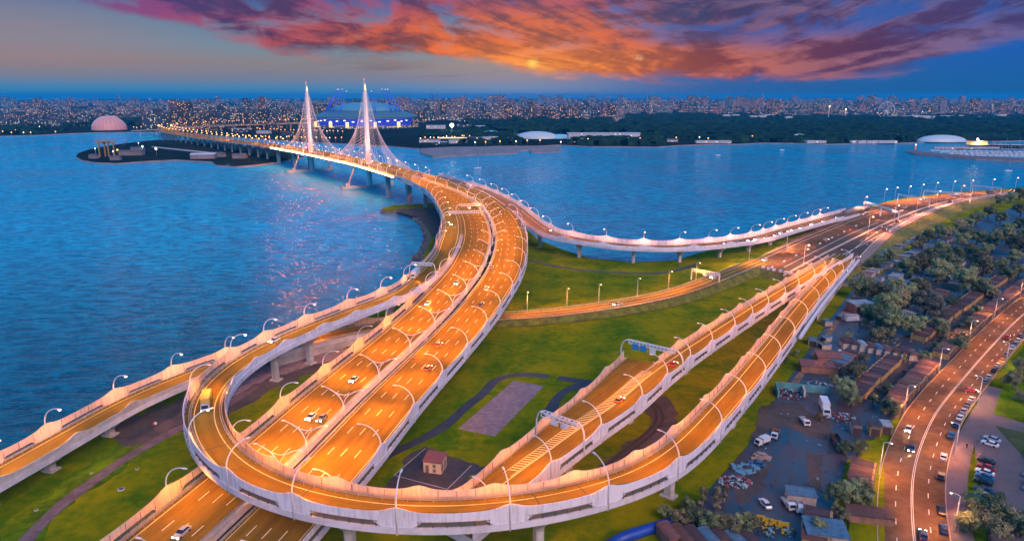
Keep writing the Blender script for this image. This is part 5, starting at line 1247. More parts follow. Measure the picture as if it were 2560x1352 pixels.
# island works: gantry cranes, sheds, lights
for i, (px, py, h, w) in enumerate([(262, 392, 26, 14), (276, 391, 24, 14)]):
    o = thing('gantry_crane', 'yellow gantry crane on the island, %s from the left' % nth(i), 'crane', at(px, py, 2.2), .3, 'gantry cranes on the island'); MY = mat('crane_ochre', (.30, .20, .05), .6)
    for sx in (-1, 1): MB().box((sx * w / 2, 0, h / 2), (1.6, 5, h)).build('leg', MY, o)
    MB().box((0, 0, h), (w * 1.5, 3, 2.4)).build('beam', MY, o)
o = thing('harbour_crane', 'slim dark jib crane on the island', 'crane', at(297, 394, 2.2)); MB().tube([(0, 0, 0), (0, 0, 12)], .8, 5).build('tower', M_DARK, o); MB().tube([(0, 0, 11), (26, 0, 34)], [.7, .3], 4).build('jib', M_DARK, o)
for i, (px, py, w, d_, h) in enumerate([(330, 388, 40, 14, 7), (345, 378, 22, 10, 6), (290, 400, 16, 8, 5), (510, 396, 38, 22, 7), (545, 392, 24, 12, 6), (600, 396, 22, 10, 6), (235, 396, 14, 8, 5)]):
    o = thing('shed', '%s shed on the island, %s from the first crane' % ('pale roofed' if i == 3 else 'low dark', nth(i)), 'shed', at(px, py, 2.2), RC.uniform(-.3, .3), 'sheds on the island'); MB().box((0, 0, h / 2), (w, d_, h)).build('wall', M_QUAY, o)
    MB().add([(-w / 2 - .5, -d_ / 2 - .5, h), (w / 2 + .5, -d_ / 2 - .5, h), (w / 2 + .5, 0, h + 2.2), (-w / 2 - .5, 0, h + 2.2), (w / 2 + .5, d_ / 2 + .5, h), (-w / 2 - .5, d_ / 2 + .5, h)], [(0, 1, 2, 3), (3, 2, 4, 5), (0, 3, 5), (1, 4, 2)]).build('roof', M_PALE if i == 3 else M_ROOF, o)
for i, (px, py, m, r) in enumerate([(392, 384, E_WH, 2.0), (358, 378, E_GR, 1.8), (296, 388, E_OR, 1.6), (240, 384, E_WH, 1.0), (348, 368, E_WH, .9), (285, 392, E_WH, 1.1)]):
    dotlamp('work_lamp', at(px, py + 5, 2.2), 12, r, m, '%s work lamp on the island, %s' % (('very bright white', 'bright greenish', 'orange', 'small white', 'small white', 'small pale')[i], ('nearest the viaduct', 'beside it', 'by the jib crane', 'left of the cranes', 'at the back', 'between the cranes')[i]), 'work lamps on the island')
# boats
M_HULL = mat('boat_white', (.72, .74, .78), .4); M_SAIL = mat('mast_metal', (.6, .6, .62), .4, metal=.5)
def boat_proto(L_, mast, name):
    o = thing(name, 'boat', 'boat'); mb = MB(); w = L_ * .15
    mb.add([(-L_ / 2, -w, .0), (L_ * .2, -w, 0), (L_ / 2, 0, 0), (L_ * .2, w, 0), (-L_ / 2, w, 0), (-L_ / 2, -w * 1.1, 1.1), (L_ * .2, -w * 1.1, 1.1), (L_ * .54, 0, 1.4), (L_ * .2, w * 1.1, 1.1), (-L_ / 2, w * 1.1, 1.1)], [(0, 1, 6, 5), (1, 2, 7, 6), (2, 3, 8, 7), (3, 4, 9, 8), (4, 0, 5, 9), (5, 6, 7, 8, 9)])
    mb.build('hull', M_HULL, o); MB().box((-L_ * .08, 0, 1.7), (L_ * .4, w * 1.2, 1.2), top=.8).build('cabin', mat('boat_cabin', (.30, .36, .44), .4), o)
    if mast: MB().tube([(L_ * .05, 0, 1), (L_ * .05, 0, 1 + L_ * 1.2)], .11, 4).build('mast', M_SAIL, o)
    return o
BP = [park(boat_proto(9, False, 'motor_boat')), park(boat_proto(12, True, 'sailing_boat')), park(boat_proto(15, False, 'motor_boat'))]
for p in BP: KIDS.setdefault(p.name, list(p.children))
usedb = set(); nB = 0
def boat(k, q, rz, label, group):
    p = BP[k]
    if k in usedb: o = copy_tree(p, q, rz, label)
    else: usedb.add(k); o = p; o.location = q; o.rotation_euler = (0, 0, rz); o['label'] = label
    if group: o['group'] = group
    elif 'group' in o: del o['group']
for r_, (y0, y1, n) in enumerate([(373, 377, 18), (377, 381.5, 20), (381, 386, 20), (385, 390, 18), (366, 368, 12), (359, 361, 10)]):
    for k in range(n):
        t = (k + RC.uniform(-.2, .2)) / n; px = (2330 + 25 * r_ if r_ < 4 else 2440) + t * (250 if r_ < 4 else 150)
        boat(RC.choice((0, 1, 2, 0)), at(px, y0 + (y1 - y0) * t + (4 if r_ < 4 else 3), .1), RC.uniform(-.3, .3), 'white boat moored in the marina, %s from the left in the %s row' % (nth(k), nth(r_)), 'white boats moored in the marina')
boat(1, at(1195, 421, .1), .6, 'lone dark sailing boat on the water right of the bridge', None)
boat(0, at(1795, 389, .1), .2, 'small white boat out on the bay', None); boat(0, at(1955, 376, .1), .1, 'small white motor boat nearer the far right shore', None); boat(1, at(2520, 428, .1), .1, 'small sailing boat right below the marina breakwater', None)
boat(2, at(572, 415, .1), .4, 'boat moored at the end of the island', None)
q = at(2288, 375, 2.4); o = thing('beacon', 'small red and white beacon on the tip of the breakwater', 'beacon', q); MB().tube([(0, 0, 0), (0, 0, 9)], [1.6, 1.0], 6).build('tower', mat('beacon_red', (.7, .2, .12), .5, emit=(1, .3, .15), es=.3), o); MB().ball((0, 0, 9.8), 1.2, 6, 4).build('lamp', E_WH, o)
o = thing('long_pontoon', 'long roofed pontoon in the marina behind the boats', 'pontoon', at(2415, 372, 1.2)); MB().box((0, 0, 1.5), (130, 5, 3)).build('cabin_row', M_PALEW, o); MB().box((0, 0, 3.3), (134, 6, .6)).build('roof', mat('pontoon_roof', (.45, .28, .26), .7), o)
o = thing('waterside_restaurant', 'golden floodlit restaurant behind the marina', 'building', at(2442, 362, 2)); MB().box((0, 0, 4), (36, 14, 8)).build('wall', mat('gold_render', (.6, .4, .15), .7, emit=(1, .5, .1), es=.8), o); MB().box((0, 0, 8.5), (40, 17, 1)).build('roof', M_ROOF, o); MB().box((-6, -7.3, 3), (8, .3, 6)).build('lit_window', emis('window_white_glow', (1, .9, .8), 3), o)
MB().ball((-6, -9, 12), 2.2, 6, 4).build('lamp', emis('flood_glow', (1, .78, .55), 14), o); lamp_light(o, (0, -12, 14), 'flood2', (1, .6, .25), 200000)
# low shore houses, tents
for i, px in enumerate([1755, 1785, 1813, 2028, 2050, 2140, 2160, 2180, 2205, 2225]):
    q = at(px, 358, 2); o = thing('boat_house', 'low pale waterside building on the far right shore, %s from the left' % nth(i), 'house', q, RC.uniform(-.2, .2), 'waterside buildings'); w = RC.uniform(18, 42)
    MB().box((0, 0, 2.4), (w, 10, 4.8)).build('wall', M_PALEW, o); MB().box((0, 0, 5.2), (w + 1, 11, .8), top=.9).build('roof', M_PALE, o)
for i, (px, py, w, h) in enumerate([(1075, 356, 46, 7), (1100, 361, 30, 5), (1150, 358, 50, 6), (1185, 352, 40, 8), (1225, 350, 36, 7), (1270, 352, 44, 6), (1300, 345, 30, 9), (1445, 355, 36, 7), (1090, 322, 60, 10), (1160, 318, 46, 8), (1205, 322, 40, 9), (1580, 350, 26, 8), (1680, 354, 24, 5), (600, 330, 44, 9), (660, 334, 36, 7), (720, 338, 30, 8)]):
    q = at(px, py, 2); o = thing('quay_building', '%s low building on the quay side below the city, %s of the scattered ones' % (('pale', 'grey')[i % 2], nth(i)), 'building', q, RC.uniform(-.2, .2), 'low quay buildings')
    MB().box((0, 0, h / 2), (w, 16, h)).build('wall', M_PALEW if i % 2 == 0 else CM[2], o); MB().box((0, 0, h + .4), (w + 2, 18, .8)).build('roof', M_PALE if i % 3 else M_ROOF, o)
for i, px in enumerate([1298, 1305, 1312, 1319, 1334, 1343]): 
    q = at(px, 316, 2); o = MB().add([(-7, -7, 0), (7, -7, 0), (7, 7, 0), (-7, 7, 0), (0, 0, 13)], [(0, 1, 4), (1, 2, 4), (2, 3, 4), (3, 0, 4)]).build('pointed_tent', M_PALE); o.location = q; tag(o, 'small white pointed tent roof behind the rounded hall, %s from the left' % nth(i), 'tent', 'pointed tents')
# ================================================================== yards, garages, trees
yd = [P2(x, y, GZ) for x, y in [(1640, 1400), (1700, 1300), (1800, 1190), (1870, 1110), (1930, 1010), (2010, 890), (2080, 790), (2130, 725), (2180, 675), (2300, 610), (2450, 545), (2620, 490)]]
yd += [(v.x, v.y) for v in [RSt.at(d, -8.4) for d in range(400, 84, -15)]] + [(v.x, v.y) for v in [RSt.at(d, -12) for d in (78, 66, 52)]] + [(v.x, v.y) for v in [RSt.at(d, -16.8) for d in (46, 30, 10, -8)]]
o = poly_mesh('yard_ground', yd, GZ - .36, M_YARD); o['kind'] = 'structure'
for pl in ([(1900, 1010), (1990, 1000), (2090, 1060), (2060, 1100), (1960, 1060), (1880, 1090)], [(1870, 1160), (1930, 1130), (1900, 1230), (1860, 1260), (1840, 1210)], [(2020, 1120), (2060, 1130), (2050, 1230), (2020, 1210)], [(2160, 985), (2262, 900), (2300, 905), (2200, 1010)], [(2300, 870), (2400, 790), (2480, 720), (2500, 730), (2420, 810), (2320, 890)]):
    patch('bare_ground', pl, M_DIRT, GZ - .34)
strip('path', [(1985, 960), (2040, 880), (2095, 800), (2140, 740), (2160, 700)], 2.4, mat('dusty_track', (.20, .13, .10), .95, var=.4, scale=.3, coord='World'), GZ - .33)
rusts = [mat('rust_roof_%s' % n, c, .8, var=.35, scale=.6) for n, c in (('brown', (.13, .055, .042)), ('dark', (.075, .04, .045)), ('rose', (.20, .085, .075)), ('ochre', (.16, .09, .045)), ('blue', (.07, .16, .25)), ('pale', (.30, .34, .38)))]
rname = ['brown', 'dark', 'rose red', 'ochre', 'blue', 'pale grey']
M_GW = [mat('garage_wall_ochre', (.42, .26, .10), .85, var=.25, scale=.8), mat('garage_wall_brick', (.30, .15, .10), .85, var=.3, scale=.8), mat('garage_wall_pale', (.42, .34, .30), .85, var=.25, scale=.6)]
GM = {}
def garage(p, rz, w, l, h, ci, wi, label, group, arch=False):
    o = thing('garage', label, 'garage', p, rz, group); key = (w, l, h, arch)
    if key not in GM:
        mb = MB(); mb.box((0, 0, h / 2), (w, l, h)); rf = MB()
        if arch:
            n = 7; A = [math.pi * k / n for k in range(n + 1)]
            P = [(w / 2 * math.cos(a) * 1.03, -l / 2 - .15, h + w * .28 * math.sin(a)) for a in A] + [(w / 2 * math.cos(a) * 1.03, l / 2 + .15, h + w * .28 * math.sin(a)) for a in A]; m_ = n + 1
            rf.add(P, [(k, k + m_, k + 1 + m_, k + 1) for k in range(n)] + [tuple(range(m_)), tuple(range(2 * m_ - 1, m_ - 1, -1))])
        else:
            rf.add([(-w / 2 - .08, -l / 2 - .25, h + .22), (w / 2 + .08, -l / 2 - .25, h + .22), (w / 2 + .08, l / 2 + .2, h - .03), (-w / 2 - .08, l / 2 + .2, h - .03), (-w / 2 - .08, -l / 2 - .25, h + .06), (w / 2 + .08, -l / 2 - .25, h + .06), (w / 2 + .08, l / 2 + .2, h - .15), (-w / 2 - .08, l / 2 + .2, h - .15)], [(0, 1, 2, 3), (7, 6, 5, 4), (0, 4, 5, 1), (1, 5, 6, 2), (2, 6, 7, 3), (3, 7, 4, 0)])
            rf.box((w / 2 - .05, 0, h + .2), (.14, l, .12))
        dr = MB().box((-.66, l / 2 + .04, h * .42), (1.28, .07, h * .82)).mesh('door', rusts[1]); dr2 = MB().box((.66, l / 2 + .04, h * .42), (1.28, .07, h * .82)).mesh('door', rusts[1])
        GM[key] = (mb, rf, dr, dr2, {})
    mb, rf, dr, dr2, cc = GM[key]
    if ('w', wi) not in cc: cc['w', wi] = mb.mesh('wall', M_GW[wi])
    if ('r', ci) not in cc: cc['r', ci] = rf.mesh('roof', rusts[ci])
    link('wall', cc['w', wi], o); link('roof', cc['r', ci], o); link('door', dr, o); link('door', dr2, o)
    return o
gk = 0
def garow(spans, off, l, wi, pal, where, flip=False, jit=.25, skip=.0):
    i = 0
    for a, b in spans:
        d = a
        while d < b:
            w = 3.5
            if R.random() > skip:
                p = RSt.at(d + w / 2, off + R.uniform(-jit, jit)); p.z = GZ - .35; ci = R.choice(pal)
                garage(p, RSt.head(d + w / 2) + (math.pi / 2 if flip else -math.pi / 2), w, l, 2.3 + R.choice((0, .15, .3)), ci, wi, '%s roofed lock-up garage %s, %s from near end' % (rname[ci], where, nth(i)), 'lock-up garages'); i += 1
            d += w + .06
garow([(30, 41), (86, 136), (152, 190), (197, 222), (229, 330)], -11.9, 6.0, 0, (0, 0, 2, 3, 1), 'with its back wall to the street')
garow([(0, 12)], -21, 6.0, 0, (0, 1), 'at the bottom edge beside the pale roof')
garow([(88, 133), (140, 150), (168, 208), (214, 330)], -24.0, 6.0, 0, (1, 1, 0, 2), 'in the second row from the street', True)
garow([(105, 128), (182, 205), (226, 256), (270, 340)], -37.5, 5.6, 1, (1, 4, 2, 4, 5), 'in the third row from the street', False, .5, .15)
garow([(190, 214), (232, 258), (280, 340)], -52, 5.6, 2, (4, 1, 4, 5), 'in the fourth row from the street', True, .6, .2)
garow([(215, 240), (262, 340)], -66, 5.6, 2, (4, 5, 1), 'in the row farthest from the street', True, .8, .25)
garow([(262, 300), (312, 352), (366, 420)], -80, 5.6, 2, (4, 5, 1, 2), 'in the second row below the embankment', True, 1.2, .3)
garow([(300, 338), (352, 420)], -95, 5.6, 2, (4, 5, 4, 1), 'in the row nearest the embankment', True, 1.5, .35)
for i in range(34):
    d = R.uniform(130, 330); off = -R.uniform(56, 92) if d > 220 else -R.uniform(42, 62); p = RSt.at(d, off); p.z = GZ - .38; c = R.choice((4, 5, 1, 2, 4))
    garage(p, R.uniform(0, 3.1), R.uniform(2.4, 5) // 1 + .4, 4.0, 2.2, c, 2, '%s roofed little shed among the yard trees, %s of the loose ones' % (rname[c], nth(i)), 'loose little sheds')
for i in range(9):
    t = i / 8; p = at(2113 + t * 165, 866 + t * 30, GZ - .35); garage(p, math.radians(-8), 3.6, 5.2, 2.3, (1, 1, 5, 0, 4, 2, 0, 1, 2)[i], 2, 'arched %s garage in the short cross row, %s from the left' % (rname[(1, 1, 5, 0, 4, 2, 0, 1, 2)[i]], nth(i)), 'arched garages of the cross row', True)
for i, (x, y, c) in enumerate([(1672, 1352, 2), (1703, 1358, 0), (1737, 1362, 1), (1772, 1366, 4), (1806, 1370, 1), (1842, 1372, 4), (1876, 1374, 1)]):
    garage(at(x, y, GZ - .35), math.radians(196), 3.7, 6.4, 2.4, c, 1, '%s arched garage in the row at the bottom edge, %s from the left' % (rname[c], nth(i)), 'arched garages at the bottom edge', True)
for i, (x, y, c, w) in enumerate([(2138, 1080, 1, 2.6), (2183, 1083, 1, 3.2), (2212, 1078, 5, 3.0)]):
    garage(at(x, y, GZ - .35), math.radians(-12 + 180), w, 3.8, 2.9, c, (2, 0, 2)[i], ('small pale hut with a dark roof left of the street', 'taller hut with a dark brown roof left of the street', 'pink walled hut nearest the street')[i], 'huts by the yard')
# brick shed with pale gable, long retaining things in the yard
o = thing('brick_shed', 'dark red brick shed with a flat blue roof and pale fascia below the trees', 'shed', at(2148, 778, GZ), .15); MB().box((0, 0, 2.2), (10, 7, 4.4)).build('wall', rusts[2], o); MB().box((0, -.2, 4.6), (10.8, 7.8, .5)).build('roof', rusts[5], o); MB().box((0, -4.0, 4.2), (10.8, .2, .9)).build('fascia', M_GW[2], o)
o = thing('white_shed', 'white boat-like shed in front of the brick shed', 'shed', at(2128, 800, GZ), .1); MB().box((0, 0, 1.2), (6.5, 3, 2.4), top=.85).build('wall', M_STEEL, o); MB().box((0, 0, 2.5), (6.2, 2.8, .25)).build('roof', rusts[5], o)
for i, (x, y, w, d_, h, c, lab) in enumerate([(2255, 665, 8, 5, 2.8, 5, 'pale roofed shed beside the first big trees'), (2262, 715, 9, 6, 2.6, 4, 'blue roofed shed between the big trees'), (2385, 705, 6, 5, 3, 5, 'small pale shed behind the trees'), (2040, 925, 12, 7, 2.6, 2, 'red-brown flat shed by the retaining wall'), (2070, 905, 9, 7, 3, 2, 'higher red-brown shed behind the flat one'),
        (2000, 1250, 7, 4, 2.5, 4, 'blue flat shed beside the pickups'), (2060, 1345, 9, 7, 3, 4, 'flat blue-grey roofed building at the bottom edge'), (2170, 1300, 10, 4.5, 2.4, 0, 'brown roofed store next to the street verge')]):
    o = thing('shed', lab, 'shed', at(x, y, GZ - .4), math.radians(-12)); MB().box((0, 0, h / 2), (w, d_, h)).build('wall', M_GW[1 if i in (3, 4, 7) else 2], o); MB().box((0, 0, h + .12), (w + .5, d_ + .5, .25)).build('roof', rusts[c], o)
o = thing('blue_tarpaulin', 'long bright blue covered heap on the grass at the bottom edge', 'tarpaulin', at(1610, 1330, GZ), math.radians(22)); mb = MB(); mb.tube([(-10, -.5, -.2), (-5, 0, .3), (0, .1, .4), (6, .4, .4), (11, 1.2, .0)], [1.2, 1.4, 1.4, 1.3, 1.0], 10); mb.build('cover', mat('blue_sheet', (.01, .06, .38), .45, var=.2, scale=.5), o)
# open yard wall, turquoise
TQ = mat('turquoise_paint', (.10, .30, .34), .7, var=.3, scale=.4)
o = thing('scrap_pen', 'turquoise walled scrap pen at the top of the lorry yard', 'enclosure', at(2010, 990, GZ - .4), math.radians(-14)); MB().box((0, 4, 1.4), (18, .6, 2.8)).build('wall', TQ, o); MB().box((-9, 0, 1.3), (.6, 8, 2.6)).build('wall', TQ, o); MB().box((0, 1.5, 1.2), (.6, 5, 2.4)).build('wall', M_CONC, o)
def heap(name, label, x, y, n, rad, cols, cat='scrap heap', z=GZ - .4, sz=(.2, .8)):
    mb = MB()
    for i in range(n):
        a = R.uniform(0, 6.28); r = rad * math.sqrt(R.random()); mb.box((r * math.cos(a), r * .7 * math.sin(a), R.uniform(.1, 1.0) * (1 - r / rad) * 1.6 + .2), (R.uniform(*sz), R.uniform(*sz), R.uniform(.1, .6)), R.uniform(0, 3), mi=R.randrange(len(cols)))
    o = mb.build(name, cols); o.location = at(x, y, z); tag(o, label, cat, None, 'stuff'); return o
CS = [mat('scrap_blue', (.12, .28, .40), .6), mat('scrap_white', (.36, .42, .48), .6), mat('scrap_red', (.35, .05, .07), .6), mat('scrap_dark', (.05, .05, .07), .7), rusts[0]]
heap('scrap', 'heap of white, blue and red scrap left of the lorry yard', 1838, 1205, 150, 4.6, CS[:4]); heap('scrap', 'blue and rusty scrap inside the turquoise pen', 1975, 985, 120, 6.5, CS); heap('planks', 'stack of grey planks above the scrap heap', 1862, 1172, 26, 3.5, [CS[0], CS[3]], 'plank stack', sz=(.25, 3.2))
heap('scrap', 'red and blue junk between the parked pickups', 1995, 1265, 70, 3.0, [CS[2], CS[0], CS[1]]); heap('scrap', 'low scatter of scrap beside the white box lorry', 2105, 1045, 90, 5.0, CS); heap('brushwood', 'pale heap of brushwood above the dark saloon car', 1902, 1143, 60, 2.2, [mat('dry_wood', (.35, .26, .22), .9)], 'brushwood', sz=(.06, 2.4))
heap('scrap', 'scrap strewn below the far sheds', 2045, 965, 80, 6, [CS[0], CS[1], CS[3]]); heap('scrap', 'yellow boards and junk behind the bottom garages', 1935, 1325, 60, 5, [mat('yellow_board', (.45, .30, .02), .6), CS[0], CS[3]])
for i, (x, y) in enumerate([(1898, 1301), (1918, 1308), (1938, 1313), (1958, 1318)]):
    o = MB().box((0, 0, .8), (2.6, .25, 1.6)).build('yellow_panel', mat('yellow_board', (.45, .30, .02), .6)); o.location = at(x, y, GZ - .35); o.rotation_euler = (0, 0, -.25); tag(o, 'yellow panel behind the bottom garages, %s from the left' % nth(i), 'panel', 'yellow panels')

mb = MB()
for i in range(700):
    d = R.uniform(5, 330); off = -R.uniform(16, 70); q = RSt.at(d, off)
    if RL.nearest(q)[1] < 14 and q.y < 420: continue
    s_ = R.uniform(.15, .7); mb.box((q.x, q.y, GZ - .36 + s_ * .2), (s_ * R.uniform(.6, 2.2), s_, s_ * .5), R.uniform(0, 3), mi=R.choice((0, 3, 3, 4, 4)))
tag(mb.build('yard_litter', CS), 'pallets, tins and litter strewn over the garage yards', 'litter', None, 'stuff')
mb = MB()
for i in range(2600):          # weeds and low scrub at the yard edges
    d = R.uniform(0, 340); off = -R.uniform(8.6, 75); q = RSt.at(d, off)
    if RL.nearest(q)[1] < 12 or (d < 120 and off < -18): continue
    if noise.noise(Vector((q.x * .06, q.y * .06, 2))) < .08: continue
    for k in range(3):
        a = R.uniform(0, 6.28); s_ = R.uniform(.3, .8); x, y = q.x + R.uniform(-1, 1), q.y + R.uniform(-1, 1); mb.add([(x, y, GZ - .4), (x + s_ * math.cos(a), y + s_ * math.sin(a), GZ - .3), (x + s_ * .4, y, GZ - .3 + s_ * .9)], [(0, 1, 2)])
# ------------------------------------------------------------------ trees
M_LEAF = []
def leaf_mat(name, c1, c2):
    m = bpy.data.materials.new(name); m.use_nodes = True; t = m.node_tree; b = t.nodes['Principled BSDF']; q = NG(t); b.inputs['Roughness'].default_value = .8; b.inputs['Specular IOR Level'].default_value = .2
    pos = q.n('ShaderNodeNewGeometry').outputs['Position']; oi = q.n('ShaderNodeObjectInfo').outputs['Random']
    f = q.m('ADD', q.m('MULTIPLY', q.noise(pos, .55, 3, .6), .8), q.m('MULTIPLY', oi, .28)); q.put(b.inputs['Base Color'], q.mix(q.ss(f, .38, .72), c1, c2)); return m
M_LEAF = [leaf_mat('foliage_green', (.07, .10, .055), (.33, .36, .17)), leaf_mat('foliage_olive', (.08, .085, .05), (.38, .32, .17)), leaf_mat('foliage_silver', (.10, .10, .08), (.36, .32, .26))]
tag(mb.build('scrub', M_LEAF[1]), 'low scrub and weeds between the garages', 'scrub', None, 'stuff')
M_BARK = mat('bark', (.10, .075, .06), .9, var=.3, scale=2); M_BIRCH = mat('birch_bark', (.45, .40, .36), .8, var=.3, scale=2)
def tree_proto(kind, seed, n, mi, birch=False):
    r = random.Random(seed); o = thing(kind, kind, 'tree'); Ht = 9.0
    mb = MB(); mb.tube([(0, 0, -.3), (.1, .05, 2.0), (.0, .2, 4.2), (.2, .1, 6.6)], [.34, .26, .18, .07], 7)
    blobs = []
    for k in range(17 if not birch else 12):
        a = r.uniform(0, 6.28); q = r.random(); z = r.uniform(2.4, 8.0) if not birch else r.uniform(2.6, 10.5); rr_ = (3.2 if not birch else 1.7) * math.sqrt(q) * (1 - ((z - 4.4) / 6.2) ** 2 if z > 4.4 else 1)
        c = Vector((rr_ * math.cos(a), rr_ * math.sin(a), z)); blobs.append((c, r.uniform(1.0, 1.75) * (1 if not birch else .72)))
        if k % 2 == 0: mb.tube([(0, .1, min(z * .45, 4.5)), c * .5 + Vector((0, 0, z * .22)), c], [.12, .08, .03], 4)
    mb.build('trunk', M_BIRCH if birch else M_BARK, o)
    vs = []; fs = []
    for i in range(n):
        c, br = blobs[r.randrange(len(blobs))]; d = Vector((r.gauss(0, 1), r.gauss(0, 1), r.gauss(0, .8))).normalized(); p = c + d * br * (r.random() ** .35) * r.uniform(.85, 1.12); s = r.uniform(.13, .30)
        nrm = (d + Vector((r.uniform(-.8, .8), r.uniform(-.8, .8), r.uniform(-.3, .9)))).normalized(); u = nrm.orthogonal().normalized(); u.rotate(Matrix.Rotation(r.uniform(0, 6.28), 3, nrm)); w = nrm.cross(u); k = len(vs)
        vs += [p - u * s * 1.2, p - w * s * .6, p + u * s * 1.3, p + w * s * .6]; fs.append((k, k + 1, k + 2, k + 3))
    mb = MB(); mb.add(vs, fs); mb.build('crown', M_LEAF[mi], o); return park(o)
TP = [tree_proto('broad_tree', 1, 5200, 0), tree_proto('broad_tree', 2, 5200, 1), tree_proto('broad_tree', 3, 5200, 0), tree_proto('pale_tree', 4, 4200, 2), tree_proto('birch_tree', 5, 2600, 1, True)]
for p in TP: KIDS.setdefault(p.name, list(p.children))
ut = set(); tcount = {}
def tree(k, x, y, rpx, where, z=GZ - .4):
    p = at(x, y, z); dist = (p - Vector((0, 0, H))).length; s = rpx / FPX * dist / 4.5; label_ = ''
    i = tcount.get(where, 0); tcount[where] = i + 1
    kind = ('dark green', 'olive green', 'round dark green', 'pale silvery', 'thin birch-like')[k]
    lab = '%s tree %s, %s from left' % (kind, where, nth(i))
    if k in ut: o = copy_tree(TP[k], p, R.uniform(0, 6.28), lab)
    else: ut.add(k); o = TP[k]; o.location = p; o['label'] = lab
    o.scale = (s * R.uniform(.92, 1.1), s * R.uniform(.92, 1.1), s * R.uniform(.82, 1.0) * .92); o['group'] = 'trees of the yards'
def trees(lst, where):
    for t in sorted(lst): tree(t[3] if len(t) > 3 else R.choice((0, 1, 2)), t[0], t[1], t[2], where)
trees([(2223, 655, 20), (2188, 678, 23), (2150, 745, 30), (2190, 755, 30), (2240, 742, 24), (2268, 690, 27)], 'by the foot of the highway ramp')
trees([(2300, 615, 15), (2320, 605, 15), (2345, 590, 15), (2370, 600, 18), (2390, 575, 17), (2410, 600, 20), (2440, 560, 16), (2290, 628, 14), (2470, 545, 15), (2500, 515, 14), (2525, 505, 14), (2548, 500, 14), (2550, 540, 18), (2500, 560, 15), (2440, 612, 20), (2420, 570, 13)], 'below the grass embankment')
trees([(2305, 690, 30), (2340, 705, 30), (2365, 690, 28), (2325, 660, 22), (2350, 645, 22), (2385, 655, 22), (2455, 690, 34), (2415, 735, 34), (2450, 740, 26), (2480, 625, 24), (2515, 610, 24), (2545, 640, 26), (2520, 590, 18), (2550, 580, 18), (2430, 660, 24), (2400, 620, 20)], 'amid the garage yards')
trees([(2268, 770, 34), (2300, 745, 32), (2210, 800, 36, 0), (2240, 780, 34, 1), (2190, 830, 36), (2230, 845, 38), (2285, 838, 30), (2345, 835, 22), (2310, 790, 36, 3), (2335, 800, 26, 3), (2200, 860, 26), (2360, 860, 20, 4)], 'in the big grove')
trees([(2140, 955, 30), (2110, 1000, 30), (2128, 1018, 26), (2225, 1040, 24), (2425, 830, 22), (2395, 875, 20), (2405, 855, 16), (2310, 905, 15), (2160, 905, 12)], 'between the garage rows')
trees([(2115, 1140, 22), (2143, 1140, 22), (2090, 1265, 32), (2125, 1260, 34), (2155, 1265, 30), (2100, 1300, 22), (2040, 1340, 24), (2150, 1230, 24)], 'right of the lorry yard')
trees([(1665, 1300, 24), (1700, 1310, 28), (1740, 1315, 30), (1775, 1335, 34), (1815, 1345, 36), (1855, 1340, 32), (1880, 1320, 22), (1720, 1280, 22), (1755, 1265, 24, 4), (1790, 1275, 26, 4), (1810, 1255, 22, 4)], 'below the lorry yard')
trees([(2440, 1290, 34), (2480, 1310, 38), (2520, 1330, 34), (2420, 1335, 30), (2550, 1345, 34), (2470, 1350, 34), (2535, 975, 26), (2558, 940, 26), (2555, 1010, 18)], 'beside the car park')
trees([(2165, 790, 16), (2120, 850, 12), (2085, 960, 14), (2050, 1050, 12), (2215, 985, 15), (2180, 1010, 14), (2340, 880, 15), (2370, 850, 14), (2440, 790, 15), (2480, 745, 16), (2520, 700, 17), (2380, 770, 16), (2545, 690, 16), (2500, 680, 17), (2400, 700, 20), (2460, 640, 18), (2530, 660, 18), (2560, 610, 18), (2420, 640, 18)], 'scattered through the garage rows')
trees([(1985, 835, 9), (1990, 890, 9), (2060, 870, 10), (1965, 905, 8)], 'by the retaining wall')

# ================================================================== vehicles
PAINT = {}
def paint(n, c, r=.3): return mat('car_paint_' + n, c, r, metal=.2)
PC = {'white': (.72, .70, .72), 'silver': (.40, .42, .46), 'black': (.015, .016, .02), 'dark blue': (.02, .04, .12), 'red': (.42, .015, .01), 'grey': (.14, .15, .18), 'blue': (.04, .13, .30), 'orange': (.60, .16, .03), 'green': (.03, .20, .11)}
M_CGL = mat('car_glass', (.015, .02, .03), .1); M_TYRE = mat('tyre', (.012, .012, .012), .8); M_LAMPOFF = mat('car_lamp_clear', (.6, .62, .62), .2); M_TAILOFF = mat('car_lamp_red', (.3, .01, .01), .3)
CARM = {}
def hull(L_, w, prof):
    """prof: list of (y, z_low, z_high, half width factor)"""
    mb = MB(); vs = []
    for y, zl, zh, k in prof:
        x = w / 2 * k; vs += [(-x * .96, y, zl), (x * .96, y, zl), (x, y, zl + (zh - zl) * .55), (x * .90, y, zh), (-x * .90, y, zh), (-x, y, zl + (zh - zl) * .55)]
    n = 6; fs = [(i * n + k, i * n + (k + 1) % n, (i + 1) * n + (k + 1) % n, (i + 1) * n + k) for i in range(len(prof) - 1) for k in range(n)] + [tuple(range(n - 1, -1, -1)), tuple((len(prof) - 1) * n + k for k in range(n))]
    mb.add(vs, fs, 0, False); return mb
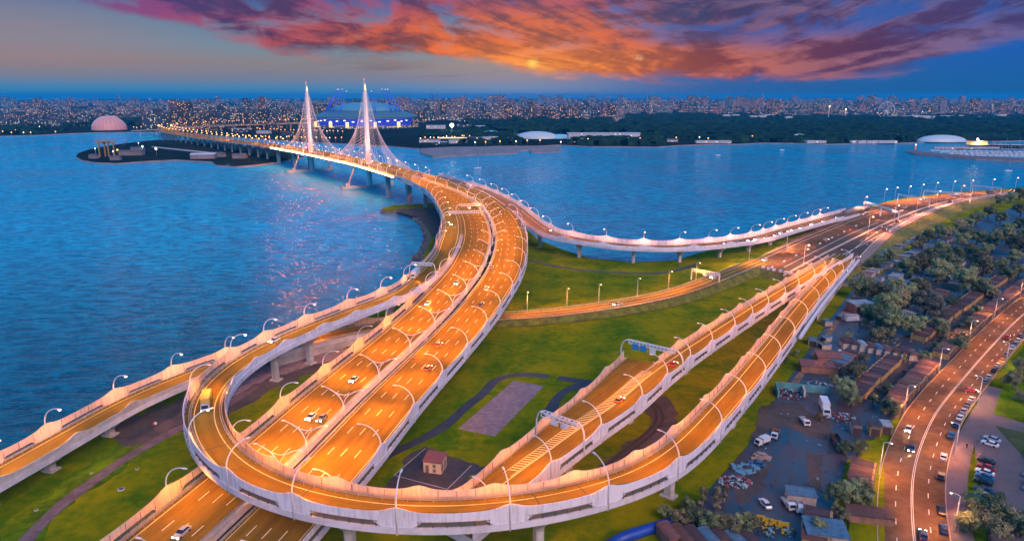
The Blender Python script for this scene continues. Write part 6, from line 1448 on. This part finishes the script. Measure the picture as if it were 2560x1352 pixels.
def car_meshes():
    m = {}
    m['body'] = hull(4.5, 1.8, [(-2.25, .35, .78, .86), (-2.1, .25, .95, .96), (-1.2, .22, .97, 1), (.9, .22, .94, 1), (1.7, .22, .86, .98), (2.12, .25, .74, .92), (2.27, .35, .62, .82)])
    cab = MB(); cab.add([(-.80, -1.75, .92), (.80, -1.75, .92), (.80, 1.05, .90), (-.80, 1.05, .90), (-.62, -1.15, 1.40), (.62, -1.15, 1.40), (.62, .25, 1.42), (-.62, .25, 1.42)], [(0, 1, 5, 4), (1, 2, 6, 5), (2, 3, 7, 6), (3, 0, 4, 7), (4, 5, 6, 7)]); m['cabin_glass'] = cab
    m['roof'] = MB().add([(-.64, -1.2, 1.40), (.64, -1.2, 1.40), (.64, .3, 1.42), (-.64, .3, 1.42), (-.58, -1.1, 1.46), (.58, -1.1, 1.46), (.58, .2, 1.47), (-.58, .2, 1.47)], [(4, 5, 6, 7), (0, 1, 5, 4), (1, 2, 6, 5), (2, 3, 7, 6), (3, 0, 4, 7)])
    return m
_cm = car_meshes(); _wh = MB(); _wh.tube([(-.1, 0, 0), (.1, 0, 0)], .33, 10); WHM = _wh.mesh('wheel', M_TYRE)
HLM = {True: MB().box((0, 0, 0), (.42, .10, .20)).mesh('headlight', E_HEAD), False: MB().box((0, 0, 0), (.38, .08, .16)).mesh('headlight', M_LAMPOFF)}
TLM = {True: MB().box((0, 0, 0), (.38, .08, .18)).mesh('taillight', E_TAIL), False: MB().box((0, 0, 0), (.34, .08, .16)).mesh('taillight', M_TAILOFF)}
GLASSM = _cm['cabin_glass'].mesh('cabin_glass', M_CGL)
def car(p, rz, col, label, group, on=False, beam=False, cat='car', name='car'):
    if col not in CARM: CARM[col] = (_cm['body'].mesh('body', paint(col, PC[col])), _cm['roof'].mesh('roof', paint(col, PC[col])))
    o = thing(name, label, cat, p, rz, group); link('body', CARM[col][0], o); link('cabin_glass', GLASSM, o); link('roof', CARM[col][1], o)
    for x in (-.82, .82):
        for y in (-1.35, 1.38): link('wheel', WHM, o, (x, y, .33))
        link('headlight', HLM[on], o, (x * .75, 2.22, .62)); link('taillight', TLM[on], o, (x * .78, -2.20, .72))
    if beam:
        if 'beam' not in LD: LD['beam'] = spot_data('light_beam', (1, .82, .6), 2600, 62, .8, .15)
        l = bpy.data.objects.new('light', LD['beam']); COL.objects.link(l); l.parent = o; l.location = (0, 2.45, .8); l.rotation_euler = (math.radians(84), 0, 0)
    return o
def on_road(rd, d, off, back=False): return rd.at(d, off, .04), rd.head(d) + (math.pi if back else 0)
def put(rd, x, y, z, col, label, group, back=False, on=True, beam=False):
    d, o = rd.nearest(at(x, y, z)); p, rz = on_road(rd, d, o, back); return car(p, rz, col, label, group, on, beam)
G1 = 'cars driving on the motorway'
for x, y, z, c, bk, bm, lab in [(450, 1335, 10, 'silver', True, True, 'silver car with bright headlights at the bottom edge below the loop'), (780, 1042, 10.5, 'white', True, True, 'white car just above the loop crossing, headlights on'), (800, 1052, 10.5, 'grey', True, False, 'grey car right beside the white one above the loop'),
        (882, 952, 11.2, 'silver', True, True, 'silver car with two bright headlights in the left carriageway'), (1071, 760, 13.4, 'white', True, True, 'white car halfway up the left carriageway'), (1143, 708, 14.5, 'silver', True, True, 'silver car on the left carriageway where it starts to bend'),
        (1172, 521, 19.6, 'white', True, True, 'white car with strong headlights just before the sign gantries'), (1128, 563, 18.3, 'silver', True, True, 'car on the outer lane next to the hatched gore'), (1228, 672, 15.2, 'silver', False, False, 'silver car close to the median, right carriageway'), (1216, 724, 14, 'white', False, False, 'white hatchback on the right carriageway, below the silver one'),
        (1203, 765, 13.2, 'dark blue', False, False, 'dark car on the right carriageway beside a lamp'), (1262, 580, 17.6, 'white', False, False, 'white car at the top of the bend, right carriageway'), (1098, 863, 12, 'orange', False, False, 'orange tinted car in the middle of the right carriageway'), (1068, 927, 11, 'orange', False, False, 'orange tinted car lower down on the right carriageway'),
        (1253, 534, 19, 'red', False, False, 'red car high on the bend near the curved ramp'), (1218, 512, 20, 'red', False, False, 'dark red car close to the median before the gantry'), (1263, 519, 19.3, 'dark blue', False, False, 'dark car beside the start of the curved ramp'), (1110, 467, 23, 'orange', False, False, 'car near the end of the cable bridge')]:
    put(RM, x, y, z, c, lab, G1, bk, True, bm)
car(*on_road(RL, RL.nearest(at(690, 850, 16.5))[0], 4.6), 'white', 'white car on the loop ramp above the water', 'cars on the ramps', True)
put(RP, 1680, 914, 10.4, 'red', 'red car on the middle ramp beside the sign gantry', 'cars on the ramps', False); put(RP, 1545, 1006, 10.5, 'orange', 'orange car on the middle ramp below the hatched strip', 'cars on the ramps', False)
put(RL, 2113, 680, 7, 'grey', 'dark car at the top end of the loop ramp', 'cars on the ramps', False)
for x, y, c, lab in [(1550, 763, 'silver', 'silver car halfway along the field road'), (1780, 700, 'white', 'white car under the sign gantry on the field road'), (1935, 645, 'white', 'white car where the field road reaches the highway')]: put(RB, x, y, 5, c, lab, 'cars on the field road', True, True, True)
for i, (x, y, c) in enumerate([(1382, 578, 'red'), (1815, 606, 'white'), (1845, 605, 'silver'), (1877, 598, 'dark blue'), (1895, 595, 'white'), (1915, 593, 'white'), (1943, 586, 'silver'), (1952, 581, 'white'), (1976, 577, 'silver'), (2008, 570, 'white'), (2030, 562, 'white'), (2068, 556, 'white'), (2103, 549, 'white')]):
    d, o = RN.nearest(at(x, y, (15, 12.5, 12, 11.5, 11, 11, 10.5, 10, 9.5, 9, 8.5, 8, 7)[i])); p, rz = on_road(RN, d, max(-3, min(3.5, o)), False); car(p, rz + (math.pi if i else 0), c, '%s car on the curved ramp, %s from the left' % (c, nth(i)), 'cars on the curved ramp', True, False)
for i, (x, y, c) in enumerate([(2065, 600, 'white'), (2152, 538, 'silver'), (2166, 532, 'white'), (2252, 529, 'white'), (2261, 520, 'white'), (2305, 498, 'white'), (2243, 556, 'red'), (2210, 576, 'red'), (2218, 581, 'orange'), (2144, 644, 'white'), (2390, 487, 'white'), (2530, 478, 'red'), (2494, 490, 'red'), (2375, 505, 'dark blue'), (2200, 570, 'orange'), (2185, 583, 'orange')]):
    car(at(x, y, HZ + .05), math.radians(-52 if x < 2300 else -70), c, '%s car on the wide highway, %s counted along it' % (c, nth(i)), 'cars on the highway', True)
# street
for i, (d, off, c) in enumerate([(204, 6.2, 'dark blue'), (196, 6.6, 'silver'), (190, 6.6, 'grey'), (184, 6.6, 'white'), (173, 6.7, 'grey'), (164, 6.7, 'orange'), (157, 6.7, 'silver'), (150, 6.7, 'black'), (141, 6.6, 'silver'), (135, 6.6, 'grey'), (114, 6.5, 'silver'), (108, 6.6, 'grey'), (101.5, 6.6, 'silver'), (95, 6.6, 'white'), (88, 6.6, 'dark blue'), (79, 6.5, 'blue'), (62, 6.2, 'white'), (49, 6.4, 'black'), (30, 6.4, 'black'), (21, 6.4, 'dark blue'), (212, 6.5, 'grey'), (220, 6.5, 'black'), (234, 6.5, 'white'), (246, 6.5, 'silver')]):
    car(RSt.at(d, off, .05), RSt.head(d) + R.uniform(-.03, .03), c, '%s car parked at the kerb of the street, %s from the top' % (c, nth(i)), 'cars parked at the kerb')
car(RSt.at(75, -4.6, .07), RSt.head(75) + math.pi, 'silver', 'silver car driving down the street with its headlights on', 'cars driving on the street', True, True); car(RSt.at(62, -1.9, .07), RSt.head(62) + math.pi, 'dark blue', 'dark car with headlights just right of the silver one', 'cars driving on the street', True, True)
car(RSt.at(16, 1.9, .07), RSt.head(16), 'dark blue', 'dark blue car driving up at the bottom edge', 'cars driving on the street', True); car(RSt.at(198, 2.3, .07), RSt.head(198), 'red', 'red car driving up the street far back', 'cars driving on the street', True)
car(RSt.at(122, 4.6, .07), RSt.head(122) - .9, 'red', 'red and dark car turning out of the side road', 'cars driving on the street', True)
for i, (d, off, c) in enumerate([(84, 16.4, 'silver'), (80, 16.2, 'white'), (67, 16.2, 'black'), (62.6, 16.5, 'red'), (59, 16.2, 'white'), (56, 16.4, 'blue'), (52.6, 16.0, 'black'), (47.5, 16.2, 'dark blue'), (44, 16.0, 'white')]):
    car(RSt.at(d, off, .03), RSt.head(d) + math.radians(78), c, '%s car in the first row of the car park, %s from the top' % (c, nth(i)), 'cars in the car park')
for i, (d, off, c) in enumerate([(85, 27, 'dark blue'), (81.5, 27, 'black'), (77, 27, 'grey'), (64, 27, 'blue'), (59, 27.4, 'grey'), (55, 27, 'blue'), (36, 26.8, 'black'), (100, 26, 'grey')]):
    car(RSt.at(d, off, .03), RSt.head(d) + math.radians(80), c, '%s car at the right edge of the car park, %s from the top' % (c, nth(i)), 'cars in the car park')
for i, (d, c) in enumerate([(40, 'silver'), (32, 'grey'), (28.5, 'blue'), (25, 'white'), (68, 'black'), (72, 'silver'), (48, 'red'), (44, 'white'), (51, 'grey'), (88.5, 'silver')]):
    car(RSt.at(d, 32.5 if i > 3 else 27, .03), RSt.head(d) + math.radians(80 if i % 3 else -98), c, '%s car deeper in the car park near the photo edge, %s of them' % (c, nth(i)), 'cars in the car park')
for i, (x, y, c, a) in enumerate([(1892, 1163, 'blue', 62), (1912, 1262, 'white', 8), (2268, 933, 'black', -20), (2110, 880, 'white', 70), (2205, 882, 'silver', 72)]):
    car(at(x, y, GZ - .35), math.radians(a), c, ('long blue saloon car at the upper left of the lorry yard', 'white car standing alone in the lower lorry yard', 'dark car in the lane between the garage rows', 'white van-like car near the turquoise roofs', 'silver car before the cross row of garages')[i], 'cars left in the yards')
# lorries
def lorry(p, rz, L_, hb, cab, box, label, tipper=False, flat=False, group=None, col2=None, name='lorry', on=False):
    o = thing(name, label, 'lorry' if L_ > 6 else 'pickup', p, rz, group); w = 2.3 if L_ > 6 else 1.9; k = w / 2.3
    MB().box((0, 0, .75 * k), (w * .6, L_, .3)).build('chassis', M_DARK, o)
    hc = 2.5 * k; c = MB().add([(-w / 2, L_ / 2 - 1.9 * k, .5), (w / 2, L_ / 2 - 1.9 * k, .5), (w / 2, L_ / 2, .5), (-w / 2, L_ / 2, .5), (-w / 2, L_ / 2, 1.3 * k), (w / 2, L_ / 2, 1.3 * k), (-w * .46, L_ / 2 - 1.85 * k, hc), (w * .46, L_ / 2 - 1.85 * k, hc), (w * .46, L_ / 2 - .45 * k, hc), (-w * .46, L_ / 2 - .45 * k, hc)], [(0, 3, 2, 1), (0, 1, 7, 6), (3, 4, 5, 2), (1, 2, 5, 8, 7), (0, 6, 9, 4, 3), (6, 7, 8, 9), (4, 9, 8, 5)]).build('cab', cab, o)
    MB().add([(-w * .40, L_ / 2 + .02 - .05 * k, 1.42 * k), (w * .40, L_ / 2 + .02 - .05 * k, 1.42 * k), (w * .40, L_ / 2 - .40 * k + .03, hc * .94), (-w * .40, L_ / 2 - .40 * k + .03, hc * .94)], [(0, 1, 2, 3)]).build('windscreen', M_CGL, o)
    bl_ = L_ - 2.2 * k; yb = -L_ / 2 + bl_ / 2
    if flat: MB().box((0, yb, 1.0 * k), (w, bl_, .18)).build('load_bed', box, o); mb = MB(); [mb.box((s_ * w / 2, yb, 1.25 * k), (.08, bl_, .45)) for s_ in (-1, 1)]; mb.box((0, -L_ / 2, 1.25 * k), (w, .08, .45)); mb.build('side_board', col2 or box, o)
    elif tipper:
        mb = MB(); [mb.box((s_ * w / 2, yb, 1.6), (.12, bl_, 1.2)) for s_ in (-1, 1)]; mb.box((0, -L_ / 2 + .06, 1.6), (w, .12, 1.2)); mb.box((0, -L_ / 2 + bl_, 1.6), (w, .12, 1.2)); mb.box((0, yb, 1.05), (w, bl_, .12)); mb.build('tipper_body', box, o)
    else: MB().box((0, yb, .95 + hb / 2), (w * 1.04, bl_, hb)).build('cargo_box', box, o)
    for x in (-w * .43, w * .43):
        for y in (L_ / 2 - 1.0 * k, -L_ / 2 + 1.2 * k): q_ = link('wheel', WHM, o, (x, y, .48 * k)); q_.scale = (1.6, 1.45 * k, 1.45 * k)
        link('headlight', HLM[on], o, (x * .85, L_ / 2 + .03, .85 * k))
    return o
M_YB = mat('ochre_box', (.62, .38, .04), .55); W_ = paint('white', PC['white'])
d_, o_ = RL.nearest(at(509, 1020, 16.7)); lorry(RL.at(d_, 2.2, .05), RL.head(d_), 9.5, 2.6, paint('silver', PC['silver']), M_YB, 'yellow box lorry driving round the left of the loop with headlights on', on=True)
l = bpy.data.objects.new('light', LD['beam']); COL.objects.link(l); l.parent = [o for o in bpy.data.objects if o.get('label', '').startswith('yellow box')][0]; l.location = (0, 5.1, 1.0); l.rotation_euler = (math.radians(84), 0, 0)
lorry(at(2061, 1028, GZ - .4), math.radians(165), 8.6, 2.9, W_, W_, 'white box lorry parked at the top of the lorry yard'); lorry(at(2093, 1115, GZ - .4), math.radians(172), 9.0, 2, paint('green', PC['green']), rusts[1], 'green tipper lorry with an open grey body at the yard edge', tipper=True)
lorry(at(1938, 1090, GZ - .4), math.radians(150), 5.6, 1, W_, rusts[1], 'white pickup with a red flat bed left of the yard', flat=True, group='pickups', col2=mat('red_board', (.45, .12, .10), .6)); lorry(at(1905, 1110, GZ - .4), math.radians(120), 5.0, 1.5, W_, W_, 'small white box van next to the red flat bed pickup', group='pickups'); lorry(at(2011, 1058, GZ - .4), math.radians(176), 5.4, 1, W_, rusts[5], 'white pickup with a grey bed at the upper yard', flat=True, group='pickups')
lorry(at(1970, 1265, GZ - .4), math.radians(184), 5.2, 1, W_, rusts[5], 'white pickup in the lower yard beside the red junk', flat=True, group='pickups'); lorry(at(2020, 1285, GZ - .4), math.radians(70), 5.6, 1, W_, M_YB, 'white double cab pickup with a brown bed above the pale roof', flat=True, group='pickups')
lorry(at(2476, 484, HZ), math.radians(-60), 13, 3, W_, paint('grey', PC['grey']), 'dark trailer lorry far back on the highway'); lorry(at(2390, 490, HZ), math.radians(-62), 9, 2.6, W_, W_, 'white box lorry on the highway before the dark one'); 
d_, o_ = RM.nearest(at(1205, 474, 21)); lorry(RM.at(d_, 17, .05), RM.head(d_) + math.pi, 11, 2.8, W_, W_, 'white lorry with a red and white end where the curved ramp starts'); 
d_, o_ = RL.nearest(at(1002, 690, 17)); lorry(RL.at(d_, 7.2, .05), RL.head(d_), 10, 2.8, W_, W_, 'white box lorry behind the wall of the ramp near the arched sign gantry')

# ================================================================== sign gantries
M_SIGNB = mat('sign_blue', (.01, .22, .55), .5); M_SIGNW = mat('sign_white', (.7, .7, .7), .5)
def gantry(p0, p1, h, label, arched=True, signs=(), depth=.9, n=10, face=-1, grp='sign gantries'):
    o = thing('sign_gantry', label, 'gantry', p0, 0, grp); inv = Vector(p0); A = Vector((0, 0, 0)); B = Vector(p1) - inv; ax = (B - A); L_ = ax.to_2d().length; u = Vector((ax.x, ax.y, 0)).normalized(); w = Vector((-u.y, u.x, 0))
    r = .17
    def pt(t, z, y=0): return A.lerp(B, t) + Vector((0, 0, z)) + w * y
    if arched:
        for a_, s_ in ((0, 1), (1, -1)):
            pts = [pt(a_, -1.5), pt(a_, h * .45)] + [pt(a_, 0) + u * s_ * L_ * .13 * (1 - math.cos(math.pi / 2 * k / 5)) + Vector((0, 0, h * .45 + h * .55 * math.sin(math.pi / 2 * k / 5))) for k in range(1, 6)]
            MB().tube(pts, .26, 6).build('leg', M_STEEL, o)
        t0, t1 = .13, .87
    else:
        for a_ in (0, 1): MB().box(tuple(pt(a_, h / 2)), (.55, .55, h), math.atan2(u.y, u.x)).build('leg', M_STEEL, o)
        t0, t1 = 0.0, 1.0
    mb = MB()
    for y in (-depth / 2, depth / 2):
        for z in (h, h - 1.2): mb.tube([pt(t0, z, y), pt(t1, z, y)], r, 4, smooth=False)
    for k in range(n + 1):
        t = t0 + (t1 - t0) * k / n
        for y in (-depth / 2, depth / 2): mb.tube([pt(t, h, y), pt(t, h - 1.2, y)], .12, 4, smooth=False)
        mb.tube([pt(t, h, -depth / 2), pt(t, h, depth / 2)], .12, 4, smooth=False)
    mb.build('truss', M_STEEL, o)
    for t, wd, hh, m in signs: q = pt(t, h - 1.4 - hh * .25, face * (depth / 2 + .2)); MB().box(tuple(q), (wd, .15, hh), math.atan2(u.y, u.x)).build('sign_panel', m, o)
    return o
ds_ = RP.nearest(at(1690, 925, 10.3))[0]
gantry(RP.at(ds_ - 1, -16.2), RP.at(ds_ - 1, 8.0), 7.6, 'white arched gantry with two blue signs and a white one over the closed stub', True, ((.25, 2.3, 2.3, M_SIGNB), (.38, 2.3, 2.3, M_SIGNB), (.53, 2.3, 2.3, M_SIGNW)), n=13)
ds2 = RP.nearest(at(1400, 1110, 10))[0]
gantry(RP.at(ds2, -8.2), RP.at(ds2, 8.0), 7.8, 'white arched sign gantry low on the middle ramp, nearest the loop', True, ((.42, 2.2, 1.6, M_WALL), (.62, 2.2, 1.6, M_WALL)), 1.4, 8)
dq = RL.nearest(at(1045, 690, 17))[0]
gantry(RL.at(dq, -3.2), RL.at(dq, 10.2), 7.4, 'white arched gantry over the ramp above the water', True, ((.6, 2, 1.4, M_YB),), n=9)
gantry(RM.at(392, -22), RM.at(392, -.6), 7.2, 'arched gantry over the left carriageway beyond the hatched gore, the farther of the pair', True, n=12)
gantry(RM.at(362, -33.2), RM.at(362, -.6), 7.4, 'arched gantry with a double truss over the left carriageway, the nearer of the pair', True, n=16, depth=2.6)
gantry(at(1728, 699, 4.4), at(1797, 712, 4.4), 6.4, 'straight white gantry over the field road', False, ((.5, 2.6, 1.5, M_WALL), (.72, 2.0, 1.5, M_WALL)), n=11)
gantry(at(2158, 528, HZ), at(2200, 540, HZ), 8.5, 'wide gantry over the highway at the end of the curved ramp, left span', False, n=8, face=-1); gantry(at(2201, 540, HZ), at(2244, 556, HZ), 8.5, 'wide gantry over the highway at the end of the curved ramp, right span', False, ((.6, 4, 2, M_WALL),), n=8)
gantry(at(2243, 507, HZ), at(2322, 521, HZ), 8.5, 'far gantry over the highway, second from the left', False, n=10); gantry(at(2307, 498, HZ), at(2424, 508, HZ), 9, 'far gantry over the highway with a white sign, third from the left', False, ((.6, 5, 2.2, M_WALL),), n=12); gantry(at(2430, 484, HZ), at(2500, 492, HZ), 9, 'farthest gantry over the highway near the right edge', False, n=10)
# noise tunnel stub by the merging ramp
o = thing('noise_shelter', 'grey rounded noise shelter where the curved ramp meets the highway', 'shelter', at(2135, 531, HZ)); a = at(2112, 538, HZ); b = at(2170, 523, HZ); MB().tube([(a - o.location) * 1 + Vector((0, 0, 1.8)), Vector((0, 0, 2.0)), (b - o.location) + Vector((0, 0, 1.6))], [2.6, 2.8, 2.2], 10).build('shell', mat('shelter_shell', (.25, .20, .20), .6, var=.3, scale=.5), o)
# street lamps of the street and the car park
for i, (d, off, s_) in enumerate([(22, 8.6, 1), (66, 8.6, 1), (112, 8.8, 1), (158, 8.8, 1), (204, 8.8, 1), (250, 8.8, 1), (300, 8.8, 1), (-4, 8.6, 1)]):
    place_lamp(P_STS, RSt.at(d, off), RSt.head(d), 'thin street lamp at the right kerb of the street, %s from the bottom' % nth(i), 'street lamps along the street')
for i, d in enumerate((42, 88, 134, 180, 226, 276)):
    place_lamp(P_STS, RSt.at(d, -8.1), RSt.head(d) + math.pi, 'street lamp before the garage backs on the left kerb, %s from the bottom' % nth(i), 'street lamps along the street')
# people
def person(p, label, c):
    o = thing('person', label, 'person', p, R.uniform(0, 6)); me = bpy.data.meshes.new('body')
    V = [(0, 0, .95), (0, 0, 1.2), (0, 0, 1.42), (0, 0, 1.52), (0, 0, 1.70), (-.2, 0, 1.40), (-.26, .02, 1.12), (-.24, .1, .88), (.2, 0, 1.40), (.26, .02, 1.12), (.24, .1, .88), (-.1, 0, .9), (-.11, .04, .48), (-.11, 0, .06), (.1, 0, .9), (.11, -.06, .48), (.11, -.12, .06), (-.11, .12, .03), (.11, 0, .03)]
    E_ = [(0, 1), (1, 2), (2, 3), (3, 4), (2, 5), (5, 6), (6, 7), (2, 8), (8, 9), (9, 10), (0, 11), (11, 12), (12, 13), (0, 14), (14, 15), (15, 16), (13, 17), (16, 18)]
    Rr = [.17, .16, .17, .07, .12, .07, .055, .04, .07, .055, .04, .10, .075, .05, .10, .075, .05, .04, .04]
    me.from_pydata(V, E_, []); b = link('body', me, o); me.materials.append(mat('clothes_' + c, {'dark': (.03, .03, .05), 'orange': (.8, .2, .03)}[c], .8)); me.skin_vertices or None
    m = b.modifiers.new('skin', 'SKIN')
    if not me.skin_vertices: me.attributes
    for i, sv in enumerate(me.skin_vertices[0].data if me.skin_vertices else []): sv.radius = (Rr[i], Rr[i]); sv.use_root = (i == 0)
    b.modifiers.new('sub', 'SUBSURF').levels = 1
    MB().ball((0, 0, 1.71), .12, 8, 6, sq=(.9, 1, 1.15)).build('head', mat('skin_tone', (.45, .28, .2), .6), o)
    return o
person(RSt.at(73, 11, .1), 'person in dark clothes standing at the edge of the car park', 'dark'); person(at(1928, 1312, GZ - .35), 'person in an orange jacket before the yellow panels', 'orange')
o = thing('traffic_cone', 'red and white cone on the car park', 'cone', RSt.at(70, 14.2, .02)); MB().tube([(0, 0, 0), (0, 0, .7)], [.22, .05], 8).build('body', M_RED, o); MB().box((0, 0, .03), (.5, .5, .05)).build('base', M_RED, o)
# manholes and stones in the near grass
for i, (x, y, r) in enumerate([(303, 1223, .9), (343, 1172, .5), (91, 1275, .5), (229, 1182, .4), (1565, 908, .6), (1540, 880, .5)]):
    o = thing('drain_cover', 'round drain cover in the grass, %s of the scattered ones from the left' % nth(sorted([303, 343, 91, 229, 1565, 1540]).index(x)), 'drain', at(x, y, GZ - .5), 0, 'drain covers'); MB().tube([(0, 0, 0), (0, 0, .22)], r, 12).build('ring', M_CONC, o); MB().tube([(0, 0, .22), (0, 0, .27)], r * .7, 12).build('lid', M_DARK, o)
o = thing('buoy', 'red and white buoy lying under the low ramp', 'buoy', at(387, 1062, GZ - .3)); MB().ball((0, 0, .5), .6, 10, 6).build('body', M_RED, o); MB().ball((.3, 0, .6), .5, 10, 6).build('end', M_WHT, o)
# shore stones
def rocks(pxs, n, wd, label):
    r = Road([at(x, y, .6) for x, y in pxs], 2, 3); mb = MB()
    for i in range(n):
        p = r.at(R.random() * r.L, R.uniform(-wd, wd)); s = R.uniform(.35, 1.1); mb.ball((p.x, p.y, R.uniform(.2, 1.6)), s, 5, 4, sq=(R.uniform(.7, 1.3), R.uniform(.7, 1.3), .7))
    for i in range(len(mb.sm)): mb.sm[i] = False
    o = mb.build('shore_rocks', M_ROCK); tag(o, label, 'rocks', None, 'stuff')
rocks([(1040, 655), (1066, 615), (1072, 588), (1058, 562), (1035, 542), (1000, 532), (962, 533)], 900, 4, 'broken stones along the small cove by the motorway')
rocks([(905, 790), (942, 772), (985, 752)], 260, 3.5, 'broken stones between the ramps at the water')
rocks([(1345, 610), (1405, 634), (1475, 656), (1577, 665), (1690, 661), (1741, 644), (1850, 612), (1950, 584)], 700, 2, 'stones along the shore under the curved ramp')

# ================================================================== air
hm = bpy.data.materials.new('haze'); hm.use_nodes = True; t = hm.node_tree; t.nodes.clear(); o_ = t.nodes.new('ShaderNodeOutputMaterial'); vv = t.nodes.new('ShaderNodeVolumePrincipled')
vv.inputs['Color'].default_value = (.02, .50, 1.0, 1); vv.inputs['Density'].default_value = .000065; vv.inputs['Anisotropy'].default_value = .0
t.links.new(vv.outputs[0], o_.inputs['Volume'])
o = MB().box((0, 11500, 66), (32600, 25400, 136)).build('haze', hm); o['kind'] = 'stuff'; o['label'] = 'thin blue evening haze over the water and the city'
SC.cycles.volume_bounces = 0; SC.cycles.volume_max_steps = 16
